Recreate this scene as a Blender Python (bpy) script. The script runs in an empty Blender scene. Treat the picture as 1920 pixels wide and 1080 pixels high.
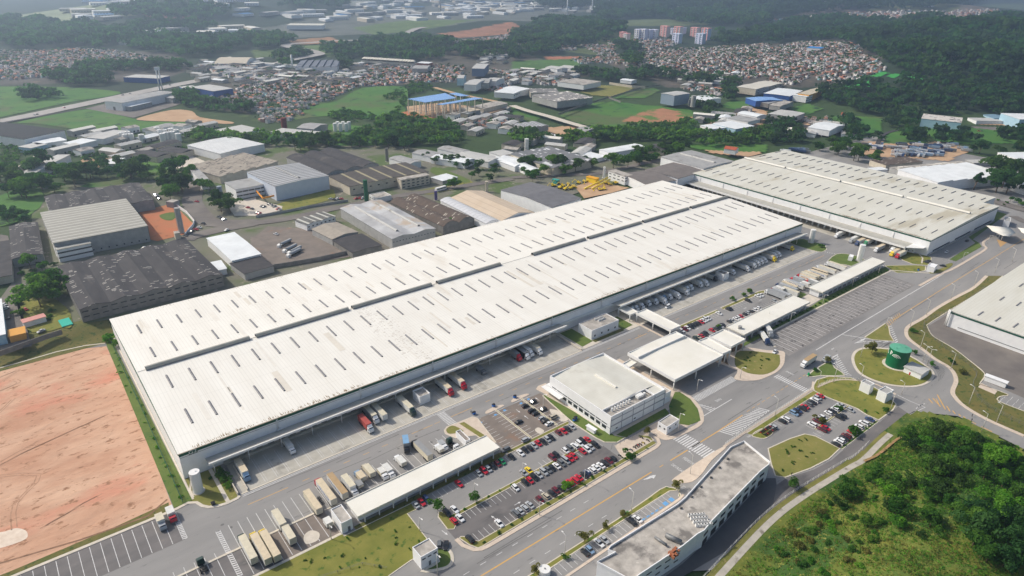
import bpy, math, random
import numpy as np
from mathutils import Vector, Matrix
from mathutils.geometry import tessellate_polygon
R = math.radians
random.seed(7); rng = np.random.default_rng(7)
sc = bpy.context.scene; col = sc.collection
# ---------------- camera, world, sun, exposure ----------------
HAZE = 1.9e-4; CAM_H = 190.0; FPX = 1259.49; YAW = R(51.5665); PITCH = R(25.568); ROLL = R(-0.9247)
cd = bpy.data.cameras.new('camera'); cam = bpy.data.objects.new('camera', cd); col.objects.link(cam); sc.camera = cam
cd.sensor_width = 36; cd.lens = FPX/1920*36; cd.clip_start = 1; cd.clip_end = 40000
fw = np.array([math.cos(PITCH)*math.cos(YAW), math.cos(PITCH)*math.sin(YAW), -math.sin(PITCH)])
rt = np.array([math.sin(YAW), -math.cos(YAW), 0]); dn = np.cross(fw, rt)
rr = math.cos(ROLL)*rt+math.sin(ROLL)*dn; dd = -math.sin(ROLL)*rt+math.cos(ROLL)*dn
cam.matrix_world = Matrix(((rr[0], -dd[0], -fw[0], 0), (rr[1], -dd[1], -fw[1], 0), (rr[2], -dd[2], -fw[2], CAM_H), (0, 0, 0, 1)))
MV = np.array([rr, dd, fw])
SUN = Vector((-.62, .96, 1.0)).normalized()
w = bpy.data.worlds.new('World'); sc.world = w; w.use_nodes = True
nt = w.node_tree; sky = nt.nodes.new('ShaderNodeTexSky'); sky.sky_type = 'NISHITA'; sky.sun_disc = False
sky.sun_elevation = math.asin(SUN.z); sky.sun_rotation = math.atan2(SUN.x, SUN.y); sky.air_density = 1.2; sky.dust_density = 4.0
bg = nt.nodes['Background']; nt.links.new(sky.outputs[0], bg.inputs[0]); bg.inputs[1].default_value = 0.125
sl = bpy.data.lights.new('sun', 'SUN'); sl.energy = 3.7; sl.angle = R(0.53); sl.color = (1, .93, .82)
so = bpy.data.objects.new('sun', sl); col.objects.link(so); so.rotation_euler = SUN.to_track_quat('Z', 'Y').to_euler()
sc.view_settings.view_transform = 'Standard'; sc.view_settings.look = 'None'; sc.view_settings.exposure = -0.04; sc.view_settings.gamma = 1
# ---------------- terrain and survey ----------------
HILLS = [(700, 2850, 420, 230, 75), (1150, 3080, 300, 200, 60), (480, 2500, 300, 160, 25), (1500, 2050, 420, 160, 18),
         (1400, 470, 260, 200, 55), (1900, 620, 400, 300, 70), (2600, 900, 500, 500, 60), (1250, 880, 300, 160, 16),
         (1000, 1430, 160, 110, 22), (1700, 1480, 320, 140, 22), (3600, 1700, 900, 500, 70)]
def sst(t): t = np.clip(t, 0, 1); return t*t*(3-2*t)
MARCH = 100*1.0028**np.arange(1770)
MOUND = [(120, 60), (160.8, 84), (196.6, 87), (220.6, 87.5), (252.8, 85), (266, 84), (283, 83.5), (295, 87), (318, 84), (327, 70), (322, 43), (300, 10), (260, -60), (100, -60)]
def polydist(x, y, P):
    x = np.asarray(x, float); y = np.asarray(y, float); d = np.full(x.shape, 1e9); ins = np.zeros(x.shape, bool)
    for (ax, ay), (bx, by) in zip(P, P[1:]+P[:1]):
        ex, ey = bx-ax, by-ay; L = ex*ex+ey*ey+1e-9
        t = np.clip(((x-ax)*ex+(y-ay)*ey)/L, 0, 1); d = np.minimum(d, np.hypot(x-ax-t*ex, y-ay-t*ey))
        c = ((ay > y) != (by > y)) & (x < (bx-ax)*(y-ay)/((by-ay) if by != ay else 1e-9)+ax); ins ^= c
    return np.where(ins, d, -d)
def hgt(x, y):
    x = np.asarray(x, float); y = np.asarray(y, float)
    z = 4.0*sst((y-393)/20)*sst((560-x)/40)
    for hx, hy, sx, sy, a in HILLS:
        # ridges lie along the view's left-right direction
        u = (x-hx)*.78-(y-hy)*.62; v = (x-hx)*.62+(y-hy)*.78
        g = np.exp(-(u/sx)**2-(v/sy)**2); z = z+a*np.clip(g-.03, 0, 1)
    m = polydist(x, y, MOUND); z = z+13*sst(m/50)
    return z
def inv(px, py, z=0.0, terr=False):
    d = MV.T @ np.array([(px-960)/FPX, (py-540)/FPX, 1.0]); 
    if not terr: t = (CAM_H-z)/-d[2]; return (d[0]*t, d[1]*t)
    tt = MARCH; below = CAM_H+d[2]*tt < hgt(d[0]*tt, d[1]*tt); t = tt[int(np.argmax(below))] if below.any() else 14000.0
    return (d[0]*t, d[1]*t)
Z = dict(A=(780,820,4.909),B=(1000,780,6),C=(880,720,7.7125),D=(1400,720,6.857),E=(1260,530,8),F=(1380,460,6.4),G=(1060,900,6),H=(330,880,5.4),I=(660,700,6),J=(1160,480,8),K=(1340,440,8.727),L=(1640,640,13.5),N=(1300,700,10.8),O=(560,880,6),Q=(1760,390,9.82),f=(0,0,1))
for r_ in range(4):
    for c_ in range(4): Z['%d%d' % (r_, c_)] = (480*c_, 270*r_, 4)
def S(t, s, z=0.0, terr=False):
    """survey: picture marks -> points on the plane at height z (or on the terrain)"""
    o = Z[t]; out = []
    for p in s.split():
        a, b = map(float, p.split(',')); out.append(inv(o[0]+a/o[2], o[1]+b/o[2], z, terr))
    return out
def proj(x, y, z):
    c = MV @ np.array([x, y, z-CAM_H]); return (960+FPX*c[0]/c[2], 540+FPX*c[1]/c[2]) if c[2] > 1 else (-1e5, -1e5)
def seen(x, y, z=0, m=60):
    p = proj(x, y, z); return -m < p[0] < 1920+m and -m < p[1] < 1080+m
def smooth(P, n=6, closed=True):
    out = []; L = len(P)
    for i in range(L if closed else L-1):
        g = lambda k: np.array(P[k % L] if closed else P[min(max(k, 0), L-1)])
        a, b, c, d = g(i-1), g(i), g(i+1), g(i+2)
        for k in range(n):
            t = k/n; out.append(tuple(.5*((2*b)+(c-a)*t+(2*a-5*b+4*c-d)*t*t+(3*b-a-3*c+d)*t**3)))
    if not closed: out.append(tuple(P[-1]))
    return out
# ---------------- materials ----------------
MATS = {}
def lin(c): return tuple(((v/255+.055)/1.055)**2.4 if v/255 > .04045 else v/255/12.92 for v in c)
def M(name, c, c2=None, s=.2, rough=.85, s2=None, c3=None, t3=.62, ob=False, stripe=None, metal=0, vary=0, bump=0, sx=(1, 1, 1), spec=.3, coat=0, cells=None, c4=None, s4=1.0, t4=.6):
    """c..c2 cloudy mix at scale s, c3 patches above threshold t3 at scale s2, stripe=(axis, scale, depth), cells=(w,l,share,colour)"""
    if name in MATS: return MATS[name]
    m = bpy.data.materials.new(name); m.use_nodes = True; n = m.node_tree.nodes; l = m.node_tree.links; b = n['Principled BSDF']
    b.inputs['Roughness'].default_value = rough; b.inputs['Metallic'].default_value = metal; b.inputs['Specular IOR Level'].default_value = spec
    b.inputs['Coat Weight'].default_value = coat
    if ob: pos = n.new('ShaderNodeTexCoord').outputs['Object']
    else: pos = n.new('ShaderNodeNewGeometry').outputs['Position']
    mp = n.new('ShaderNodeMapping'); l.new(pos, mp.inputs[0]); mp.inputs['Scale'].default_value = sx
    def noise(sc_, det=6, ro=.6):
        t = n.new('ShaderNodeTexNoise'); t.inputs['Scale'].default_value = sc_; t.inputs['Detail'].default_value = det; t.inputs['Roughness'].default_value = ro
        l.new(mp.outputs[0], t.inputs[0]); return t.outputs[0]
    def mix(f, a, bb, mode='MIX'):
        x = n.new('ShaderNodeMix'); x.data_type = 'RGBA'; x.blend_type = mode
        for i, v in ((0, f), (6, a), (7, bb)):
            if isinstance(v, (tuple, list)): x.inputs[i].default_value = (*v[:3], 1)
            elif isinstance(v, (int, float)): x.inputs[i].default_value = v
            else: l.new(v, x.inputs[i])
        return x.outputs[2]
    def ramp(f, a, bb):
        x = n.new('ShaderNodeMapRange'); x.inputs[1].default_value = a; x.inputs[2].default_value = bb; l.new(f, x.inputs[0]); return x.outputs[0]
    cur = c
    if c2 is not None: cur = mix(ramp(noise(s), .32, .68), c, c2)
    if c3 is not None: cur = mix(ramp(noise(s2 or s*.3), t3, t3+.08), cur, c3)
    if c4 is not None: cur = mix(ramp(noise(s4, 5, .7), t4, t4+.06), cur, c4)
    if cells:
        w_, l_, sh, cc = cells
        mp2 = n.new('ShaderNodeMapping'); l.new(pos, mp2.inputs[0]); mp2.inputs['Scale'].default_value = (1/w_, 1/l_, 0)
        fl = n.new('ShaderNodeVectorMath'); fl.operation = 'FLOOR'; l.new(mp2.outputs[0], fl.inputs[0])
        wn = n.new('ShaderNodeTexWhiteNoise'); wn.noise_dimensions = '2D'; l.new(fl.outputs[0], wn.inputs[0])
        ms = n.new('ShaderNodeMath'); ms.operation = 'MULTIPLY'; l.new(wn.outputs[0], ms.inputs[0]); l.new(ramp(noise(.14, 2), .42, .5), ms.inputs[1]); g = n.new('ShaderNodeMath'); g.operation = 'GREATER_THAN'; g.inputs[1].default_value = 1-sh; l.new(ms.outputs[0], g.inputs[0])
        cur = mix(g.outputs[0], cur, cc)
    for stripe in (stripe if isinstance(stripe, list) else [stripe] if stripe else []):
        ax, per, dep = stripe[:3]
        sp = n.new('ShaderNodeSeparateXYZ'); l.new(pos, sp.inputs[0])
        k = n.new('ShaderNodeMath'); k.operation = 'MULTIPLY'; k.inputs[1].default_value = 1/per; l.new(sp.outputs[ax], k.inputs[0])
        fr = n.new('ShaderNodeMath'); fr.operation = 'FRACT'; l.new(k.outputs[0], fr.inputs[0])
        wd = stripe[4] if len(stripe) > 4 else .2
        g = n.new('ShaderNodeMath'); g.operation = 'LESS_THAN'; g.inputs[1].default_value = wd; l.new(fr.outputs[0], g.inputs[0])
        k2 = n.new('ShaderNodeMath'); k2.operation = 'MULTIPLY'; k2.inputs[1].default_value = dep; l.new(g.outputs[0], k2.inputs[0])
        cur = mix(k2.outputs[0], cur, stripe[3] if len(stripe) > 3 else (0.02, 0.02, 0.02))
    if vary:
        oi = n.new('ShaderNodeObjectInfo'); hs = n.new('ShaderNodeHueSaturation')
        mr = n.new('ShaderNodeMapRange'); l.new(oi.outputs['Random'], mr.inputs[0]); mr.inputs[3].default_value = 1-vary; mr.inputs[4].default_value = 1+vary
        l.new(mr.outputs[0], hs.inputs['Value'])
        m3 = n.new('ShaderNodeMapRange'); l.new(oi.outputs['Random'], m3.inputs[0]); m3.inputs[3].default_value = .5+vary*.06; m3.inputs[4].default_value = .5-vary*.06
        l.new(m3.outputs[0], hs.inputs['Hue'])
        if isinstance(cur, tuple): hs.inputs['Color'].default_value = (*cur, 1)
        else: l.new(cur, hs.inputs['Color'])
        cur = hs.outputs[0]
    if isinstance(cur, tuple): b.inputs['Base Color'].default_value = (*cur, 1)
    else: l.new(cur, b.inputs['Base Color'])
    if bump:
        bm = n.new('ShaderNodeBump'); bm.inputs['Strength'].default_value = bump; bm.inputs['Distance'].default_value = .5
        l.new(noise(s*3 if c2 else .5), bm.inputs['Height']); l.new(bm.outputs[0], b.inputs['Normal'])
    MATS[name] = m; return m
asph = M('asphalt', lin((134,133,132)), lin((150,148,146)), .09, .9, .02, lin((122,121,121)), .55, sx=(.22,1,1), c4=lin((114,113,113)), s4=.5, t4=.62)
asph_lot = M('asphalt_lot', lin((104,102,102)), lin((122,118,117)), .15, .9, .06, lin((92,90,91)), .56, sx=(.4,1,1), c4=lin((132,124,118)), s4=.3, t4=.64)
asph_brown = M('asphalt_worn', lin((116,108,102)), lin((134,124,116)), .15, .9, .06, lin((136,112,96)), .6)
asph_old = M('asphalt_far', lin((105,100,98)), lin((128,122,116)), .06, .9)
asph_shade = M('asphalt_painted_shade', lin((84,84,86)), lin((98,97,98)), .1, .9)  # darker copy of the asphalt, with shade put into its colour
oilasph = M('asphalt_oily', lin((124,121,119)), lin((142,138,135)), .1, .9, .35, lin((80,78,78)), .57)
conc = M('concrete_apron', lin((172,168,158)), lin((188,184,174)), .2, .85, .07, lin((150,147,139)), .55, c4=lin((126,122,115)), s4=.35, t4=.66)
conc2 = M('concrete_light', lin((196,188,174)), lin((212,203,190)), .4, .85)
pavec = M('paving_pink', lin((196,180,164)), lin((210,196,180)), .5, .85)
kerbm = M('kerb_concrete', lin((196,188,172)), lin((214,206,192)), 1, .85)
paint = M('road_paint_white', lin((225,225,225)), lin((188,188,188)), 1.2, .7)
painty = M('road_paint_yellow', lin((220,170,85)), lin((200,160,95)), 1, .7)
paintb = M('road_paint_blue', lin((110,165,215)), lin((90,145,195)), 1, .7)
dark = M('black_rubber', (.02, .02, .022), rough=.8)
grass = M('grass_lawn', lin((108,114,50)), lin((136,132,66)), .09, .95, .3, lin((80,102,40)), .57, bump=.4, c4=lin((150,138,84)), s4=.7, t4=.64)
grassg = M('grass_green', lin((84,104,50)), lin((102,118,58)), .15, .95, .4, lin((56,98,40)), .6, bump=.3)
grassd = M('grass_slope', lin((92,98,50)), lin((116,106,60)), .12, .95, .5, lin((66,84,40)), .55, bump=.5, c4=lin((132,118,78)), s4=.9, t4=.62)
grassdry = M('grass_dry', lin((134,128,72)), lin((112,116,56)), .12, .95, .4, lin((150,136,92)), .6, bump=.3)
redsoil = M('red_soil', lin((186,142,116)), lin((208,172,146)), .045, .95, .014, lin((200,140,116)), .54, bump=1.5, sx=(.7, 1.3, 1), c4=lin((152,114,88)), s4=.24, t4=.57)
field = M('field_green', lin((58,108,42)), lin((84,120,50)), .02, .95, .008, lin((88,100,60)), .54, bump=.4, c4=lin((42,72,38)), s4=.05, t4=.58)
dirt = M('dirt', lin((176,142,110)), lin((196,166,134)), .06, .95, .03, lin((150,118,90)), .6)
dirtred = M('dirt_orange', lin((186,112,76)), lin((172,120,84)), .1, .95, .05, lin((150,86,62)), .6)
wall_w = M('wall_white', lin((226,227,229)), lin((236,237,238)), .3, .7)
wall_g = M('wall_grey_render', lin((150,150,150)), lin((172,172,170)), .3, .85)
wall_d = M('wall_dark_concrete', lin((110,108,106)), lin((136,134,130)), .3, .9)
wall_be = M('wall_beige', lin((186,176,158)), lin((206,198,182)), .3, .85)
wall_bl = M('wall_blue', lin((40,78,150)), lin((52,92,165)), .3, .7)
wall_lb = M('wall_light_blue', lin((150,186,206)), lin((170,200,216)), .3, .7)
wall_red = M('wall_brick_red', lin((140,84,66)), lin((156,98,78)), .5, .9)
rwhite = M('roof_white_metal', lin((236,234,227)), lin((228,225,217)), .12, .7, .03, lin((220,214,202)), .6, stripe=[(0, 1.6, .08), (1, 11.8, .16, (.3, .27, .22), .02), (0, 24.4, .14, (.3, .27, .22), .012)], spec=.15, sx=(1, .22, 1), c4=lin((206,196,178)), s4=.6, t4=.7)
rwhite2 = M('roof_white_green_metal', lin((214,213,204)), lin((204,202,190)), .12, .7, .04, lin((186,180,162)), .6, stripe=(1, 1.8, .07), spec=.15, sx=(.22, 1, 1), c4=lin((172,164,144)), s4=.5, t4=.66)
rwhite3 = M('roof_clean_white', lin((232,230,222)), lin((222,219,208)), .08, .6, spec=.2)
rwh = M('roof_white_panel', lin((232,236,238)), lin((214,218,220)), .1, .6)
rgrey = M('roof_grey_metal', lin((150,150,150)), lin((170,170,168)), .15, .7, .08, lin((130,126,122)), .58)
rlg = M('roof_light_grey', lin((178,178,176)), lin((196,196,192)), .1, .7, .1, lin((150,148,142)), .6)
rdark = M('roof_dark_fibre_cement', lin((60,59,62)), lin((76,74,76)), .2, .9, .1, lin((90,86,84)), .6)
rblack = M('roof_black', lin((44,46,50)), lin((52,54,58)), .2, .9)
rws = M('roof_white_grey_strips', lin((226,228,228)), lin((212,214,214)), .1, .7, ob=True, stripe=(1, 4.6, .7, lin((140,144,146)), .22))
rdarks = M('roof_dark_patchy', lin((62,61,64)), lin((78,76,78)), .2, .9, .1, lin((94,90,88)), .6, ob=True, cells=(2.5, .8, .09, lin((168,166,162))), stripe=(0, 1.1, .12), sx=(1, .3, 1))
rbrown = M('roof_brown_patchy', lin((84,74,68)), lin((100,88,80)), .3, .9, ob=True, cells=(2.6, .8, .07, lin((186,180,170))))
rbeige = M('roof_beige_metal', lin((196,178,156)), lin((206,190,170)), .1, .75, stripe=(0, 6, .35, lin((140,120,100)), .1), ob=True)
rstripe = M('roof_grey_with_white_strips', lin((148,146,138)), lin((160,158,150)), .1, .8, ob=True, stripe=(1, 6.0, .8, lin((214,214,208)), .16))
rstripe2 = M('roof_grey_light_strips', lin((120,122,126)), lin((140,142,146)), .1, .8, ob=True, stripe=(1, 5.0, .8, lin((206,208,210)), .3))
rconc = M('roof_weathered_concrete', lin((150,145,138)), lin((192,186,178)), .3, .9, .09, lin((120,116,112)), .54, c4=lin((206,200,192)), s4=.25, t4=.64)
rblue = M('roof_blue', lin((90,140,205)), lin((120,165,220)), .1, .6, ob=True, stripe=(0, 4, .7, lin((190,215,240)), .3))
rred = M('roof_red_tile', lin((186,96,66)), lin((160,84,62)), .6, .9)
green = M('paint_dark_green', lin((22,78,60)), lin((26,88,66)), .3, .6)
tankg = M('tank_green', lin((8,104,66)), lin((12,94,60)), .3, .45)
tankt = M('tank_top_green', lin((84,160,132)), lin((104,172,146)), .5, .6)
glass = M('window_glass', (.03, .035, .045), rough=.15, spec=.5)
glassb = M('window_blueish', lin((92,112,128)), rough=.3, spec=.5)
metalg = M('metal_grey', lin((140,142,144)), lin((110,112,114)), .8, .5, metal=.3)
strip_g = M('skylight_grey', lin((108,108,112)), lin((132,132,136)), .5, .5)
vent_g = M('vent_curved_metal', lin((158,156,146)), lin((182,180,170)), .12, .5)
whitep = M('paint_white', lin((228,228,226)), rough=.5)
bark = M('bark', lin((96,80,64)), lin((120,104,86)), 2, .95)
# ---------------- mesh builder ----------------
class MB:
    def __init__(s): s.v = []; s.f = []; s.m = []; s.sm = []
    def add(s, vs, fs, mi=0, smooth=False):
        o = len(s.v); s.v += [tuple(map(float, v)) for v in vs]; s.f += [tuple(i+o for i in f) for f in fs]; s.m += [mi]*len(fs); s.sm += [smooth]*len(fs)
    def box(s, x0, x1, y0, y1, z0, z1, mi=0, top=True, bottom=True):
        fs = [(0,1,5,4),(1,2,6,5),(2,3,7,6),(3,0,4,7)]
        if top: fs.append((4,5,6,7))
        if bottom: fs.append((3,2,1,0))
        s.add([(x0,y0,z0),(x1,y0,z0),(x1,y1,z0),(x0,y1,z0),(x0,y0,z1),(x1,y0,z1),(x1,y1,z1),(x0,y1,z1)], fs, mi)
    def rbox(s, c, u, hl, hw, z0, z1, mi=0):
        u = Vector((u[0], u[1])).normalized(); n = Vector((-u.y, u.x)); c = Vector(c)
        P = [c-u*hl-n*hw, c+u*hl-n*hw, c+u*hl+n*hw, c-u*hl+n*hw]; s.prism([tuple(p) for p in P], z0, z1, mi)
    def flat(s, P, z, mi=0):
        tri = tessellate_polygon([[Vector((p[0], p[1], 0)) for p in P]])
        ar = sum(P[i][0]*P[(i+1) % len(P)][1]-P[(i+1) % len(P)][0]*P[i][1] for i in range(len(P)))
        o = []
        for t in tri:
            a, b, c = (P[i] for i in t)
            cr = (b[0]-a[0])*(c[1]-a[1])-(c[0]-a[0])*(b[1]-a[1]); o.append(t if cr > 0 else t[::-1])
        s.add([(p[0], p[1], z) for p in P], o, mi)
    def prism(s, P, z0, z1, mi=0, ms=None, top=True):
        P = [tuple(p[:2]) for p in P]
        if sum(P[i][0]*P[(i+1) % len(P)][1]-P[(i+1) % len(P)][0]*P[i][1] for i in range(len(P))) < 0: P = P[::-1]
        n = len(P); s.add([(x, y, z0) for x, y in P]+[(x, y, z1) for x, y in P], [(i, (i+1) % n, (i+1) % n+n, i+n) for i in range(n)], mi if ms is None else ms)
        if top: s.flat(P, z1, mi)
    def cyl(s, c, r, z0, z1, n=16, mi=0, r1=None, cap=True, sm=True):
        r1 = r if r1 is None else r1; v = []
        for k in range(n): a = 2*math.pi*k/n; v.append((c[0]+r*math.cos(a), c[1]+r*math.sin(a), z0))
        for k in range(n): a = 2*math.pi*k/n; v.append((c[0]+r1*math.cos(a), c[1]+r1*math.sin(a), z1))
        s.add(v, [(k, (k+1) % n, (k+1) % n+n, k+n) for k in range(n)], mi, sm)
        if cap: s.add(v[n:], [tuple(range(n))], mi)
    def tube(s, a, b, r, n=6, mi=0, r1=None):
        a = Vector(a); b = Vector(b); d = (b-a).normalized(); u = d.orthogonal().normalized(); w_ = d.cross(u); r1 = r if r1 is None else r1
        v = [a+(u*math.cos(2*math.pi*k/n)+w_*math.sin(2*math.pi*k/n))*r for k in range(n)]+[b+(u*math.cos(2*math.pi*k/n)+w_*math.sin(2*math.pi*k/n))*r1 for k in range(n)]
        s.add(v, [(k, (k+1) % n, (k+1) % n+n, k+n) for k in range(n)]+[tuple(range(n, 2*n)), tuple(range(n-1, -1, -1))], mi, n > 5)
    def strip(s, P, w_, z, mi=0, closed=False, zt=None):
        """ribbon along P, as a flat sheet or (zt) a raised band"""
        n = len(P); L = []; Rr = []
        for i in range(n):
            a = Vector(P[(i-1) % n] if closed or i else P[0]); b = Vector(P[(i+1) % n] if closed or i < n-1 else P[-1])
            d = (b-a).normalized() if (b-a).length > 1e-6 else Vector((1, 0)); q = Vector((-d.y, d.x))*w_/2; p = Vector(P[i]); L.append(p+q); Rr.append(p-q)
        z1 = z if zt is None else zt
        v = [(*p, z1) for p in L]+[(*p, z1) for p in Rr]; m = n if closed else n-1
        s.add(v, [(i+n, (i+1) % n+n, (i+1) % n, i) for i in range(m)], mi)
        if zt is not None:
            for A in (L, Rr):
                s.add([(*p, z) for p in A]+[(*p, zt) for p in A], [(i, (i+1) % n, (i+1) % n+n, i+n) for i in range(m)], mi)
    def build(s, name, mats, parent=None, loc=None):
        me = bpy.data.meshes.new(name); o = (0, 0, 0)
        if loc is not None: o = loc
        me.from_pydata([(x-o[0], y-o[1], z-o[2]) for x, y, z in s.v] if loc is not None else s.v, [], s.f)
        for m in (mats if isinstance(mats, (list, tuple)) else [mats]): me.materials.append(m)
        me.polygons.foreach_set('material_index', s.m); me.polygons.foreach_set('use_smooth', s.sm); me.update()
        ob = bpy.data.objects.new(name, me); col.objects.link(ob)
        if loc is not None: ob.location = loc
        if parent is not None:
            ob.parent = parent
            if loc is not None: ob.location = Vector(loc)-Vector(parent.get('_o', (0, 0, 0))) if False else loc
        return ob
def tag(o, label=None, cat=None, group=None, kind=None):
    if label: o['label'] = label
    if cat: o['category'] = cat
    if group: o['group'] = group
    if kind: o['kind'] = kind
    return o
def empty(name, loc=(0, 0, 0), rz=0):
    o = bpy.data.objects.new(name, None); col.objects.link(o); o.location = loc; o.rotation_euler = (0, 0, rz); o.empty_display_size = .5; return o
def copy_tree(o, parent=None, depth=0):
    c = o.copy(); col.objects.link(c); c.parent = parent
    if o.name not in CH: CH[o.name] = list(o.children)
    for ch in CH[o.name]: copy_tree(ch, c)
    return c
CH = {}
def struct(mb, name, mats): return tag(mb.build(name, mats), kind='structure')
# ---------------- the ground sheet (ground cover as a colour map on the terrain) ----------------
def axis(a, b, c, d0, g):
    out = list(np.arange(a, b, d0)); x = b; d = d0
    while x < c: out.append(x); d *= g; x += d
    return np.array(out+[c])
gx = axis(-700, 1500, 12000, 8, 1.012); gy = axis(-300, 1500, 9500, 8, 1.012)
GX, GY = np.meshgrid(gx, gy, indexing='ij'); GZ = hgt(GX, GY)-.3
def in_poly(P, x=None, y=None): return polydist(GX if x is None else x, GY if y is None else y, P) > 0
near = (GX < 700) & (GY < 520); GZ[near] -= .2
GZ[in_poly(MOUND)] = -1.0
gc = np.zeros(GX.shape+(3,)); gc[:] = lin((62,84,46))
far_ = np.hypot(GX, GY)
gc[far_ > 1200] = lin((44,62,44))
def cover(pxs, c, t='f'):
    P = [inv(Z[t][0]+a/Z[t][2], Z[t][1]+b/Z[t][2], 4) for a, b in pxs]; gc[in_poly(P)] = lin(c)
def pl(s): return [tuple(map(float, p.split(','))) for p in s.split()]
for s, c in [
    ('0,95 240,95 330,100 360,130 300,150 0,160', (92,87,84)), ('700,110 900,95 1000,105 1130,140 1000,150 800,150 620,165 500,190 470,215 330,190 400,150 560,130', (92,88,82)),
    ('1140,125 1180,95 1400,85 1560,85 1600,110 1640,130 1660,150 1560,175 1400,165 1250,160', (92,87,82)), ('470,55 800,10 1000,-20 1300,-20 1000,40 700,60 520,70', (108,112,108)),
    ('1450,40 1640,18 1760,22 1860,35 1750,45 1650,48', (122,112,104)), ('1000,75 1140,60 1200,75 1120,100 960,85', (92,104,64)),
    ('0,35 180,25 260,45 150,48 0,45', (150,160,130)), ('270,42 370,40 375,48 280,48', (130,84,74)), ('350,0 700,0 660,12 420,22', (150,150,138)),
    ('540,72 620,66 640,76 560,84', (170,130,100)), ('560,80 680,78 700,90 600,105', (98,122,66)), ('660,50 840,35 900,45 700,62', (100,122,70)),
    ('820,60 960,48 1000,60 860,68', (170,120,95)), ('1020,105 1090,103 1085,112 1030,112', (185,120,95)), ('960,112 1100,108 1080,128 960,130', (84,122,60)),
    ('1060,38 1300,33 1330,45 1160,48', (104,116,76)), ('1640,10 1920,5 1920,22 1700,22', (104,118,90)), ('1810,100 1860,105 1850,125 1800,122', (78,120,60)),
    ('1600,30 1780,22 1800,40 1650,45', (104,110,72)), ('470,90 560,85 540,98 480,110', (92,112,62)), ('480,0 640,0 600,20 500,16', (56,78,72))]:
    cover(pl(s), c)
nx, ny = GX.shape
idx = np.arange(nx*ny).reshape(nx, ny)
quads = np.stack([idx[:-1,:-1], idx[1:,:-1], idx[1:,1:], idx[:-1,1:]], -1).reshape(-1, 4)
def big_mesh(name, V, F, mats, mi=None, smooth=False, cols=None):
    me = bpy.data.meshes.new(name); k = F.shape[1]
    me.vertices.add(len(V)); me.vertices.foreach_set('co', V.astype(np.float32).ravel())
    me.loops.add(F.size); me.loops.foreach_set('vertex_index', F.astype(np.int32).ravel())
    me.polygons.add(len(F)); me.polygons.foreach_set('loop_start', np.arange(0, F.size, k, dtype=np.int32)); me.polygons.foreach_set('loop_total', np.full(len(F), k, np.int32))
    for m in mats: me.materials.append(m)
    if mi is not None: me.polygons.foreach_set('material_index', mi.astype(np.int32))
    if smooth: me.polygons.foreach_set('use_smooth', np.ones(len(F), bool))
    if cols is not None:
        a = me.color_attributes.new('cover', 'FLOAT_COLOR', 'POINT'); c4 = np.ones((len(V), 4), np.float32); c4[:, :3] = cols; a.data.foreach_set('color', c4.ravel())
    me.update(calc_edges=True); ob = bpy.data.objects.new(name, me); col.objects.link(ob); return ob
gm = M('ground_cover', (1, 1, 1), (.6, .62, .55), .012, .95, .04, (1.6, 1.35, 1.05), .58, c4=(.45, .55, .4), s4=.08, t4=.56)
nn = gm.node_tree.nodes; ll = gm.node_tree.links; at_ = nn.new('ShaderNodeAttribute'); at_.attribute_name = 'cover'
mx = nn.new('ShaderNodeMix'); mx.data_type = 'RGBA'; mx.blend_type = 'MULTIPLY'; mx.inputs[0].default_value = 1
bs = nn['Principled BSDF']; src = bs.inputs['Base Color'].links[0].from_socket; ll.new(src, mx.inputs[6]); ll.new(at_.outputs['Color'], mx.inputs[7]); ll.new(mx.outputs[2], bs.inputs['Base Color'])
tag(big_mesh('ground', np.stack([GX.ravel(), GY.ravel(), GZ.ravel()], 1), quads, [gm], smooth=True, cols=gc.reshape(-1, 3)), kind='structure')
# the overgrown mound
hx = np.arange(90, 335, 2.0); hy = np.arange(-70, 92, 2.0); HX, HY = np.meshgrid(hx, hy, indexing='ij')
HZ = hgt(HX, HY)+.08+.5*np.sin(HX*.31+HY*.2)*np.cos(HY*.27)*sst(polydist(HX, HY, MOUND)/14); ins = polydist(HX, HY, MOUND)
hi = np.arange(HX.size).reshape(HX.shape); hq = np.stack([hi[:-1,:-1], hi[1:,:-1], hi[1:,1:], hi[:-1,1:]], -1).reshape(-1, 4)
ok = (ins.ravel()[hq] > -5.5).all(1); HZ = np.where(ins < 0, .03, HZ)
moundm = M('mound_grass', lin((112,116,50)), lin((82,104,42)), .12, .95, .035, lin((62,90,38)), .5, bump=1.0, c4=lin((140,136,66)), s4=.5, t4=.58)
tag(big_mesh('hill', np.stack([HX.ravel(), HY.ravel(), HZ.ravel()], 1), hq[ok], [moundm], smooth=True), kind='structure')
def sheet(name, P, mat, z=0.0): m = MB(); m.flat(P, z); return struct(m, name, mat)
def raised(name, P, mat, z=.12, kerb=None, kw=.6):
    m = MB(); m.prism(P, -.2, z, 0, 0); o = struct(m, name, mat)
    if kerb: k = MB(); k.strip(list(P), kw, 0, 0, True, z+.03); struct(k, 'kerb', kerbm)
    return o
def ring(cx, cy, rx, ry, n=48, ph=0): return [(cx+rx*math.cos(2*math.pi*k/n+ph), cy+ry*math.sin(2*math.pi*k/n+ph)) for k in range(n)]
def rect(x0, x1, y0, y1): return [(x0, y0), (x1, y0), (x1, y1), (x0, y1)]
def rrect(x0, x1, y0, y1, r=2.0):
    out = []
    for cx, cy, a0 in ((x1-r, y0+r, -90), (x1-r, y1-r, 0), (x0+r, y1-r, 90), (x0+r, y0+r, 180)):
        for k in range(5): a = R(a0+k*22.5); out.append((cx+r*math.cos(a), cy+r*math.sin(a)))
    return out
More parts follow.
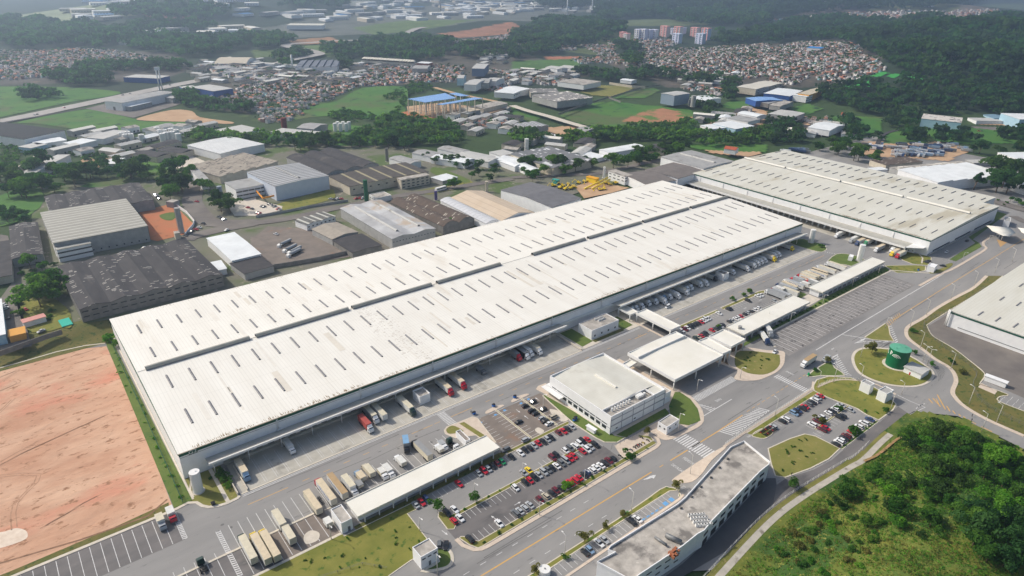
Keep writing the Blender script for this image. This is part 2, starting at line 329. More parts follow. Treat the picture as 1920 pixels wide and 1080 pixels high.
# asphalt everywhere inside the estate
EST = [(-160, 99), (150, 97), (162, 89), (196, 91.5), (220, 91.5), (252, 89.5), (266, 88), (285, 87.4), (296, 91), (318, 88.5), (331, 74), (328, 44), (306, 8), (280, -40), (900, -40), (900, 395), (560, 395), (-160, 395)]
sheet('asphalt_yard', EST, asph, 0)
RED = [(-160, 233), (20.6, 233), (22.5, 300), (23.1, 384), (12, 389), (-14, 392), (-160, 393)]
sheet('red_earth_lot', RED, redsoil, .03)
m = MB(); m.flat(smooth(S('30','-120,900 0,872 120,835 195,800 208,765 185,735 120,722 40,745 -80,780')), .05); struct(m, 'pale_earth_patch', M('pale_earth', lin((226,212,196)), lin((206,188,170)), .3))
m = MB(); m.strip([(-80,240),(-40,243),(-10,237),(12,235),(20,240)], .8, .06); struct(m, 'earth_ditch', M('ditch_soil', lin((112,86,66)), lin((150,116,92)), .4))
m = MB(); m.flat([(-160,233.1),(-60,233.3),(19,232.8),(20,238),(2,236.5),(-30,235.5),(-160,236)], .045); struct(m, 'grass_margin', grassd)
m = MB(); rs = random.Random(8)
for k in range(26):
    x, y = rs.uniform(-120, 18), rs.uniform(240, 385); a = rs.choice((.1, 1.45, .8))+rs.uniform(-.25, .25); L_ = rs.uniform(14, 60); P_ = smooth([(x+math.cos(a+.15*j*rs.uniform(-1, 1))*L_*j/4, y+math.sin(a)*L_*j/4) for j in range(5)], 3, False); P_ = [p for p in P_ if p[0] < 19 and 238 < p[1] < 384]
    if len(P_) > 3: m.strip(P_, rs.uniform(.25, .5), .05); m.strip([(u+1.7, v+.5) for u, v in P_], rs.uniform(.25, .45), .05)
struct(m, 'wheel_ruts', M('rut_soil', lin((160,122,96)), lin((186,148,124)), .5))
m = MB()
for k in range(7): P_ = [(350+(24+k*.7)*math.cos(R(a)), 115+(23+k*.8)*math.sin(R(a))) for a in range(-75+k*5, 35+k*3, 6)]; m.strip(P_, .3, .009)
for k in range(16): x = rs.uniform(45, 460); y = rs.uniform(213, 223); P_ = [(x+j*rs.uniform(5, 8), y+math.sin(j*.7+k)*.5) for j in range(6)]; m.strip(P_, .28, .009)
for k in range(22): x = rs.uniform(40, 560); y = rs.choice((127.5, 132.4, 137.8, 141.5, 143))+rs.uniform(-.6, .6); L_ = rs.uniform(10, 40); m.strip([(x, y), (x+L_, y+rs.uniform(-.5, .5))], .35, .009)
for k in range(34): x = rs.uniform(20, 130); y = rs.uniform(185, 216); m.flat(ring(x, y, rs.uniform(.3, 1.1), rs.uniform(.2, .7), 9), .0105)
struct(m, 'tyre_marks', M('asphalt_tyre_marks', lin((98,97,97)), lin((116,115,114)), .6))
# slope behind, up to the factory platform
xs = np.arange(-130, 31, 3.0); ys = np.arange(388, 418, 1.5); A, B = np.meshgrid(xs, ys, indexing='ij'); I = np.arange(A.size).reshape(A.shape)
tag(big_mesh('grass_bank', np.stack([A.ravel(), B.ravel(), (hgt(A, B)+.06).ravel()], 1), np.stack([I[:-1,:-1], I[1:,:-1], I[1:,1:], I[:-1,1:]], -1).reshape(-1, 4), [grassd], smooth=True), kind='structure')
m = MB(); m.strip(S('20', '-200,655 0,600 180,550 420,480 640,432 790,415'), .9, .1); struct(m, 'drain_channel', conc2)
# grass and paths round the long warehouse
raised('grass_verge', [(20.9, 233.4), (27.6, 233.4), (27.2, 300), (26.6, 388), (24, 392), (23.3, 384)], grassg, .1)
raised('concrete_gutter', rect(27.65, 28.4, 234, 392), conc2, .14)
LA = [(21.4, 232.6), (26, 233.1), (28.6, 231.3), (29.8, 228.2), (31.5, 226), (34.8, 224.6), (38, 224.0), (42, 224.4), (42.4, 226), (42.4, 247.9), (28.6, 247.9), (28.4, 234)]
raised('grass_lawn', LA, grassdry, .1)
m = MB(); m.strip([(-160,232.4),(21.4,232.4),(26,233.1),(28.6,231.3),(29.8,228.2),(31.5,226),(34.8,224.4),(38,223.8),(42,224.2),(43,225)], 1.3, 0, 0, False, .16); struct(m, 'kerb', conc2)
m = MB(); m.strip([(38.4,247.9),(38.4,224.4)], 1.5, .16, 0, False, .17); m.strip([(28.4,235),(28.4,240),(31,247)], .8, .1, 0, False, .15); struct(m, 'footpath', conc2)
sheet('dock_apron', rect(44.5, 228, 225.9, 247.9), conc, .012); sheet('dock_apron', rect(284, 470, 225.9, 247.9), conc, .012)
sheet('dock_apron', rect(531-19, 530.9, 190, 388), conc, .012)
m = MB()
for x0, x1 in ((44, 229), (284, 473)): m.strip([(x0, 225.6), (x1, 225.6)], .7, 0, 0, False, .1)
struct(m, 'kerb', kerbm)
m = MB()
for x0, x1 in ((44, 274), (284, 474)):
    m.strip([(x0, 224.75), (x1, 224.75)], .28, .012); m.strip([(x0, 223.95), (x1, 223.95)], .28, .012)
for a, b in ((54, 228), (286, 468)):
    x = a
    while x < b:
        m.strip([(x, 227), (x, 244)], .16, .024)
        m.strip([(x+.9, 227), (x+.9, 244)], .1, .024); x += 4.9
x = 21.0
for k in range(1, 30): m.strip([(19.4-3.43*k, 231.2), (19.4-3.43*k, 214.8)], .2, .012)
for k in range(18):
    X = 34.6+3.43*k
    if X < 62.5: m.strip([(X, 212), (X, 184)], .2, .012)
    elif X < 72 or 78 < X < 128: m.strip([(X, 212 if X < 72 else 210), (X, 199 if X < 72 else 192)], .2, .012)
for k in range(1, 24): m.strip([(34.6-4.7-3.43*k, 201.5), (34.6-4.7-3.43*k, 184)], .2, .012)
for k in range(18, 28): m.strip([(34.6+3.43*k, 209), (34.6+3.43*k, 192.5)], .2, .012)
def ladder(m, x0, x1, y0, y1, n, z=.012, lw=.18, sw=.45):
    m.strip([(x0, y0), (x0, y1)], lw, z); m.strip([(x1, y0), (x1, y1)], lw, z)
    for i in range(n): y = y0+(y1-y0)*(i+.5)/n; m.strip([(x0+.12, y), (x1-.12, y-.4)], sw, z)
ladder(m, 19.4, 20.9, 214.8, 231, 17); ladder(m, 29.9, 31.4, 186, 211.5, 24)
for k in range(11): m.strip([(133.6, 213+k*1.02), (137.8, 213+k*1.02)], .5, .012)   # zebra in the yard
struct(m, 'road_marking', paint)
m = MB()
m.strip([(44, 218.2), (60, 218.2)], .25, .012)
for k in range(8): m.strip([(66+9*k, 218.2), (69+9*k, 218.2)], .2, .012)
m.strip([(117, 218.2), (128, 218.2)], .25, .012); m.strip([(138, 218.2), (150, 218.2)], .25, .012)
for k in range(15): m.strip([(158+8.3*k, 218.2), (160.6+8.3*k, 218.2)], .2, .012)
m.strip([(262, 217), (272, 217)], .3, .012)
for k in range(18): m.strip([(290+9*k, 218), (293+9*k, 218)], .2, .012)
m.strip([(449, 218), (468, 218)], .25, .012)
# main avenue centre
m.strip([(-40, 135.9), (184, 135.9)], .45, .012); m.strip([(189, 135.9), (191.5, 135.9)], .3, .012); m.strip([(196, 135.9), (207.5, 135.9)], .45, .012); m.strip([(210.5, 135.9), (228, 136), (249, 136.6)], .45, .012)
for k in range(13): m.strip([(253+4.2*k, 137+.06*k), (255.6+4.2*k, 137+.06*k)], .22, .012)
m.strip([(405, 138.7), (480, 139.7), (700, 141)], .35, .012)
m.strip(S('23', '1260,830 1290,890'), .35, .012)
for s in ('1205,830 1235,865', '1235,825 1295,890', '1270,800 1330,910', '1340,885 1365,925', '1385,920 1405,945', '1430,945 1445,962', '1465,963 1480,975', '1500,985 1560,1020', '1600,1040 1680,1078'): m.strip(S('23', s), .5, .016)
for k in range(9): a = k/8; m.strip([(418-21*a, 141-1.2*a), (414-21*a, 138.3-2.4*a)], .35, .012)
struct(m, 'road_marking', painty)
m = MB()
for y in (139.9, 129.9):
    for k in range(26):
        x = -30+7.15*k
        if not 203 < x < 219: m.strip([(x, y), (x+2.6, y)], .2, .012)
for y in (132.8,): pass
for k in range(16): m.strip([(208.2+.05*k, 145.6-1.22*k), (215.9+.05*k, 145.6-1.22*k)], .62, .012)         # avenue zebra (bars run along the road)
for k in range(17): m.strip([(290.3, 146.3-1.12*k), (294.6, 146.1-1.12*k)], .55, .012)                      # second zebra
for k in range(33): m.strip([(241.6+k*.97, 156.3), (241.6+k*.97, 160.3)], .5, .012)                         # zebra before the canopy
m.strip([(231.8, 147.3), (255.9, 147.6)], .4, .012)
for a, b in (((238.6,157),(239.6,147.4)), ((239.6,147.4),(245.5,147.4))): m.strip([a, b], .25, .014)
for k in range(5): m.strip([(239.2+.2*k*0, 155-1.6*k), (240.5+.9*k*.8, 153.2-1.3*k)], .4, .012)
m.strip([(228.6,135.7),(249,136.1)], .15, .02)
for k in range(20):
    a = k/19; x = 230+30*a; m.strip([(x, 135.6-.1*a), (x+2.4, 130+.9*a)], .55, .012)
m.strip([(234,129.8),(262,130.9)], .3, .012); m.strip([(262,130.9),(250,136.4)], .2, .02)
m.strip([(334,147.9),(362,148.4),(467,149.4),(520,150)], .45, .012)
m.strip(S('23','560,350 720,375 830,392 960,408'), .4, .012); m.strip(S('23','650,415 730,378'), .4, .012)
for s in ('665,410 735,400', '690,400 725,385', '745,405 790,398', '800,405 850,400', '860,408 900,402'): m.strip(S('23', s), .5, .014)
for k in range(9): p = S('23', '%f,%f %f,%f' % (905+k*6.5, 290+k*15, 930+k*5.5, 285+k*14)); m.strip(p, .5, .014)
m.strip(S('23','525,495 510,560 560,620 625,655'), .25, .014); m.strip(S('23','480,520 525,495'), .25, .014); m.strip(S('23','480,525 520,590 590,655 625,657'), .25, .014)
for k in range(11): a = k/10; p = S('23', '%f,%f %f,%f' % (485+95*a, 522+128*a, 522+85*a, 500+140*a)); m.strip(p, .45, .014)
m.strip(S('23','965,800 1080,855 1180,895'), .3, .012); m.strip(S('23','1180,895 1060,950'), .2, .012)
for k in range(4): m.strip(S('23', '%f,%f %f,%f' % (1110+k*12, 905-k*9, 1140+k*12, 880-k*4)), .4, .014)
# stalls in the car lots
def stalls(m, x0, x1, y0, y1, p=2.44, w_=.15):
    x = x0
    while x <= x1+.01: m.strip([(x, y0), (x, y1)], w_, .012); x += p
stalls(m, 96.8, 181, 176.4, 180.4); stalls(m, 104, 180, 160.2, 164.1); stalls(m, 150, 179, 166, 169.2); stalls(m, 105, 180, 149.3, 153.4)
stalls(m, 118.8, 180.5, 119.3, 123.6, 2.5); m.strip([(118.8,123.6),(181,123.6)], .15, .012); stalls(m, 182, 200, 149.3, 152.4, 1.9)
stalls(m, 249, 294, 120.4, 124.4); stalls(m, 266, 295, 110.2, 114.2, 2.5); stalls(m, 263.5, 296, 105.3, 109.2, 2.5); stalls(m, 262.5, 297, 96.2, 100.2, 2.6)
stalls(m, 288.5, 330, 205, 209, 2.5, .2); stalls(m, 334, 374, 204.6, 208.6, 2.5, .2); stalls(m, 287, 374, 194, 198, 2.5)
for X in (157.9, 173.4):
    for k in range(11):
        m.strip([(X-4.6, 209-2.45*k), (X-.6, 209-2.45*k)], .15, .012); m.strip([(X+.6, 209-2.45*k), (X+4.6, 209-2.45*k)], .15, .012)
for k in range(11): m.strip([(144.5, 209-2.45*k), (148.6, 209-2.45*k)], .15, .012)
for k in range(34): x = 322+4.35*k; m.strip([(x, 154.5), (x, 172.5)], .3, .012); m.strip([(x+1.9, 157), (x+1.9, 170)], .1, .012)
for k in range(6): m.strip([(361.3, 56+k*2.6), (365.6, 56.2+k*2.6)], .15, .012); m.strip([(366.2, 56+k*2.6), (371, 56.2+k*2.6)], .15, .012)
for k in range(22): x = 530+4*k; m.strip([(x, 156), (x, 161)], .15, .012)
def arrow(m, x, y, a, L=4.5, z=.014):
    c, s_ = math.cos(a), math.sin(a); T = lambda u, v: (x+u*c-v*s_, y+u*s_+v*c)
    m.flat([T(-L/2,-.12), T(L*.1,-.12), T(L*.1,-.5), T(L/2,0), T(L*.1,.5), T(L*.1,.12), T(-L/2,.12)], z)
for x, y, a in ((128,155.5,0),(116,155,R(100)),(140,155,R(100)),(97,160,R(-80)),(166,197,R(90)),(166,203,R(-90)),(179.5,205,R(90)),(300,203,0),(346,202,0),(364,203,0),(343,143,R(180)),(329,139,R(180)),(311,101.5,0)): arrow(m, x, y, a, 3.2)
m.flat(smooth([(177.5,134.9),(179.5,133.9),(181.5,133.4),(181.6,132.7),(184,133.6),(181.8,134.6),(180.5,134.6)], 2), .014)
struct(m, 'road_marking', paint)
m = MB()
for x, y in ((174.4,120.2),(178,120.2)): m.box(x-1, x+1, y-.9, y+1, .013, .0135)
for k in range(5): m.box(160.4+2.5*k, 162+2.5*k, 119.5, 120.1, .013, .0135)
for x, y in ((146.5,206.3),(155.6,207),(161.2,207.3),(171,207),(176,207.5)): m.box(x-.7, x+.7, y-.6, y+.6, .013, .0135)
struct(m, 'road_marking', paintb)
def text(s, x, y, size, rz, mat=paint, z=.02, sx=1.0, name='road_lettering', ext=0.0, rx=0, parent=None):
    c = bpy.data.curves.new(name, 'FONT'); c.body = s; c.size = size; c.align_x = 'CENTER'; c.align_y = 'CENTER'; c.extrude = ext; c.materials.append(mat)
    o = bpy.data.objects.new(name, c); col.objects.link(o); bpy.context.view_layer.update(); me_ = bpy.data.meshes.new_from_object(o); bpy.data.objects.remove(o); o = bpy.data.objects.new(name, me_); col.objects.link(o); o.location = (x, y, z); o.rotation_euler = (rx, 0, rz); o.scale = (sx, 1, 1)
    if parent: o.parent = parent
    elif name == 'road_lettering': tag(o, kind='structure')
    return o
text('PEDESTRE', 202, 130.7, 2.3, R(-90), sx=.62); text('DEVAGAR', 194.6, 130.8, 2.3, R(-90), sx=.62)
text('PARE', 235.2, 151.2, 2.2, R(180), sx=.8); text('PARE', 250, 151.2, 2.2, R(180), sx=.8); text('PARE', 187, 121.8, 1.6, R(0), sx=.8); text('PARE', 300.8, 143.6, 2, R(90), sx=1); text('PARE', 238, 125.2, 1.5, R(0), sx=.9)
# lots with their own paving
sheet('car_park_surface', rect(98.5, 180, 149.2, 164.2), asph_lot, .004); sheet('truck_park_surface', rect(-160, 66, 183.3, 198), asph_lot, .004)
sheet('car_park_surface', [(143.5,183.3),(182,183.3),(184,208),(143.5,209.5)], asph_brown, .004); sheet('truck_park_surface', rect(-160, 20, 214.5, 231.8), asph_lot, .004)
sheet('truck_park_surface', [(316,153.5),(470,153.5),(470,174),(321,174)], oilasph, .004); sheet('moto_park_surface', [(180.5,149),(201,149.2),(204,157),(184,157.3)], pavec, .004)
sheet('truck_park_surface', rect(45, 66, 183.4, 197.8), asph_brown, .006)
m = MB(); m.flat(smooth([(54,186),(58,185),(60,188),(58,191),(55,190)]), .02); m.flat(smooth([(177.5,184),(181.5,184.5),(182,190),(179,195),(176.8,190)]), .02); m.flat(smooth([(163,183.5),(166,184),(165.5,187.5),(163,187)]), .02); struct(m, 'cement_spill', conc2)
m = MB(); m.strip([(-160,198.6),(62.5,198.4)], .9, 0, 0, False, .18); m.strip([(66.3,197.6),(73,197.4)], .5, 0, 0, False, .15); struct(m, 'kerb', kerbm)
m = MB(); m.strip([(-160,183.1),(66.2,182.9),(66.2,191)], .9, 0, 0, False, .15); struct(m, 'kerb', kerbm)
# south lawn, its margins
LAWN = [(-160,182.7),(66.5,182.4),(66.5,181),(94.6,180.6),(94.4,176.6),(90.8,176.8),(90.2,162),(88.8,156.6),(80.2,156.4),(71,155.2),(66,150),(-160,148)]
raised('grass_lawn', LAWN, grass, .1, True, .35)
raised('grass_lawn', [(71.5,181.1),(140.5,181.1),(144,183),(140,184),(71.5,183)], grassd, .11)
raised('grass_lawn', smooth([(81,150),(87.5,146.5),(91,146.6),(93.2,149.5),(93.4,153),(90.5,156),(88.5,155.5),(88,150.2)],3), grassg, .1, True, 1.2)
raised('grass_lawn', [(-160,144.8),(60,145),(70,149.5),(66.5,149.5),(-160,147)], grassg, .1)
raised('grass_verge', [(99.3,168.2),(100.8,170.2),(101.9,169.8),(102.3,165.9),(178,166.2),(178,164.4),(102.6,164.3),(102.3,160.6),(100.6,159.4),(98.7,160.8)], grassdry, .12, True, .35)
raised('grass_verge', smooth([(99.8,154.6),(101.3,154.4),(103.6,150.4)],3,False)+[(104.5,149.1),(180,149),(200.5,149.4),(201.5,152.4),(198.5,155.8),(197,155.6),(199.6,151.8),(200.2,147.2),(104.5,146.3),(102.6,146.6),(101,149.5)], grassdry, .12, True, .35)
m = MB(); m.strip([(98.7,154.9),(98.9,151),(101,146.8),(103.4,145.4),(106,145.1),(140,145.2),(198,145.6),(201,146.4),(203,149),(202.6,153),(199,156.5)], 1.6, 0, 0, False, .14); struct(m, 'sidewalk', pavec)
raised('grass_verge', [(143.5,181.2),(178.5,181),(179.5,182.8),(143.5,183)], grassdry, .12, True, .35)
for X, x0 in ((158,0), (173.5,0)):
    raised('grass_verge', rect(X-.35, X+.35, 183.5, 210), grassdry, .12, True, .4); raised('concrete_island', smooth([(X-5.3,210),(X-4.5,211.8),(X,212.4),(X+4.5,211.6),(X+5,210.2),(X,210)],4), pavec, .13)
raised('concrete_island', [(132.3,213),(137.6,212.6),(146,212.2),(147.3,210),(143.6,190.5),(139.8,191.6),(139.5,200),(131,204),(129,209),(130,211.5)], pavec, .08, True, .4)
raised('grass_verge', smooth([(131.5,211.8),(135,212),(136.6,207),(136,205.6),(131,207.6),(130.2,209.5)],4), grassdry, .16); raised('grass_verge', [(138.2,211.5),(140.6,211.2),(143.2,192.5),(140.8,192.5)], grassdry, .16)
# office block surroundings
raised('sidewalk', [(184.3,211.8),(187,213.3),(191.5,213),(191.8,206),(239,207),(240,163),(224,160.5),(193,160.2),(189.2,162),(185.2,168),(185.6,205)], pavec, .13)
raised('grass_lawn', [(183.4,205.4),(184.6,205.6),(187,187),(187.6,168),(189.3,164.8),(189.2,162.2),(192,158.4),(186.5,158.2),(182.2,161.5),(181.2,166),(180.4,180),(182.6,200)], grassg, .2, True, .5)
raised('grass_lawn', [(189,161.9),(192.5,158.3),(207,158.5),(222,158.3),(223.6,162.2),(192.6,162.2)], grassg, .2)
raised('grass_lawn', [(226.5,162.4),(238.3,168.4),(240.2,166.9),(239.6,160),(236,152.6),(229.4,145.8),(222,147),(219,151),(221,156.5)], grassg, .14)
m = MB(); m.strip(smooth([(240.9,168.8),(240.9,162),(237.6,153.6),(232.6,147.6),(227,144.6),(218,144.7),(208,146),(205,148.5),(205.6,155)],4,False), 2.0, 0, 0, False, .12); struct(m, 'sidewalk', pavec)
sheet('concrete_drive', [(206,147.5),(224,146.5),(221,157.5),(206.5,157.5)], pavec, .02)
# paths and lawns between dock wings
raised('concrete_forecourt', [(229,247.9),(229,226),(283.5,226),(283.5,247.9)], conc2, .03)
raised('grass_lawn', [(231.8,247),(240.9,247),(240.9,229.4),(231.8,228.3)], grassg, .14); raised('grass_lawn', [(264.5,242),(273.5,242),(273.2,229),(264.5,228.4)], grassg, .14)
raised('grass_lawn', [(241,230),(264.5,230),(264.5,227.4),(241,227.6)], grassd, .14)
m = MB(); m.strip([(276.6,232),(276.6,203.5)], 1.2, 0, 0, False, .2); struct(m, 'sidewalk', pavec)
sheet('concrete_ramp', rect(229.5, 231.5, 226, 247.8), conc, .05)
sheet('painted_shadow_lane', rect(278, 286, 204, 232), asph_shade, .005)  # shade under the walkway canopy, painted as a darker sheet
# plaza right of the big canopy
raised('plaza_paving', smooth([(279,188),(279.6,166),(280.4,161.5),(273.6,158.6),(272.5,156.8),(275.5,153),(281.6,149.6),(288,148.6),(296,148.2),(305,150),(312,153.5),(318,158),(311.7,164),(306,172),(300,175),(303,188)],3), pavec, .1)
raised('grass_lawn', smooth([(284.5,166),(282.6,160.5),(283.2,156),(288,151),(296,149.8),(304,151.6),(311,156),(312.4,158),(308,164),(302.6,170),(296,172.8)],3), grassdry, .16)
raised('brown_bed', [(281,183.5),(304,182.5),(306.8,175.4),(299,173.6),(288.9,175.7),(281.2,167.5)], M('brown_planting', lin((92,74,62)), lin((106,92,66)), .6), .13)
# verge below the long shelters on the right
raised('grass_verge', [(303,174.5),(336,174.8),(335,178.6),(308,176.6)], grassg, .14)
raised('grass_verge', [(309,175.4),(480,175.6),(484,180.2),(470,181),(396,179.9),(384,178.7),(309,176.6)], grassg, .13)
m = MB(); m.strip([(318.5,163.5),(326,173.4),(335,174.9),(480,174.9)], 1.1, 0, 0, False, .15); struct(m, 'kerb', kerbm)
raised('grass_island', [(287,209.6),(329,209.2),(330,211.2),(288,211.8)], grassdry, .12, True, .7); raised('grass_island', [(333.5,208.9),(374,208.4),(378,203),(380,196),(383,198),(380,209.5),(374,211.2),(334,211.4)], grassdry, .12, True, .7)
raised('grass_island', [(386,188.5),(396,189.9),(396,198.5),(388,196)], grassg, .12)
raised('concrete_pad', [(378.5,179.5),(396.5,180.3),(396.5,189),(378.5,188.5)], conc2, .12)
# green corner by the second slim tank, link road, kerbs of the cross street
raised('grass_island', smooth([(470.5,247.5),(486,246.5),(486.5,240),(488.5,231),(484,225),(478,222.6),(471,225)],3), grassg, .13, True, .6)
raised('grass_island', smooth([(455,208.5),(478,213.8),(486,206),(484.5,196),(476,191.3),(466,192.5),(464,200)],3), grassg, .13, True, .5)
m = MB()
for k in range(8): m.strip([(474.5+.5*k, 222.5-1.5*k), (475.8+.5*k, 222.9-1.5*k)], .5, .016)
struct(m, 'road_marking', paint)
raised('grass_lawn', [(512.2,185),(526,184.6),(530.6,171.5),(530,168.4),(521,164.8),(511.5,163.4),(505.5,171),(507,179)], grass, .13, True, .5)
raised('grass_lawn', [(486,181.5),(505,168.8),(509,163.6),(501,160.4),(490,162.8),(480,170),(480.8,174.6)], grass, .13, True, .5)
m = MB(); m.strip([(531,178),(523,171.5),(512,167.5)], 1, .14, 0, False, .15); m.strip([(480,176),(492,163),(498,156)], 1, .14, 0, False, .15); struct(m, 'footpath', conc2)
raised('grass_lawn', [(537,154.2),(585.2,154.4),(592,158.4),(597,165),(690,172),(692,183),(662,182),(661,171),(600,169),(590,160.5),(537,158.5)], grassg, .13)
m = MB(); m.strip(smooth([(470,151.2),(501,150.9),(522,149.6),(560,149.8),(583,150.6),(590,154.6),(598,157.5),(612,158.5)],4,False), 1.8, 0, 0, False, .15); struct(m, 'sidewalk', pavec)
raised('grass_lawn', smooth([(518,154.5),(524,156),(531,154.4),(524,152.2),(505,152.4),(498,157)],3), grassdry, .13)
sheet('orange_paving', [(596,145.2),(613,153.5),(612,146)], M('orange_paving', lin((196,160,110)), lin((180,146,104)), .5), .012)
# roundabout and curving road on the right
def ring(cx, cy, rx, ry, n=48, ph=0): return [(cx+rx*math.cos(2*math.pi*k/n+ph), cy+ry*math.sin(2*math.pi*k/n+ph)) for k in range(n)]
RC = smooth(S('23', '870,450 690,452 625,520 680,640 860,720 1060,745 1190,720 1250,655 1200,590 1030,490'), 6)
raised('roundabout_kerb', RC, conc2, .12); cxx = sum(p[0] for p in RC)/len(RC); cyy = sum(p[1] for p in RC)/len(RC)
raised('roundabout_lawn', [(cxx+(p[0]-cxx)*.93, cyy+(p[1]-cyy)*.93) for p in RC], grass, .2)
raised('grass_island', S('23', '725,370 880,265 905,290 915,350 945,400 790,390'), grassdry, .12, True, .6)
raised('grass_island', smooth(S('23', '290,665 400,580 460,555 480,560 500,600 575,655 400,658'), 2), grassg, .12, True, .6)
VR = S('23', '1640,-90 1540,0 1400,75 1270,150 1165,225 1060,285 1035,330 1060,385 1160,460 1250,530 1350,590 1395,640 1410,700 1385,770 1400,815 1470,885 1640,985 1920,1110')
VI = S('23', '2100,1000 1920,925 1730,850 1740,815 1800,800 1610,730 1590,715 1625,645 1530,560 1400,460 1290,395 1230,355 1195,290 1210,265 1400,145 1640,0 1760,-90')
raised('grass_verge', smooth(VR, 3, False)+VI, grassd, .14)
m = MB(); m.strip(smooth(VR, 5, False), 2.0, 0, 0, False, .18); struct(m, 'sidewalk', pavec); m = MB(); m.strip(smooth(VI, 3, False), .5, 0, 0, False, .2); struct(m, 'kerb', kerbm)
raised('concrete_pad', S('23', '1600,715 1720,775 1700,800 1575,745'), pavec, .2)
# south side of the roundabout: green field and car park
LD = S('23', '960,1000 1000,870 940,800 800,735 560,700 420,725 370,755 430,830 520,845 640,930 720,955 800,1010 770,1080')
raised('grass_lawn', [(295.5,127),(299,129.6),(306,131.5),(314,129.5),(322,122),(323.5,112),(321.6,103),(317,96.4),(311,95.2),(297.4,95.4),(296.8,101),(298,106),(297.4,110.6),(296.2,114.8),(295.4,120)], grass, .13, True, .6)
raised('grass_verge', [(238.6,127.2),(239.2,125),(241.5,124.7),(295.4,124.7),(295.5,127.2)], grass, .13, True, .3)
raised('grass_verge', smooth([(239.4,125),(240.2,121.4),(242.6,119.9),(248.6,120.2),(248.6,124.6)],3), grass, .13, True, .4)
raised('grass_verge', rect(266.5, 297, 109.4, 110.2), grass, .13, True, .3)
raised('grass_lawn', [(236.8,115),(251,113),(259.4,110.8),(261.8,107),(262.1,101),(262.2,95.8),(252,95.1),(240,96.6),(226,100),(223.6,103),(229,108.5)], grassdry, .13, True, .5)
raised('grass_verge', rect(262.8, 296, 94.9, 96), grassg, .13, True, .3)
m = MB(); m.strip([(222,127.6),(238.8,128.0),(296,128.2),(303,131.5)], 1.2, 0, 0, False, .14); m.strip(smooth(S('23','370,745 480,700 600,688 760,710 860,745 960,800'),4,False), 1.0, 0, 0, False, .16); struct(m, 'sidewalk', pavec)
sheet('access_road_surface', [(226,99.5),(240,95.4),(252,94),(263,94.4),(297,94.4),(316,95),(314,88.8),(292,86),(266,88.2),(252,89.6),(222,92),(205,93.4),(200,100)], asph_lot, .006)
# avenue near side: verge with stalls and the curved path by the mound
raised('grass_verge', smooth([(60,126),(153.5,125.8),(178.6,126.8),(182.6,125.4),(184.2,122.6),(183,119.8),(181.4,119.6),(181,123.9),(118,123.9),(60,123.9)],2), grass, .12, True, .4)
raised('sidewalk', smooth([(186.5,126.8),(189.5,127.8),(207,128.2),(221,127.9),(222,126.6),(210,125.2),(200,122.4),(193,121.8),(188.5,124)],3), pavec, .13)
m = MB(); m.strip([(100,117.6),(180.6,118.5),(184,119.2)], 1.0, 0, 0, False, .12); struct(m, 'sidewalk', pavec)
sheet('shaded_service_road', [(90,90.5),(150.8,93.4),(176,90.8),(206,93.2),(219,99.5),(222.5,102.2),(219.3,104.6),(212,103.4),(174,98.4),(156,97),(90,97.5)], asph_shade, .008)  # the bent building's shade is painted into this road's colour
PT = smooth([(90,78),(130,82.6),(160.8,86.4),(196.6,90.2),(220,90.3),(252.8,87.7),(263,86.6),(280,87.6),(291,87.9)], 5, False)
m = MB(); m.strip([(x, y-.9) for x, y in PT], 2.5, 0, 0, False, .1); struct(m, 'cracked_path', M('old_concrete', lin((168,162,152)), lin((190,184,172)), .3, .9, .2, lin((130,124,112)), .6))
m = MB(); m.strip([(x, y+1.2) for x, y in PT], 1.5, 0, 0, False, .07); m.strip([(x-.5, y+1.9) for x, y in PT[:-8]], .8, 0, 0, False, .09); struct(m, 'grass_verge', grassdry)
m = MB(); m.strip(smooth(S('33','720,225 800,190 870,140 940,80 1000,45'),3,False), 1.1, .3, 0, False, .7); struct(m, 'eroded_bank', M('bank_soil', lin((186,140,108)), lin((120,112,64)), .5))
sheet('wh_yard_surface', [(378,104),(415,122.4),(460,121.6),(424,112),(424,60),(374,58)], asph_old, .006)
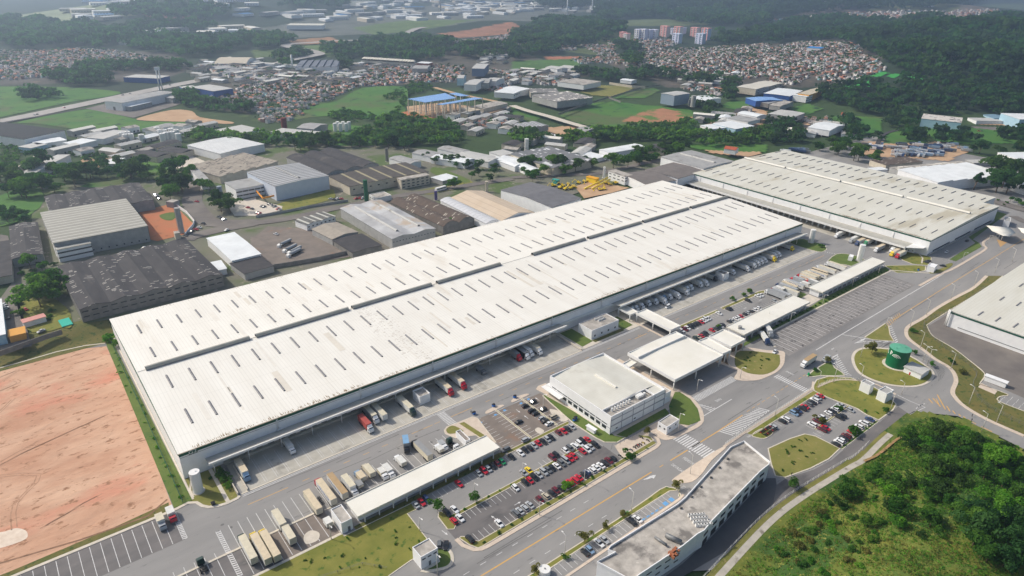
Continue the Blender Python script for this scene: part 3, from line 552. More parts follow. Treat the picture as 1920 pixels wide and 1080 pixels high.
# ---------------- building helpers ----------------
def fit(P):
    P = [np.array(p) for p in P]; c = sum(P)/4; u = (P[1]-P[0]+P[2]-P[3])/2; v = (P[3]-P[0]+P[2]-P[1])/2
    L, Wd = np.hypot(*u), np.hypot(*v); a = math.atan2(u[1], u[0]); b = math.atan2(v[1], v[0])-math.pi/2
    d = (b-a+math.pi) % (2*math.pi)-math.pi
    flip = abs(d) > math.pi/2
    if flip: d = (d+math.pi+math.pi) % (2*math.pi)-math.pi
    return c, a+d*Wd/(L+Wd), L, Wd, flip
def roof_mesh(kind, L, Wd, h, rise, n=1, ov=.4, th=.25):
    """roof solids in the local frame, eaves at h; ridges run along local y (or x for kinds ending in x)"""
    m = MB(); sw = kind.endswith('x'); k = kind.rstrip('x')
    A, B = (Wd, L) if sw else (L, Wd)          # A: across the bays, B: along the ridges
    T = (lambda a, b, z: (b, -a, z)) if sw else (lambda a, b, z: (a, b, z))
    hb = B/2+ov
    prof = []
    if k == 'flat': prof = [(-A/2-ov, h), (A/2+ov, h)]
    elif k == 'shed': prof = [(-A/2-ov, h), (A/2+ov, h+rise)]
    else:
        for i in range(n):
            x0 = -A/2+A*i/n; x1 = -A/2+A*(i+1)/n
            if i == 0: x0 -= ov
            if i == n-1: x1 += ov
            if k == 'gable': pts = [(x0, h), ((x0+x1)/2, h+rise), (x1, h)]
            elif k == 'arch': pts = [(x0+(x1-x0)*t/8, h+rise*math.sin(math.pi*t/8)) for t in range(9)]
            elif k == 'saw': pts = [(x0, h), (x1-.3, h+rise), (x1, h)]
            prof += pts if not prof else pts[1:]
    q = len(prof)
    vs = [T(x, -hb, z+th) for x, z in prof]+[T(x, hb, z+th) for x, z in prof]+[T(x, -hb, z) for x, z in prof]+[T(x, hb, z) for x, z in prof]
    fs = []
    for i in range(q-1):
        fs += [(i, i+1, i+1+q, i+q), (i+2*q, i+3*q, i+1+3*q, i+1+2*q), (i, i+2*q, i+1+2*q, i+1), (i+q, i+1+q, i+1+3*q, i+3*q)]
    fs += [(0, q, 3*q, 2*q), (q-1, 3*q-1, 4*q-1, 2*q-1)]
    m.add(vs, fs, 0); return m, prof, T, hb-ov
def wall_mesh(kind, L, Wd, h, prof, T, hb, ov=.4):
    m = MB(); m.box(-L/2, L/2, -Wd/2, Wd/2, 0, h-.02, 0, True, False)
    if kind.rstrip('x') != 'flat':
        ps = [(max(min(x, (L if not kind.endswith('x') else Wd)/2), -(L if not kind.endswith('x') else Wd)/2), z) for x, z in prof]
        for s in (-1, 1):
            for i in range(len(ps)-1):
                (xa, za), (xb, zb) = ps[i], ps[i+1]
                if xb-xa < 1e-3: continue
                m.add([T(xa, s*hb, h-.03), T(xb, s*hb, h-.03), T(xb, s*hb, zb), T(xa, s*hb, za)], [(0, 1, 2, 3)], 0)
    return m
WINS = {}
def win_mesh(w_, h_):
    k = (w_, h_)
    if k not in WINS: m = MB(); m.box(-w_/2, w_/2, -.06, .06, -h_/2, h_/2); o = m.build('window', glass); WINS[k] = o.data; bpy.data.objects.remove(o)
    return WINS[k]
def window(parent, x, y, z, rz, w_, h_, nm='window'):
    o = bpy.data.objects.new(nm, win_mesh(round(w_, 1), round(h_, 1))); col.objects.link(o); o.parent = parent; o.location = (x, y, z); o.rotation_euler = (0, 0, rz); return o
def door(parent, x, y, rz, w_, h_, mat=metalg):
    m = MB(); m.box(-w_/2, w_/2, -.07, .07, .0, h_); o = m.build('door', mat, parent); o.location = (x, y, 0); o.rotation_euler = (0, 0, rz); return o
def facade_windows(root, L, Wd, h, side, n, w_, h_, z, nm='window'):
    rot = {'f': 0, 'b': 0, 'l': R(90), 'r': R(90)}[side]; S_ = L if side in 'fb' else Wd
    for i in range(n):
        t = -S_/2+S_*(i+.5)/n
        x, y = {'f': (t, -Wd/2), 'b': (t, Wd/2), 'l': (-L/2, t), 'r': (L/2, t)}[side]
        window(root, x, y, z, rot, w_, h_, nm)
def bld(P, h, label, wall=wall_w, roof=rgrey, kind='gable', n=1, rise=1.2, cat='building', name='industrial_shed', wins=(), doors=(), z0=None, group=None, ov=.4, vents=0, parapet=0, ventmat=None):
    c, a, L, Wd, fl = fit(P)
    # local -y must face the camera side (front)
    if fl: pass
    if z0 is None: z0 = float(hgt(*c))
    if math.cos(a) < 0: a += math.pi
    root = empty(name, (c[0], c[1], z0), a); tag(root, label, cat, group)
    rm, prof, T, hb = roof_mesh(kind, L, Wd, h, rise, n, ov if not parapet else -.15)
    wm = wall_mesh(kind, L, Wd, h, prof, T, hb)
    if parapet:
        for x0, x1, y0, y1 in ((-L/2, L/2, -Wd/2, -Wd/2+.25), (-L/2, L/2, Wd/2-.25, Wd/2), (-L/2, -L/2+.25, -Wd/2+.25, Wd/2-.25), (L/2-.25, L/2, -Wd/2+.25, Wd/2-.25)):
            wm.box(x0, x1, y0, y1, h-.02, h+parapet+(rise if kind != 'flat' else 0), 0, True, False)
    wo = wm.build('wall', wall, root); ro = rm.build('roof', roof, root)
    for side, k, ww, wh, wz in wins: facade_windows(root, L, Wd, h, side, k, ww, wh, wz)
    for side, t, dw, dh in doors:
        x, y, rz = {'f': (t*L/2, -Wd/2, 0), 'r': (L/2, t*Wd/2, R(90)), 'l': (-L/2, t*Wd/2, R(90))}[side]; door(root, x, y, rz, dw, dh)
    for i in range(vents):
        m = MB(); xx = (-L/2+L*(i+.5)/vents) if not kind.endswith('x') else 0; yy = 0 if not kind.endswith('x') else (-Wd/2+Wd*(i+.5)/vents)
        LL = (Wd if not kind.endswith('x') else L)*.8
        N = 8
        for j in range(N):
            a0, a1 = math.pi*j/N, math.pi*(j+1)/N; q = [(1.1*math.cos(a0), 1.1*math.sin(a0)), (1.1*math.cos(a1), 1.1*math.sin(a1))]
            zz = h+rise+.2
            if not kind.endswith('x'): m.add([(xx+q[0][0], -LL/2, zz+q[0][1]), (xx+q[0][0], LL/2, zz+q[0][1]), (xx+q[1][0], LL/2, zz+q[1][1]), (xx+q[1][0], -LL/2, zz+q[1][1])], [(0, 1, 2, 3)])
            else: m.add([(-LL/2, yy+q[0][0], zz+q[0][1]), (LL/2, yy+q[0][0], zz+q[0][1]), (LL/2, yy+q[1][0], zz+q[1][1]), (-LL/2, yy+q[1][0], zz+q[1][1])], [(0, 1, 2, 3)])
        m.build('ridge_vent', ventmat or rlg, root)
    root['_L'] = L; root['_W'] = Wd
    return root
def ventilator(parent, x0, x1, y, z, r, mat, along='x'):
    m = MB(); N = 10
    for j in range(N):
        a0, a1 = math.pi*(j/N*1.0), math.pi*((j+1)/N*1.0)
        q = [(r*math.cos(a0), r*math.sin(a0)), (r*math.cos(a1), r*math.sin(a1))]
        f = (lambda t, u, zz: (t, y+u, z+zz)) if along == 'x' else (lambda t, u, zz: (y+u, t, z+zz))
        m.add([f(x0, q[0][0], q[0][1]), f(x1, q[0][0], q[0][1]), f(x1, q[1][0], q[1][1]), f(x0, q[1][0], q[1][1])], [(0, 1, 2, 3)], 0, True)
    for t in (x0, x1): m.add([f(t, 0, 0)]+[f(t, r*math.cos(math.pi*j/N), r*math.sin(math.pi*j/N)) for j in range(N+1)], [(0, j+1, j+2) for j in range(N)], 1)
    f2 = f
    for s in (-1, 1):
        m.add([f(x0, s*r, 0), f(x1, s*r, 0), f(x1, s*(r+.3), -.8), f(x0, s*(r+.3), -.8)], [(0, 1, 2, 3)], 2)
    return m.build('ridge_vent', [mat, dark, metalg], parent)
# ---------------- the long warehouse ----------------
X0, X1, Y0, Y1, YR = 28.5, 486.0, 248.3, 390.0, 319.2
OX, OY = (X0+X1)/2, (Y0+Y1)/2
wh = tag(empty('warehouse', (OX, OY, 0)), 'very long off-white roofed warehouse with dark green band across the middle of the photo', 'warehouse')
m = MB(); m.box(X0-OX, X1-OX, Y0-OY, Y1-OY, 0, 12.3, 0, False, False)
for x in (X0-OX, X1-OX): m.add([(x, Y0-OY, 12.2), (x, Y1-OY, 12.2), (x, Y1-OY, 12.55), (x, YR-OY, 14.75), (x, Y0-OY, 12.55)], [(0, 1, 2, 3, 4)])
m.build('wall', wall_w, wh)
m = MB(); m.box(X0-OX-.03, X1-OX, Y0-OY-.06, Y0-OY, 7.2, 12.3); 
m = MB()
z_ = lambda y: 12.5+2.2*(1-abs(y-YR)/71)
m.add([(X0-OX-.3, Y0-OY+.05, 12.5), (X1-OX+.3, Y0-OY+.05, 12.5), (X1-OX+.3, YR-OY, 14.7), (X0-OX-.3, YR-OY, 14.7), (X0-OX-.3, Y1-OY+.3, 12.5), (X1-OX+.3, Y1-OY+.3, 12.5)], [(0, 1, 2, 3), (3, 2, 5, 4)])

rustm = M('roof_rust_wear', lin((128,108,82)), lin((164,146,120)), 1.2, .8)
roof = m.build('roof', rwhite, wh)
# worn rusty streaks along the front eave and scuffed stretches
mr = MB(); rg = random.Random(3)
for a, b, dens, ln in ((34, 110, 2.2, 3.2), (118, 136, 2.5, 2.0), (140, 262, .25, 1.2), (262, 290, 1.6, 5), (330, 352, 1.5, 4), (356, 372, 1.2, 4), (376, 400, 1.5, 4.5), (404, 416, 1, 3), (30, 470, .12, 2)):
    for k in range(int((b-a)*dens)):
        x = rg.uniform(a, b)-OX; L_ = rg.uniform(.4, 1)*ln*rg.uniform(.3, 1); wd = rg.uniform(.2, .5); y = Y0-OY+rg.uniform(0.1, 1.5)
        zz = lambda yy: 12.5+2.2*(yy-(Y0-OY)+.3)/71.2+.012
        mr.add([(x, y, zz(y)), (x+wd, y, zz(y)), (x+wd*.4, y+L_, zz(y+L_))], [(0, 1, 2)])
for k in range(260):                                   # ladder-like scuffs of the patched bay
    x = 140+rg.gauss(0, 3.5)+rg.choice((0, 3, 7)); y = rg.uniform(250, 316); x -= OX; y -= OY; L_ = rg.uniform(.3, 1.6)
    zz = 12.5+2.2*(y-(Y0-OY))/71+.02; mr.add([(x, y, zz), (x+L_, y, zz), (x+L_, y+.14, zz), (x, y+.14, zz)], [(0, 1, 2, 3)])
for k in range(420):
    x = rg.choice((rg.uniform(70, 150), rg.uniform(30, 480), rg.uniform(95, 112)))-OX; y = rg.uniform(322, 389)-OY; L_ = rg.uniform(.2, .9)
    zz = 12.5+2.2*((Y1-OY)-y)/71+.02; mr.add([(x, y, zz), (x+L_, y, zz), (x+L_*.6, y+.2, zz)], [(0, 1, 2)])
for k in range(300):
    x = rg.uniform(30, 480)-OX; y = Y1-OY-rg.uniform(0, 1.2); zz = 12.56
    mr.add([(x, y, zz), (x+.3, y, zz), (x+.25, y-rg.uniform(.4, 1.6), zz+.02)], [(0, 1, 2)])
mr.build('rust_streaks', rustm, roof)
for nm_, c_, n_ in (('replaced_sheet', (229,225,216), 40), ('stained_sheet', (222,216,204), 36)):
    mr = MB()
    for k in range(n_):
        x = rg.uniform(32, 478)-OX; wd = rg.choice((1, 1, 2, 3)); L_ = rg.uniform(6, 30); s_ = rg.choice((-1, 1)); y0 = rg.uniform(2, 68-L_); f_ = lambda d: (YR-OY+s_*d, 12.5+2.2*(1-d/71)+.25*0+.03+.006*(k % 4))
        (ya, za), (yb, zb_) = f_(y0), f_(y0+L_); q_ = [(x, ya, za), (x+wd, ya, za), (x+wd, yb, zb_), (x, yb, zb_)]; mr.add(q_ if s_ > 0 else q_[::-1], [(0, 1, 2, 3)])
    tag(mr.build(nm_, M('sheet_'+nm_, lin(c_), tuple(v*.9 for v in lin(c_)), .3, .75), roof), kind='stuff')
m = MB(); m.strip([(X0-OX, YR-OY), (X1-OX, YR-OY)], .35, 14.76); m.build('ridge_cap', metalg, roof)
m = MB(); m.box(X0-OX-.3, X1-OX+.3, Y0-OY-.35, Y0-OY+.05, 12.35, 12.62); m.build('gutter', M('gutter_tan', lin((186,176,158)), lin((160,148,130)), .6), wh); m = MB(); m.box(X0-OX-.1, X1-OX+.1, Y0-OY-.3, Y0-OY-.02, 11.15, 12.33); m.box(X0-OX-.35, X0-OX-.05, Y0-OY-.12, Y1-OY, 11.9, 12.3); gb = m.build('green_band', green, wh)
m = MB(); m.box(X0-OX+3.6, X0-OX+6.9, Y0-OY-.38, Y0-OY-.31, 10.6, 12.4); m.build('bay_sign', green, wh)
text('G2', X0-OX+5.1, Y0-OY-.41, 2.2, 0, whitep, 11.5, 1.2, 'bay_lettering', .01, R(90), wh)
text('01', X0-OX+8.3, Y0-OY-.14, 0.7, 0, whitep, 11.75, 1, 'bay_lettering', .01, R(90), wh) if False else None
for k in range(12):
    x = 68+39.5*k
    if x > 480: break
    m = MB(); m.tube((x-OX, Y0-OY-.25, 12), (x-OX, Y0-OY-.25, 6.8), .22); m.tube((x-OX+.5, Y0-OY-.25, 12), (x-OX+.5, Y0-OY-.25, 6.8), .12); m.box(x-OX-.4, x-OX+1.6, Y0-OY-1.0, Y0-OY-.1, 6.55, 6.8); m.build('downpipe', whitep, wh)
m = MB(); m.box(X0-OX-.05, X1-OX, Y0-OY-.08, Y0-OY-.02, 10.2, 10.32); m.build('wall_trim', metalg, wh)
for a, b in ((32, 81), (84.2, 136), (138.4, 190.5), (194.6, 243), (270.2, 318.8), (322, 377.4), (380, 433.8), (437.2, 486.2)):
    ventilator(wh, a-OX, b-OX, YR-OY, 15.35, 1.25, vent_g)
cnt = 0; skm = None; rest = MB()
for yc, zc in ((303, 0), (271.3, 0), (335.6, 0), (367, 0)):
    for k in range(45):
        x = 38.5+10*k-OX; y0, y1 = yc-5.9-OY, yc+5.9-OY; sgn = -1 if yc < YR else 1
        b = MB(); N = 5; r = .55
        for j in range(N):
            a0, a1 = math.pi*j/N, math.pi*(j+1)/N
            P4 = []
            for (yy, aa) in ((y0, a0), (y1, a0), (y1, a1), (y0, a1)):
                zb = 12.5+2.2*(1-abs(yy+OY-YR)/71)-.05; P4.append((x+r*math.cos(aa), yy, zb+r*.8*math.sin(aa)))
            b.add(P4, [(0, 1, 2, 3)], 0, True)
        for yy in (y0, y1):
            zb = 12.5+2.2*(1-abs(yy+OY-YR)/71)-.05
            b.add([(x+r*math.cos(math.pi*j/N), yy, zb+r*.8*math.sin(math.pi*j/N)) for j in range(N+1)], [tuple(range(N+1))], 1)
        if yc < YR+1 and (k < 45) and cnt < 100: b.build('skylight', [strip_g, dark], wh); cnt += 1
        elif k < 8 and cnt < 100: b.build('skylight', [strip_g, dark], wh); cnt += 1
        else: rest.add(b.v, b.f, 0)
tag(rest.build('skylight', strip_g, wh), kind='stuff')
def canopy(parent, x0, x1, y0, y1, z, nm='dock_canopy', cols=True, step=14):
    y0 -= 2.0; zo = z+1.6; m = MB(); m.add([(x0-OX, y0-OY, zo), (x1-OX, y0-OY, zo), (x1-OX, y1-OY-.1, z), (x0-OX, y1-OY-.1, z), (x0-OX, y0-OY, zo-.2), (x1-OX, y0-OY, zo-.2), (x1-OX, y1-OY-.1, z-.2), (x0-OX, y1-OY-.1, z-.2)], [(0,1,2,3), (7,6,5,4), (3,7,4,0), (1,5,6,2)], 0); m.box(x0-OX-.1, x1-OX+.1, y0-OY-.55, y0-OY, zo-.7, zo+.3, 1)
    cn = m.build(nm, [M('canopy_deck', lin((168,166,158)), lin((184,182,173)), .2, .8), whitep], parent)
    k = x0+2
    while cols and k < x1: mm = MB(); mm.tube((k-OX, y0-OY+2.4, .12), (k-OX, y0-OY+2.4, z+.9), .22, 6); mm.build('column', whitep, cn); k += step
canopy(wh, 37.5, 231.5, 243.7, Y0, 6.0); canopy(wh, 274.2, 480.5, 242.6, Y0, 6.0)
m = MB(); m.box(231.5-OX, 274.2-OX, 246.3-OY, 248.2-OY, 5.6, 5.9); m.build('link_canopy', rwhite3, wh)
dd = MB(); dd.box(-1.3, 1.3, -.1, .1, 1.2, 4.3); ddo = dd.build('dock_door', M('dock_door_grey', lin((96,98,104)), rough=.6), wh); k = 0
for a, b in ((52, 228), (288, 466)):
    x = a
    while x < b:
        o = ddo if k == 0 else ddo.copy()
        if k: col.objects.link(o)
        o.location = (x+2.4-OX, Y0-OY-.12, 0); x += 4.9; k += 1
m = MB()
for a, b in ((44, 229), (284, 470)): m.box(a-OX, b-OX, Y0-OY-1.6, Y0-OY-.02, 0, 1.15)
m.build('loading_platform', conc, wh)
m = MB(); m.box(42.6-OX, 43.0-OX, 226-OY, 243.6-OY, 0, 1.1); m.box(46.4-OX, 46.8-OX, 226-OY, 243.6-OY, 0, 1.1); m.box(228.6-OX, 229-OX, 226-OY, 243.6-OY, 0, 1.1); m.build('ramp_wall', conc2, wh)
# ---------------- the second warehouse (turned across) ----------------
def rel(o): return lambda x, y: (x-o[0], y-o[1])
W2 = tag(empty('warehouse', (610, 280, 0)), 'large greenish-white warehouse turned crosswise at the far right end, white tubular ridge vents', 'warehouse')
m = MB(); m.prism([(-80,-108),(51,-108),(51,-96),(80,-96),(80,110),(-80,110)], 0, 12.2, 0, 0, False); m.build('wall', wall_w, W2)
m = MB(); e = .3
m.add([(-80-e,-108-e,12.4),(3,-108-e,14.6),(3,110+e,14.6),(-80-e,110+e,12.4)], [(0,1,2,3)]); m.add([(3,-108-e,14.6),(51+e,-108-e,13.2),(51+e,-96-e,13.2),(80+e,-96-e,12.4),(80+e,110+e,12.4),(3,110+e,14.6)], [(0,1,2,3,4,5)])
m.add([(-80,-108,12.1),(51,-108,12.1),(51,-108,13.15),(3,-108,14.5),(-80,-108,12.4)], [(0,1,2,3,4)]); m.add([(51,-108,12),(51,-96,12),(51,-96,13.2),(51,-108,13.2)], [(0,1,2,3)]); m.add([(51,-96,12),(80,-96,12),(80,-96,12.4),(51,-96,13.2)], [(0,1,2,3)])
r2 = m.build('roof', rwhite2, W2)
mr = MB()
for k in range(420):
    y = rg.choice((rg.uniform(-108, 60), rg.uniform(-100, -40)))
    L_ = rg.uniform(.5, 3); x = -80+rg.uniform(0, .6); mr.add([(x, y, 12.47), (x, y+.3, 12.47), (x+L_, y+.1, 12.47+L_*.027)], [(0, 1, 2)])
mr.build('rust_streaks', rustm, r2)
m = MB(); m.box(-80.12, -80.02, -108.1, 110, 11.2, 12.1); m.box(-80.1, 51, -108.14, -108.04, 11.3, 11.9); m.build('green_band', green, W2)
for a, b in ((-107+4, -53.5), (-50, 4.2), (6.3, 60), (63, 109)): ventilator(W2, a, b, 3, 15.2, 1.15, rwhite3, 'y')
for k in range(8): m = MB(); yy = -82+26*k; m.tube((-80.25, yy, 11), (-80.25, yy, 6.6), .2); m.build('downpipe', whitep, W2)
cnt = 0; rest = MB()
for xc in (-60, -26, 30, 62):
    for k in range(27):
        y = -102+8*k+(0 if xc in (-60, 30) else 2)
        if xc == 62 and y < -92: continue
        b = MB(); zf = lambda xx: 12.4+2.2*(1-abs(xx-3)/82)+.0
        for s in (0,):
            b.add([(xc-5.5, y-.45, zf(xc-5.5)+.05), (xc+5.5, y-.45, zf(xc+5.5)+.05), (xc+5.5, y, zf(xc+5.5)+.45), (xc-5.5, y, zf(xc-5.5)+.45), (xc+5.5, y+.45, zf(xc+5.5)+.05), (xc-5.5, y+.45, zf(xc-5.5)+.05)], [(0,1,2,3), (3,2,4,5)])
        if cnt < 100: b.build('skylight', strip_g, W2); cnt += 1
        else: rest.add(b.v, b.f, 0)
if rest.v: tag(rest.build('skylight', strip_g, W2), kind='stuff')
m = MB(); m.box(-93, -80.1, -97, 112, 6.0, 6.3, 0); m.box(-93.5, -93, -97, 112, 5.4, 6.8, 1); m.build('dock_canopy', [M('canopy_deck', 1) if False else MATS['canopy_deck'], whitep], W2)
m = MB(); m.prism([(-93,-97),(-80.1,-97),(-80.1,-106),(-84,-106)], 5.9, 6.3); m.box(-93, -92.6, -97.2, -96.8, 0, 6); m.build('canopy_end', whitep, W2)
o0 = None
for k in range(38):
    if o0 is None: m = MB(); m.box(-.1, .1, -1.3, 1.3, 1.2, 4.4); o0 = m.build('dock_door', MATS['dock_door_grey'], W2); o = o0
    else: o = o0.copy(); col.objects.link(o)
    o.location = (-80.15, -92+5.3*k, 0)
pb = MB(); pb.box(-.5, .5, -.5, .5, 0, 5.9); p0 = pb.build('column', wall_w, W2)
for k in range(38):
    o = p0 if k == 0 else p0.copy()
    if k: col.objects.link(o)
    o.location = (-86, -94.6+5.3*k, 0)
m = MB(); m.box(-81.6, -80.1, -94, 110, 0, 1.15); m.build('loading_platform', conc, W2)
m = MB(); m.box(-78, 50, -108.9, -108.05, 0, 1.0); m.box(-70, -40, -108.2, -108.05, 1.2, 2.2, 1); m.box(-30, 0, -108.2, -108.05, 1.2, 2.2, 1); m.box(8, 44, -108.2, -108.05, 1.2, 2.2, 1); m.build('wall_base', [wall_g, glass], W2)
# third warehouse on the right edge
W3 = tag(empty('warehouse', (480, 60, 0)), 'white warehouse with green stripe cut off by the right edge of the photo', 'warehouse')
m = MB(); m.box(-56, 120, -150, 56, 0, 9.9, 0, True, False); m.build('wall', wall_w, W3)
m = MB(); m.add([(-56.4,-150,10.2),(120,-150,10.2),(120,56.4,10.2),(-56.4,56.4,10.2)], [(0,1,2,3)]); m.add([(-56.4,-150,9.9),(-56.4,56.4,9.9),(-56.4,56.4,10.2),(-56.4,-150,10.2)], [(0,1,2,3)]); m.add([(-56.4,56.4,9.9),(120,56.4,9.9),(120,56.4,10.2),(-56.4,56.4,10.2)], [(0,1,2,3)]); r3 = m.build('roof', rwhite2, W3)
for k in range(24): m = MB(); xx = -46+11*(k//6)*3; yy = 44-9*(k % 6); m.box(xx-4, xx+4, yy-.3, yy+.3, 10.2, 10.5); m.build('skylight', strip_g, r3)
m = MB(); m.box(-56.2, -56.05, -150, 56, 8.6, 9.4); m.build('green_band', green, W3)
m = MB(); m.box(-56.9, -56.05, -150, 50, 0, 1.6); m.box(-56.95, -56.3, -150, 50, 1.7, 1.9, 1); m.build('wall_base', [wall_w, metalg], W3)
for yy in (56,): m = MB(); m.tube((-57, yy, 0), (-57, yy, 11), .4); m.tube((-56, yy+1, 0), (-56, yy+1, 10.6), .3); m.build('downpipe', whitep, W3)
# ---------------- long low shelters and small blocks ----------------
def shelter(x0, x1, y0, y1, h, label, roofmat=rwhite3):
    cx, cy = (x0+x1)/2, (y0+y1)/2; t = tag(empty('service_building', (cx, cy, 0)), label, 'building'); L, Wd = x1-x0, y1-y0
    m = MB(); m.box(-L/2+1.2, L/2-1.2, -Wd/2+2.6, Wd/2-.6, 0, h-.6, 0, True, False); m.build('wall', wall_w, t)
    m = MB(); m.box(-L/2, L/2, -Wd/2, Wd/2, h-.75, h, 0); m.build('roof', roofmat, t)
    m = MB(); m.box(-L/2-.12, L/2+.12, Wd/2, Wd/2+.35, h-.8, h+.35); m.box(-L/2-.12, L/2+.12, -Wd/2-.12, -Wd/2, h-1.0, h+.08); m.build('parapet', M('parapet_white', lin((206,202,192)), lin((222,218,208)), .4), t)
    n = int(L/6)
    for i in range(n):
        x = -L/2+L*(i+.5)/n; c = MB(); c.box(-.18, .18, -.18, .18, 0, h-.8); o = c.build('column', whitep, t); o.location = (x, -Wd/2+.6, 0)
        window(t, x+2, -Wd/2+2.55, 2.0, 0, 2.6, .9)
    return t
shelter(73, 139.2, 182, 191.7, 5, 'long low white service building beside the front car park, below the parked lorries')
shelter(308.4, 377.2, 177.6, 189.2, 5, 'long low white building between the right-hand car park and the oily truck park')
shelter(397, 481.3, 180.4, 190, 5, 'farthest long low white building, on the right below the row of parked box lorries')
def block(P, h, label, wall=wall_w, roof=rconc, par=.6, wins=(), name='utility_block', cat='building', z0=0, doors=()):
    return bld(P, h, label, wall, roof, 'flat', 1, 0, cat, name, wins, doors, z0, parapet=par)
block(rect(66.6, 70.9, 182.3, 191.4), 4.6, 'white flat-roofed utility block at the left end of the front service building', doors=(('f', .3, 1, 2.2),))
block(rect(81.3, 88.2, 150.6, 156.3), 5.4, 'white transformer cabin with grey roof on the lawn by the avenue entrance', wins=(('f', 3, 1.4, .5, 4.4),), doors=(('f', 0, .9, 2.1),))
block(S('22', '1095,1005 1165,1047 1252,985 1185,948', 4.2), 3.8, 'small white guard booth with grey roof in front of the office block', wins=(('f', 2, .8, .8, 2.6), ('r', 2, .8, .8, 2.6)))
block(rect(241.2, 262.9, 231, 241.9), 5.3, 'white block with rooftop air conditioners between the two dock wings', wins=(('f', 4, 1.1, 1.1, 1.8),))
block(S('23', '695,702 770,740 800,718 728,688', 5), 4.8, 'left one of the two white cubes beside the roundabout', roof=wall_g)
block(S('23', '822,768 888,802 950,772 880,745', 5), 5.0, 'right one of the two white cubes beside the roundabout, with a dark doorway', roof=wall_g, doors=(('r', 0, 2, 2.6),))
block(S('13', '1187,915 1245,925 1280,905 1225,897', 4), 3.6, 'small white gatehouse cube below the crosswise warehouse', roof=wall_w)
block(S('13', '600,845 632,850 648,835 617,830', 3), 3, 'tiny white meter house beside the slim white tank', roof=wall_w, par=.3)
block(S('13', '1765,575 1810,580 1830,550 1785,545', 5), 4.4, 'small white pump house on the lawn at the far right corner', roof=wall_g)
block(S('13', '1040,780 1100,790 1110,770 1050,762', 3), 3, 'low white annex under the corner canopy of the crosswise warehouse', wins=(('f', 2, .8, .8, 1.6),))
block([(133,202.5),(135.4,202.5),(135.4,194.6),(133,194.6)] if False else S('I', '1165,655 1280,765 1335,745 1218,635', 3), 2.6, 'small white toilet block among the parked tractors, slatted sides', roof=M('rooftop_tanks', lin((120,116,112)), lin((160,150,140)), .8), wins=(('l', 5, .5, .8, 1.6), ('f', 2, .6, .8, 1.6)))
block(S('23', '1630,655 1790,715 1802,700 1645,645', 3), 2.8, 'white shipping-container-like box on the verge of the right-edge warehouse', roof=wall_w, par=0, name='storage_container')
block(S('B', '602,110 690,165 700,150 625,92', 2.3), 2.2, 'long white cabinet on the lawn left of the office block', roof=wall_w, par=0, name='storage_container')
block(S('11', '845,380 905,375 1080,365 1010,400 ' if False else '860,385 900,410 1010,390 960,355', 8), 4, 'white green-trimmed reception building by the green pipe tower', z0=4, wins=(('f', 4, 1.2, 1.4, 2),))
# office block with curved white roof
of = tag(empty('office_block', (206, 184.8, 0)), 'square white office block with shallow white roof beside the main canopy', 'office building')
L, Wd = 36.6, 41.6
m = MB(); m.box(-18.3, 18.3, -20.8, 20.8, 0, 9, 0, False, False); m.box(-17.5, 10.8, -14.6, 20.4, 7.6, 8.2, 0)
for x0, x1, y0, y1 in ((-18.3,18.3,20.4,20.8),(-18.3,-17.9,-20.4,20.4),(17.9,18.3,-20.4,20.4),(-18.3,18.3,-20.8,-20.4),(-18,10.9,-14.8,-14.5),(10.6,10.9,-20.4,-14.5)): m.box(x0+.01, x1-.01, y0+.01, y1-.01, 8.9, 9.9)
m.build('wall', wall_w, of)
m = MB()
for s, xa, za, xb, zb in ((0,-17.9,8.9,-3,9.9),(0,-3,9.9,3,10.1),(0,3,10.1,17.9,8.9)): m.add([(xa,-14.5,za),(xb,-14.5,zb),(xb,20.4,zb),(xa,20.4,za)], [(0,1,2,3)])
m.box(10.9, 17.9, -20.4, -14.5, 8.6, 8.9)
m.build('roof', M('office_roof', lin((214,213,204)), lin((198,196,186)), .1, .6, .05, lin((184,180,168)), .6, stripe=(1, 1.2, .06)), of)
m = MB(); m.flat(rect(-17.9, 10.5, -20.4, -14.8), 8.5); m.build('roof_terrace', rconc, of)
for k in range(7): m = MB(); m.cyl((-13.5+1.9*k, -16.6), .5, 8.5, 10.2, 10); m.build('roof_tank', whitep, of)
m = MB(); m.box(3, 7, -17.5, -15.5, 8.6, 9.9); m.cyl((8.3, -16.5), .6, 8.5, 9.6, 10); m.build('air_conditioner', whitep, of)
m = MB(); m.box(-.5, .5, -6, 8, 10, 10.7); m.build('ridge_vent', rwhite3, of)
m = MB()
for k in range(3): m.box(-14, 12, -8+8*k, -7.7+8*k, 9.95, 10.2)
m = MB()
for x in (-18.36, ):
    m.box(x, x+.06, -20.8, 20.8, 3.4, 3.7)
for k in range(6): m.box(-18.3+7.32*k-.15, -18.3+7.32*k+.15, -20.95, -20.8, 0, 9)
m.box(-18.3, 18.3, -20.92, -20.8, 4.2, 4.8); m.box(-18.3, 18.3, -20.92, -20.8, .3, .7); m.box(-18.3, 18.3, -20.92, -20.8, 7.5, 7.9); m.build('facade_frame', M('frame_grey', lin((158,160,168)), rough=.7), of)
for k in range(10): window(of, -18.3, -17+3.8*k, 2.6, R(90), 2.6, 1.6)
for k in range(10): window(of, -18.3, -17+3.8*k, 4.6, R(90), 3.4, .5)
window(of, -14, -20.8, 2, 0, 1.2, .6); window(of, -2, -20.8, 2, 0, 1.2, .6)
m = MB(); m.box(-18.5, 16, 20.8, 23.5, 3.3, 3.5); m.box(-21.5, -18.3, 10, 23.4, 3.3, 3.5); m.build('entrance_canopy', whitep, of)
m = MB(); m.box(18.3, 22, -20.5, -12, 3, 3.2); m.build('side_canopy', whitep, of)
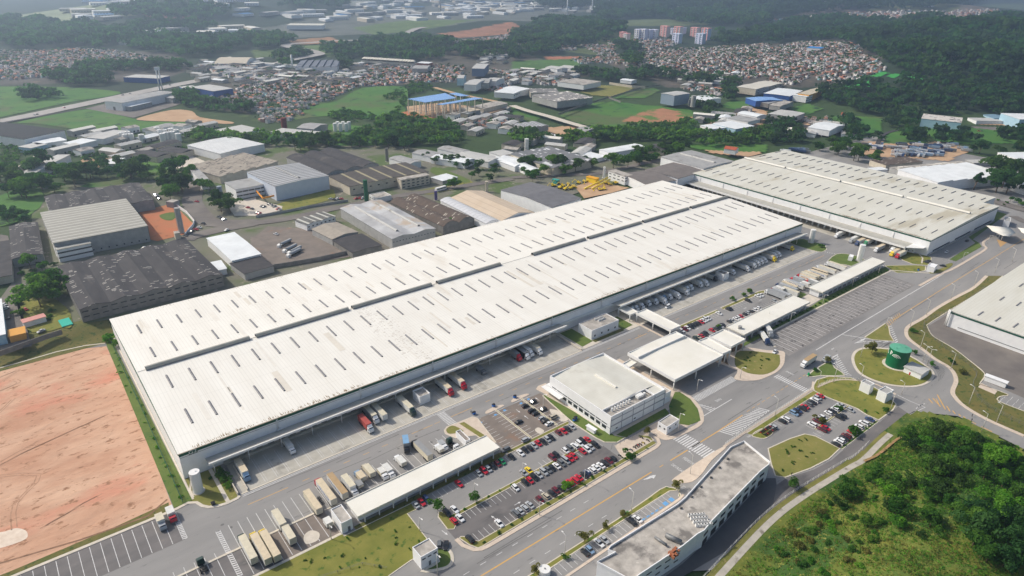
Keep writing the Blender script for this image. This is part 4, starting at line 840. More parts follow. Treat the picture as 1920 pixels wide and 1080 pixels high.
block([(225, 190), (230.5, 190), (230.5, 170.4), (225, 170.4)], 4.6, 'low annex with grey flat roof along the right side of the office block')
block([(225, 169.9), (230, 169.9), (230, 164.8), (225, 164.8)], 5.6, 'small white block with grey roof at the corner between office and main canopy')
# gate canopies
def open_canopy(P, z, th, label, cols_, roofm=rwhite3, name='canopy', rise=0, par=.5, cat='canopy'):
    c, a, L, Wd, _ = fit(P); t = tag(empty(name, (c[0], c[1], 0), a), label, cat)
    m = MB(); N = 8 if rise else 1
    for i in range(N):
        xa, xb = -L/2+.3+(L-.6)*i/N, -L/2+.3+(L-.6)*(i+1)/N; f = lambda x: z+rise*math.cos(x/L*math.pi)
        m.add([(xa, -Wd/2+.3, f(xa)), (xb, -Wd/2+.3, f(xb)), (xb, Wd/2-.3, f(xb)), (xa, Wd/2-.3, f(xa))], [(0, 1, 2, 3)])
    m.box(-L/2+.3, L/2-.3, -Wd/2+.3, Wd/2-.3, z-th, z-th+.2); m.build('roof', roofm, t)
    m = MB()
    for x0, x1, y0, y1 in ((-L/2, L/2, -Wd/2, -Wd/2+.3), (-L/2, L/2, Wd/2-.3, Wd/2), (-L/2, -L/2+.3, -Wd/2+.3, Wd/2-.3), (L/2-.3, L/2, -Wd/2+.3, Wd/2-.3)): m.box(x0, x1, y0, y1, z-th, z+par)
    m.build('fascia', whitep, t)
    for x, y in cols_: c_ = MB(); c_.tube((0, 0, 0), (0, 0, z-th), .35, 8); o = c_.build('column', whitep, t); o.location = (x*L/2, y*Wd/2, 0)
    return t
g4 = [(x, y) for x in (-.94, -.05, .94) for y in (-.93, 0, .93)]
open_canopy(rect(237.6, 276.6, 168.8, 200.6), 7, 1.2, 'biggest square white canopy over the entrance lanes, open on all sides', g4, rwhite3, rise=.5)
m = MB(); m.box(238, 276, 193.3, 193.8, 7.2, 8.4); tag(m.build('canopy_upstand', whitep), 'narrow white upstand wall along the back of the biggest square canopy roof', 'upstand')
open_canopy(S('22', '1390,400 1470,372 1640,470 1585,497', 6.4), 6.4, .9, 'middle low white canopy joining the biggest canopy to the square one', g4)
open_canopy(S('22', '1475,370 1580,320 1755,392 1640,450', 6.4), 6.9, 1.0, 'square white canopy beside the grassy plaza', g4)
open_canopy(rect(278, 286.6, 205, 231.4), 5.4, 1.1, 'narrow white walkway canopy crossing the yard lane', [(x, y) for x in (-.9, .9) for y in (-.95, 0, .95)])
open_canopy(rect(274.6, 281, 232.6, 243), 4.6, .5, 'small white canopy between dock and walkway canopy', [(-.9, -.9), (.9, -.9), (-.9, .9)])
open_canopy(S('22', '825,575 885,540 935,565 880,600', 3.5), 3.6, .4, 'low white porch canopy between office block and biggest canopy', [(-.9, -.9), (.9, .9)])
# curved gate canopies top right
for P, lb in ((S('Q', '800,490 990,370 1490,350 1370,440', 7), 'curved white wing-shaped canopy of the far gate, left one'), (S('Q', '1350,485 1530,405 2000,400 1860,490', 7), 'curved white wing-shaped canopy of the far gate, at the right edge')):
    c, a, L, Wd, _ = fit(P); t = tag(empty('gate_canopy', (c[0], c[1], 0), a), lb, 'canopy'); m = MB()
    for i in range(12):
        f = lambda k: (-L/2+L*k/12, 7.4-1.5*((k/12-.6)*1.6)**2); (xa, za), (xb, zb) = f(i), f(i+1); wA = Wd/2*(.15+.45*min(1, i/4)); wB = Wd/2*(.15+.45*min(1, (i+1)/4))
        m.add([(xa, -wA, za), (xb, -wB, zb), (xb, wB, zb), (xa, wA, za), (xa, -wA, za-.4), (xb, -wB, zb-.4), (xb, wB, zb-.4), (xa, wA, za-.4)], [(0,1,2,3), (7,6,5,4), (0,4,5,1), (3,2,6,7)], 0, True)
    m.build('roof', rwhite3, t)
    for x in (-.4, .1, .6): c_ = MB(); c_.tube((0,0,0), (0,0,6.6), .3, 8); o = c_.build('column', whitep, t); o.location = (x*L/2, 0, 0)
# curved grey-roofed building by the avenue
OB = S('32', '640,970 778,895 722,880 740,852 1240,540 1300,490 1640,110 1740,65 1935,222 1925,240 1860,292 1500,660 1440,735 1390,762 1280,850 960,1062 900,1110', 8.6)
ob = tag(empty('curved_building', (170, 106, 0)), 'long bent white building with weathered grey flat roof beside the avenue', 'building')
Q_ = [(x-170, y-106) for x, y in OB]; m = MB(); m.prism(Q_, 0, 7.7, 0, 0, False); m.build('wall', wall_w, ob)
m = MB(); m.prism(Q_, 7.5, 7.75); m.build('roof', rconc, ob)
m = MB(); cx_ = sum(p[0] for p in Q_)/len(Q_)
m.strip(Q_, .35, 7.7, 0, True, 8.6); m.build('parapet', wall_w, ob)
A_ = [Vector(p) for p in Q_[9:14]]; 
for i in range(len(A_)-1):
    a_, b_ = A_[i], A_[i+1]; d = (b_-a_); Ls = d.length; d.normalize(); nrm = Vector((d.y, -d.x)); nrm = nrm if nrm.y < 0 else -nrm; an = math.atan2(d.y, d.x); kx = 0; 
    q = 4.0
    while q < Ls-2:
        p = a_+d*q; 
        mm = MB(); mm.box(-1.9, 1.9, -.08, .08, 0, 2.6); o = mm.build('opening', M('arcade_dark', (.05,.05,.055)), ob); o.location = (p.x+nrm.x*.03, p.y+nrm.y*.03, .1); o.rotation_euler = (0, 0, an)
        window(ob, p.x+nrm.x*.02, p.y+nrm.y*.02, 5.2, an, 3.4, 1.2); q += 6.2
for p_, q_ in zip(Q_[14:], Q_[15:]):
    a_, b_ = Vector(p_), Vector(q_); d = b_-a_; Ls = d.length; d.normalize(); nrm = Vector((d.y, -d.x)); nrm = nrm if nrm.y < 0 else -nrm; q = 2.5
    while q < Ls-1:
        p = a_+d*q; window(ob, p.x+nrm.x*.02, p.y+nrm.y*.02, 5.6, math.atan2(d.y, d.x), 2.6, .5); window(ob, p.x+nrm.x*.02, p.y+nrm.y*.02, 2.6, math.atan2(d.y, d.x), 2.2, .5); q += 4.6
def ac_row(x, y, a, nn_, label, z=7.76):
    t = tag(empty('condenser_bank', (x, y, z), a), label, 'air conditioner')
    for i in range(nn_): m = MB(); m.box(-.45, .45, -.4, .4, 0, 1.1, 0); m.cyl((0, 0), .3, 1.1, 1.16, 10, 1); o = m.build('condenser', [whitep, dark], t); o.location = (i*1.1, 0, 0)
pa = S('32', '1330,620 1310,680 1420,640', 8.6); an_ = -.62
for i in range(4): ac_row(pa[0][0]-.5*i*1.2, pa[0][1]-1.6*i, -.55, 6, '%s row of rooftop condensers on the bent grey roof' % ('first', 'second', 'third', 'fourth')[i])
ac_row(252, 239.6, 0, 6, 'front row of condensers on the white block between the dock wings', 5.33); ac_row(253, 237.4, 0, 5, 'back row of condensers on the white block between the dock wings', 5.33)
dk = S('32', '1070,790 1160,850 1270,830 1250,900 1130,900 1150,780', 8.4)
m = MB(); m.tube((*dk[0], 8.6), (*dk[1], 8.5), .5, 8); m.tube((*dk[5], 9), (*dk[2], 8.6), .9, 8); tag(m.build('roof_duct', metalg), 'silver ventilation ducts lying on the bent grey roof', 'duct')
m = MB(); rg2 = random.Random(5)
for k in range(26): x = dk[3][0]+rg2.uniform(-3.6, .3); y = dk[3][1]+rg2.uniform(-1, 1.5); m.box(x, x+rg2.uniform(.4, 1.2), y, y+rg2.uniform(.3, 1), 7.76+rg2.uniform(0, .05)*k*.1, 8.2+rg2.uniform(0, .9))
tag(m.build('scrap_pile', M('rusty_metal', lin((176,96,58)), lin((140,110,90)), 1.5)), 'pile of rusty orange scrap metal on the edge of the bent grey roof', 'scrap')
for i, s in enumerate(('1265,575', '1345,490', '1415,415', '1490,345', '1555,270', '1615,205')):
    p = S('32', s, 7.8)[0]; m = MB(); m.box(-.3, .3, -.25, .25, 0, .7); m.box(.2, .9, -.15, .15, 0, .3); o = tag(m.build('roof_vent', M('vent_dark', lin((96,94,92)))), '%s small dark roof vent counted from the left on the bent grey roof' % ('first', 'second', 'third', 'fourth', 'fifth', 'sixth')[i], 'vent'); o.location = (*p, 7.76)
# ---------------- tanks and the pump house ----------------
def water_tower(x, y, r, h, label, mat=whitep, z0=0, name='water_tower', ladder_=True):
    t = tag(empty(name, (x, y, z0)), label, 'water tower'); m = MB(); m.cyl((0, 0), r, 0, h, 24); m.build('tank_shell', mat, t)
    m = MB(); m.cyl((0, 0), r*1.02, h-.15, h+.1, 24); m.cyl((r*.3, 0), .25, h, h+.35, 8); m.build('lid', mat, t)
    if ladder_: m = MB(); [m.tube((-r-.25, s, 0), (-r-.25, s, h), .05, 4) for s in (-.25, .25)]; m.build('ladder', metalg, t)
    m = MB(); m.cyl((0, 0), r+.5, 0, .2, 24); m.build('plinth', conc2, t); return t
water_tower(31.0, 237.4, 1.95, 9.8, 'slim white cylindrical water tank at the near left corner of the long warehouse')
water_tower(484.8, 238.2, 1.9, 10.5, 'slim white water tank in the green corner at the far end of the long warehouse')
water_tower(479.6, 197.4, 2.0, 12.5, 'slim white water tank at the end of the farthest long low building')
water_tower(*S('22', '1698,360')[0], 1.1, 6.5, 'short grey concrete tank beside the square white canopy', wall_g)
gt = tag(empty('storage_tank', (353.9, 113.6, 0)), 'big round dark green tank with white logo on the roundabout island', 'tank')
m = MB(); m.cyl((0, 0), 5.2, .2, 10.6, 48); m.build('tank_shell', tankg, gt)
m = MB(); m.cyl((0, 0), 5.25, 10.6, 11.2, 48, 0, .01, False); [m.cyl((px_, py_), .25, 10.8, 11.4, 8) for px_, py_ in ((-2.5, 1), (1.8, -1.6))]; m.build('tank_roof', tankt, gt)
m = MB(); m.cyl((0, 0), 6.6, .1, .35, 40); m.build('plinth', conc2, gt)
def on_cyl(m, ang0, pts, r, wd):
    """band of width wd through pts (arc metres, height) wrapped on the cylinder"""
    for (a, z), (b, z2) in zip(pts, pts[1:]):
        d = Vector((b-a, z2-z)).normalized(); nn_ = Vector((-d.y, d.x))*wd/2; q = []
        for u, v in ((a-nn_.x, z-nn_.y), (b-nn_.x, z2-nn_.y), (b+nn_.x, z2+nn_.y), (a+nn_.x, z+nn_.y)): an = ang0+u/r; q.append((r*math.cos(an), r*math.sin(an), v))
        m.add(q, [(0, 1, 2, 3)])
va = math.atan2(-113.6, -353.9); m = MB()
for rad, a0, a1, w_, cx0, cz0 in ((2.3, 20, 150, .42, -.9, 6.1), (1.5, 25, 150, .3, -.9, 6.2), (.8, 30, 150, .24, -.9, 6.3)):
    on_cyl(m, va, [(cx0+rad*math.cos(R(a0+(a1-a0)*k/14)), cz0+rad*math.sin(R(a0+(a1-a0)*k/14))) for k in range(15)], 5.24, w_)
on_cyl(m, va, [(-4.2, 7.2), (-4.2, 9.6)], 5.24, .42)
on_cyl(m, va, [(-4.2+.9*math.sin(R(k*18)), 8.8+.65*math.cos(R(k*18))) for k in range(11)], 5.24, .4)
on_cyl(m, va, [(-6.9, 9.7), (-6.9, 7.2), (-5.7, 7.2)], 5.24, .42)
m.build('logo', whitep, gt)
ph = bld(S('L', '725,620 1210,830 1390,690 985,530', 3.6), 3.1, 'small white pump house with grey fibre roof beside the green tank', wall_w, rlg, 'gablex', 1, .5, name='pump_house', wins=(('f', 3, 1, .9, 1.9),), z0=.1, doors=(('f', .8, 1.6, 2.2),))
m = MB(); p = S('L', '880,850 940,745')[0]; m.box(p[0]-.3, p[0]+.3, p[1]-.3, p[1]+.3, .1, 1.7); m.tube((p[0], p[1], .8), (p[0]+1.4, p[1]+.5, .8), .15); tag(m.build('fire_hydrant_manifold', M('paint_red', lin((196,40,50)), rough=.5)), 'red hydrant pipework in front of the pump house by the green tank', 'hydrant')
# white rain tanks painted sheds that stand in the docks (open-topped boxes)
def open_box(x0, x1, y0, y1, h, label):
    t = tag(empty('open_bin', ((x0+x1)/2, (y0+y1)/2, 0)), label, 'bin shelter'); a, b = (x1-x0)/2, (y1-y0)/2; m = MB()
    for q in ((-a, a, -b, -b+.15), (-a, a, b-.15, b), (-a, -a+.15, -b+.15, b-.15), (a-.15, a, -b+.15, b-.15)): m.box(*q, .0, h)
    m.build('wall', wall_w, t); m = MB(); m.box(-a+.16, a-.16, -b+.16, b-.16, h-1.2, h-.9); m.build('inner_roof', rconc, t)
open_box(131.3, 137, 234.6, 241.5, 4.8, 'white open-topped square enclosure standing in the left dock among the lorries')
open_box(368.8, 374.6, 235, 241.8, 4.8, 'white open-topped square enclosure standing in the right dock among the white lorries')
# ---------------- vehicles ----------------
def loft(m, secs, mi=0):
    """secs: (y, half width, z bottom, z top, inset)"""
    rings = []
    for y, hw, zb, zt, ins in secs: rings.append([(-hw, y, zb), (-hw, y, zt-.22*(zt-zb)), (-hw+ins, y, zt), (hw-ins, y, zt), (hw, y, zt-.22*(zt-zb)), (hw, y, zb)])
    o = [p for r_ in rings for p in r_]; f = []
    for i in range(len(rings)-1):
        for k in range(6): a, b = i*6+k, i*6+(k+1) % 6; f.append((a, b, b+6, a+6))
    f += [tuple(range(5, -1, -1)), tuple(range((len(rings)-1)*6, len(rings)*6))]; m.add(o, f, mi)
def paintm(n, c, ro=.35): return M('car_paint_'+n, lin(c), rough=ro, coat=.5, spec=.5)
CC = dict(white=(226,228,230), silver=(172,176,180), grey=(104,108,112), black=(30,32,36), red=(188,20,44), maroon=(104,22,38), blue=(44,66,108), lightblue=(128,158,188), green=(24,140,86), yellow=(236,206,40), darkgreen=(34,62,54), beige=(186,178,160))
def wheel_mesh(r=.31, w_=.2, n=12):
    m = MB(); v = []
    for s in (-1, 1):
        for k in range(n): a = 2*math.pi*k/n; v.append((s*w_/2, r*math.cos(a), r*math.sin(a)))
    m.add(v, [(k, (k+1) % n, (k+1) % n+n, k+n) for k in range(n)]+[tuple(range(n-1, -1, -1)), tuple(range(n, 2*n))], 0)
    for s in (-1, 1): m.add([(s*(w_/2+.01), r*.55*math.cos(2*math.pi*k/8), r*.55*math.sin(2*math.pi*k/8)) for k in range(8)], [tuple(range(8))], 1)
    o = m.build('wheel', [dark, metalg]); d = o.data; bpy.data.objects.remove(o); return d
WH = wheel_mesh(); WHT = wheel_mesh(.5, .35)
CARS = {}
def car_proto(kind, colr):
    k = (kind, colr)
    if k in CARS: return CARS[k]
    pm = paintm(colr, CC[colr]); root = empty('parked_car'); L = {'hatch': 3.95, 'sedan': 4.4, 'suv': 4.5, 'van': 4.7, 'pickup': 4.9}[kind]; h = L/2; W_ = .86
    m = MB(); bz = {'hatch': .92, 'sedan': .9, 'suv': 1.05, 'van': 1.1, 'pickup': 1.02}[kind]
    loft(m, [(-h, W_*.86, .38, bz*.82, .1), (-h+.12, W_*.97, .24, bz*.97, .12), (-h*.5, W_, .2, bz, .1), (h*.35, W_, .2, bz*.99, .1), (h*.8, W_*.97, .22, bz*.84, .14), (h-.08, W_*.9, .26, bz*.72, .16), (h, W_*.78, .36, bz*.6, .1)])
    rh = {'hatch': 1.46, 'sedan': 1.42, 'suv': 1.68, 'van': 1.9, 'pickup': 1.7}[kind]
    ya, yb, yc, yd = {'hatch': (-h+.15, -h+.55, .45, 1.15), 'sedan': (-h+.75, -h+1.3, .35, 1.1), 'suv': (-h+.1, -h+.4, .55, 1.2), 'van': (-h+.08, -h+.25, 1.0, 1.7), 'pickup': (-.75, -.6, .75, 1.35)}[kind]
    m.add([(-.62, yb, rh), (.62, yb, rh), (.62, yc, rh), (-.62, yc, rh), (-.66, yb-.03, rh-.06), (.66, yb-.03, rh-.06), (.66, yc+.05, rh-.06), (-.66, yc+.05, rh-.06)], [(0,1,2,3), (4,5,1,0), (5,6,2,1), (6,7,3,2), (7,4,0,3)])
    if kind == 'pickup': m.box(-.78, .78, -h+.1, -.85, bz, bz+.02)
    m.build('body', pm, root)
    g = MB(); zb = bz-.03; g.add([(-.78, ya, zb), (.78, ya, zb), (.78, yd, zb), (-.78, yd, zb), (-.65, yb-.02, rh-.05), (.65, yb-.02, rh-.05), (.65, yc+.04, rh-.05), (-.65, yc+.04, rh-.05)], [(0,1,5,4), (1,2,6,5), (2,3,7,6), (3,0,4,7)]); g.build('window', glass, root)
    for sx in (-1, 1):
        for y in (-h*.6, h*.6): o = bpy.data.objects.new('wheel', WH); col.objects.link(o); o.parent = root; o.location = (sx*.8, y, .31)
        hm = MB(); hm.box(-.16, .16, -.03, .03, 0, .12); o = hm.build('headlight', whitep, root); o.location = (sx*.6, h-.1, bz*.58)
        tm = MB(); tm.box(-.12, .12, -.03, .03, 0, .16); o = tm.build('tail_light', M('tail_light_red', (.5, .02, .02), rough=.3), root); o.location = (sx*.68, -h-.01, bz*.66)
    CARS[k] = root; root['used'] = 0; return root
def put(proto, x, y, rz, label, cat, z=0, group=None, name=None):
    if not proto.get('used'): o = proto; proto['used'] = 1
    else: o = copy_tree(proto)
    o.location = (x, y, z); o.rotation_euler = (0, 0, rz); 
    for k in ('label', 'category', 'group'):
        if k in o: del o[k]
    if name: o.name = name
    return tag(o, label, cat, group)
ORD = ['', 'first', 'second', 'third', 'fourth', 'fifth', 'sixth', 'seventh', 'eighth', 'ninth', 'tenth', 'eleventh', 'twelfth', 'thirteenth', 'fourteenth', 'fifteenth', 'sixteenth', 'seventeenth', 'eighteenth', 'nineteenth', 'twentieth']+['%d%s' % (k, 'st' if k % 10 == 1 else 'nd' if k % 10 == 2 else 'rd' if k % 10 == 3 else 'th') for k in range(21, 60)]
KN = dict(hatch='hatchback', sedan='saloon car', suv='SUV', van='van', pickup='pickup')
cr = random.Random(11); CN = dict(w='white', s='silver', g='grey', k='black', r='red', m='maroon', b='blue', l='lightblue', G='green', y='yellow', d='darkgreen', c='beige')
def row(xs, y, rz, cols_, where, kinds=None, vert=False, jit=.12, group='cars in the car parks'):
    for i, (x, c) in enumerate(zip(xs, cols_)):
        kd = (kinds[i] if kinds else None) or cr.choice(['hatch', 'hatch', 'sedan', 'sedan', 'suv']); kd = {'h': 'hatch', 's': 'sedan', 'u': 'suv', 'v': 'van', 'p': 'pickup'}.get(kd, kd)
        cn = CN[c]; px_, py_ = (x, y+cr.uniform(-jit, jit)*2) if not vert else (y+cr.uniform(-jit, jit), x)
        flip = 0 if cr.random() < .8 else math.pi
        put(car_proto(kd, cn), px_, py_, rz+flip+cr.uniform(-.03, .03), '%s %s, %s from left, row %s' % ({'lightblue': 'light blue', 'darkgreen': 'dark green'}.get(cn, cn), KN[kd], ORD[i+1], where) if len(xs) > 1 else '%s %s %s' % ({'lightblue': 'light blue'}.get(cn, cn), KN[kd], where), 'car', group=group if len(xs) > 1 else None)
S_ = math.pi
row([95.5, 98.2, 100.4, 115.6, 125.5, 128.1, 130.3, 132.8, 135.3, 137.6, 142.8, 147.5, 150.2, 152.7, 155.3, 157.8, 160.3, 162.8, 165, 169.9, 172.5, 175, 177.6], 178.3, S_, 'srbrsrskmGkwkksrkskmrks', 'below the front service building')
row([102.9, 106.2, 140.6, 143.3, 156.4, 158.8, 164.1, 166.7, 169.4, 172.2, 174.4, 177.0], 167.4, S_, 'kwsymkwgwwkr', 'above the long middle verge', ['u','s','s','s'] + [None]*8)
row([102.7, 105.4, 132.4, 137.5, 139.8, 142.4, 144.8, 147.6, 149.9, 152, 154.4, 157.1, 159.7, 162.1, 164.5, 169.7, 172.1, 174.5, 177.2], 162.5, S_, 'rwwkrkssgkwgsrrrwsk', 'below the long middle verge', ['h','s','h']+[None]*9+['v']+[None]*6)
row([102.4, 115.6, 123.7, 125.8, 128.3, 130.9, 136.0, 139.1, 142.1, 144.4, 146.9, 149.7, 152.0, 154.5, 157.0, 159.7, 161.9, 164.5, 167.0, 169.5, 171.9, 174.5, 176.8], 151.4, 0, 'kwgsssmckmkkrrrkbwwwkmk', 'nearest the avenue, front car park')
row([158.9, 156.2, 141.5, 138.9, 134.0, 131.8], 121.2, S_, 'wkswlk', 'beside the bent building (counted from its far end)', ['s','u','s','s','h','h'])
row([92.2], 156.3, 2.5, 'g', 'parked behind the white transformer cabin'); row([93.8], 154.2, 2.5, 'k', 'right behind another car at the white transformer cabin')
row([203.6, 198.5, 196.0, 191.3, 189.0, 186.3], 170.8, -S_/2, 'kkkskw', 'left of the short verge nearest the office block', None, True)
row([203.8, 196.3, 188.7], 175.9, S_/2, 'kkc', 'right of the short verge nearest the office block', ['h','h','v'], True)
row([195.6], 160.4, S_/2, 'k', 'alone in the half-empty worn car park', None, True); row([183.6], 154.9, S_/2, 's', 'at the bottom of the worn car park', None, True); row([183.6], 143.6, S_/2, 'g', 'at the right end of the front service building', None, True)
row([252.1, 259.3, 262.0, 269.2, 270.8, 272.9, 276.0, 278.6, 282.0, 284.8, 287.4, 290.4, 293.2], 122.3, 0, 'skwlkbkrgkwsr', 'under the avenue fence, right-hand car park')
row([268.2, 272.5, 275.0, 277.3, 282.9, 285.7, 288.3, 290.9, 293.7], 112.3, 0, 'wmwwwkwws', 'above the middle verge, right-hand car park')
row([268.3, 270.8, 283.7, 285.9, 293.6], 107.3, S_, 'mrkks', 'below the middle verge, right-hand car park')
row([263.2, 265.7, 268.0, 270.3, 272.8, 277.4, 281.5, 284.3, 288.7, 293.7], 98.2, 0, 'kwwkmrkwwb', 'nearest the mound, right-hand car park')
row([290.5, 293.2, 295.8, 298.4, 300.8, 303.2, 305.6, 308.4, 310.9, 313.2, 315.6, 326.2], 206.8, S_, 'wmwkkkkrwwww', 'between yard lane and walkway canopy')
row([335.6, 337.2, 355.8, 366.8, 369.4], 206.7, S_, 'kkkww', 'on the far verge of the yard lane')
row([289.8, 292.2, 294.5, 297.2, 299.4, 305.0, 308.5, 311.0, 313.2, 315.6, 322.4, 324.8, 328.6, 331.0, 333.6, 338.0, 341.0, 344.6, 348.2, 351.9, 369.2], 196.2, S_, 'dcrkkrkdskkswwrkskwws', 'against the middle long low building')
row([516.2, 519.6], 166.4, 0, 'kk', 'on the lawn corner of the crosswise warehouse'); row([550.1], 165.9, S_/2, 'w', 'in the shadow beside the crosswise warehouse'); row([588.0], 166.0, S_/2, 'k', 'deep in the shadow of the crosswise warehouse'); row([519.0], 156.2, .4, 'k', 'by the white gatehouse cube')
row([307.8], 231.7, S_/2+.2, 'w', 'driving across the right dock apron', ['v']); row([313], 160.2, S_/2+.3, 'w', 'with a red stripe in the corner of the oily truck park', ['s'])
# ---- lorries ----
def truck(cab=None, box=None, blen=13.0, top='tan', side='white', kind='semi', h=4.0, stripe=None, bare=False):
    """front towards +y; cab nose at y=0"""
    root = empty('lorry'); y = 0.0; H0 = 1.15; Wd = 1.27
    cols2 = dict(tan=(214,199,172), white=(222,222,218), grey=(150,152,154), red=(176,84,78), blue=(130,170,205), cream=(214,206,184), black=(40,40,44), silver=(170,174,178), brown=(180,154,118))
    if cab:
        cm = paintm(cab, CC[cab]); m = MB(); ch = 3.0 if kind == 'semi' else 2.35
        loft(m, [(0, 1.1, .5, ch*.62, .1), (-.12, 1.2, .35, ch*.74, .1), (-.7, 1.22, .35, ch, .25), (-2.0, 1.22, .4, ch+.1, .2), (-2.1, 1.2, .5, ch, .15)]); cb = m.build('cab', cm, root)
        g = MB(); g.add([(-1.0, .02-.13, ch*.72), (1.0, -.11, ch*.72), (.95, -.6, ch*.97), (-.95, -.6, ch*.97)], [(0,1,2,3)]); g.build('windscreen', glass, cb)
        for s in (-1, 1): g = MB(); g.box(-.03, .03, -1.3, -.4, ch*.6, ch*.85); o = g.build('side_window', glass, cb); o.location = (s*1.215, 0, 0)
        g = MB(); g.box(-1.15, 1.15, 0, .1, .35, .75); g.build('bumper', metalg, root)
        if kind == 'semi' and not bare: g = MB(); g.add([(-1, -1.0, ch+.05), (1, -1.0, ch+.05), (1, -1.9, ch+.8), (-1, -1.9, ch+.8), (-1, -1.9, ch), (1, -1.9, ch)], [(0,1,2,3), (3,2,5,4), (0,3,4), (1,5,2)]); g.build('wind_deflector', cm, root)
        y = -2.4
    L = blen if box != 0 else 0
    m = MB(); m.box(-.5, .5, -(2.6 if not L else -y+L-.2), y+1.5 if cab else y-.5, .75, 1.05); 
    if bare: m.box(-.45, .45, -6, -2, .75, 1.05); m.cyl((0, -4.6), .55, 1.05, 1.2, 10)
    m.build('chassis', dark, root)
    if L:
        m = MB(); m.box(-Wd, Wd, y-L, y, H0, h-.03); sm_ = M('box_side_'+side, lin(cols2[side]), tuple(v*.85 for v in lin(cols2[side])), .8, .6, ob=True); b = m.build('cargo_box', sm_, root)
        m = MB(); m.box(-Wd-.01, Wd+.01, y-L-.01, y+.01, h-.06, h); m.build('box_roof', M('box_top_'+top, lin(cols2[top]), tuple(v*.82 for v in lin(cols2[top])), .6, .8, ob=True), b)
        m = MB(); m.box(-Wd+.1, Wd-.1, y-L-.03, y-L, H0+.1, h-.2); m.build('rear_door', M('box_door', lin((186,184,172)), lin((164,160,148)), 1, .7, ob=True), b)
        if stripe:
            m = MB(); sm2 = M('side_graphic_'+stripe, lin(dict(blue=(40,70,150), gold=(200,140,60), red=(180,40,50))[stripe]), rough=.6)
            for sgn in (-1, 1):
                for k in range(9): m.box(sgn*(Wd+.012)-.004, sgn*(Wd+.012)+.004, y-L*.12-k*L*.085-L*.05, y-L*.12-k*L*.085, 2.3, 3.1 if k % 3 else 2.9)
            m.build('side_graphic', sm2, b)
    ws = [-1.1] if cab else []
    if L: ws += ([-3.6] if cab and kind == 'semi' else [])+([y-L+1.2, y-L+2.4, y-L+3.6] if kind == 'semi' else [y-L+1.6])
    elif bare: ws += [-4.1, -5.3]
    for yy in ws:
        for s in (-1, 1): o = bpy.data.objects.new('wheel', WHT); col.objects.link(o); o.parent = root; o.location = (s*1.05, yy, .5)
    if not cab: m = MB(); [m.box(s-.08, s+.08, y-2.2, y-2.0, 0, 1.1) for s in (-.8, .8)]; m.build('landing_leg', metalg, root)
    root['used'] = 0; return root
TP = {}
def T(*a, **k):
    key = (a, tuple(sorted(k.items())))
    if key not in TP: TP[key] = truck(*a, **k)
    return TP[key]
G1 = 'lorries and trailers in the yards'
def lorry(p, x, y, rz, label, name='lorry', cat='lorry'): return put(p, x, y, rz, label, cat, 0, G1, name)
U = 0.0; D_ = math.pi
lorry(T('darkgreen', 1, 13, 'cream', 'white'), 36.2, 202.4, U, 'white box lorry with dark green cab, left of the two yellow-cab lorries')
lorry(T('yellow', 1, 14.4, 'tan', 'white'), 39.9, 200.6, U, 'left one of the two long tan-roofed lorries with yellow cabs')
lorry(T('yellow', 1, 14.4, 'tan', 'cream'), 43.0, 200.0, U, 'right one of the two long tan-roofed lorries with yellow cabs')
lorry(T(None, 1, 9.0, 'cream', 'white', h=4.1), 50.1, 205.2, U, 'white trailer end to end with another, upper one, right of the yellow-cab lorries', 'trailer', 'trailer')
lorry(T(None, 1, 7.6, 'cream', 'white', h=4.1), 50.2, 195.0, U, 'shorter white trailer end to end with another, lower one, right of the yellow-cab lorries', 'trailer', 'trailer')
lorry(T(None, 1, 12.6, 'tan', 'cream', h=4.0), 63.8, 208.2, U, 'cream trailer beside the loose tyres, left of the red-cab lorry', 'trailer', 'trailer')
lorry(T('red', 1, 14.2, 'tan', 'white', stripe='blue', h=4.1), 70.2, 213.4, U, 'long lorry with red cab and blue marks on its side, beside the loose tyres')
lorry(T(None, 1, 14.4, 'brown', 'white', stripe='blue', h=4.1), 75.1, 211.6, U, 'long brown-roofed trailer at the left end of the front service building', 'trailer', 'trailer')
lorry(T('white', 1, 8.4, 'cream', 'white', kind='rigid', h=3.9), 79.4, 196.8, D_, 'white rigid lorry nosing the front service building, right of the brown-roofed trailer')
lorry(T('lightblue', 1, 4.6, 'tan', 'tan', kind='rigid', h=3.2), 85.3, 209, U, 'small flat-bed lorry with light blue cab and tan load')
lorry(T(None, 1, 3.4, 'grey', 'grey', kind='rigid', h=2.6), 82.7, 202.6, U, 'small grey covered trailer close to the front service building roof', 'trailer', 'trailer')
lorry(T('beige', 1, 6.4, 'cream', 'cream', kind='rigid', h=3.4), 89.5, 210.8, U, 'cream box lorry between the light-blue-cab lorry and two white vans')
lorry(T('white', 1, 3.6, 'white', 'cream', kind='rigid', h=2.9), 93.4, 197.8, D_, 'small white cream-boxed truck, left of the two side by side')
lorry(T('white', 1, 5.0, 'white', 'white', kind='rigid', h=3.1), 96.0, 197.0, D_, 'white van-like truck, right of the two side by side')
lorry(T('white', 1, 4.9, 'white', 'white', kind='rigid', h=3.0), 103, 207.6, U, 'short white box van alone between painted bays')
lorry(T('black', 1, 6.0, 'blue', 'grey', kind='rigid', h=4.0), 108.4, 207.2, D_-.42, 'blue-roofed lorry driving at an angle out of the bays')
lorry(T('black', 1, 11.8, 'grey', 'cream', h=4.0), 113.6, 211, U, 'long grey-roofed trailer lorry right of the blue-roofed one')
lorry(T('white', 1, 3.0, 'white', 'white', kind='rigid', h=2.7), 120.4, 203.6, U, 'small white cooler truck near the dark green tractor')
lorry(T('white', 1, 3.2, 'silver', 'white', kind='rigid', h=2.6), 122.8, 198.6, D_, 'small white truck with silver back beside the dark green tractor')
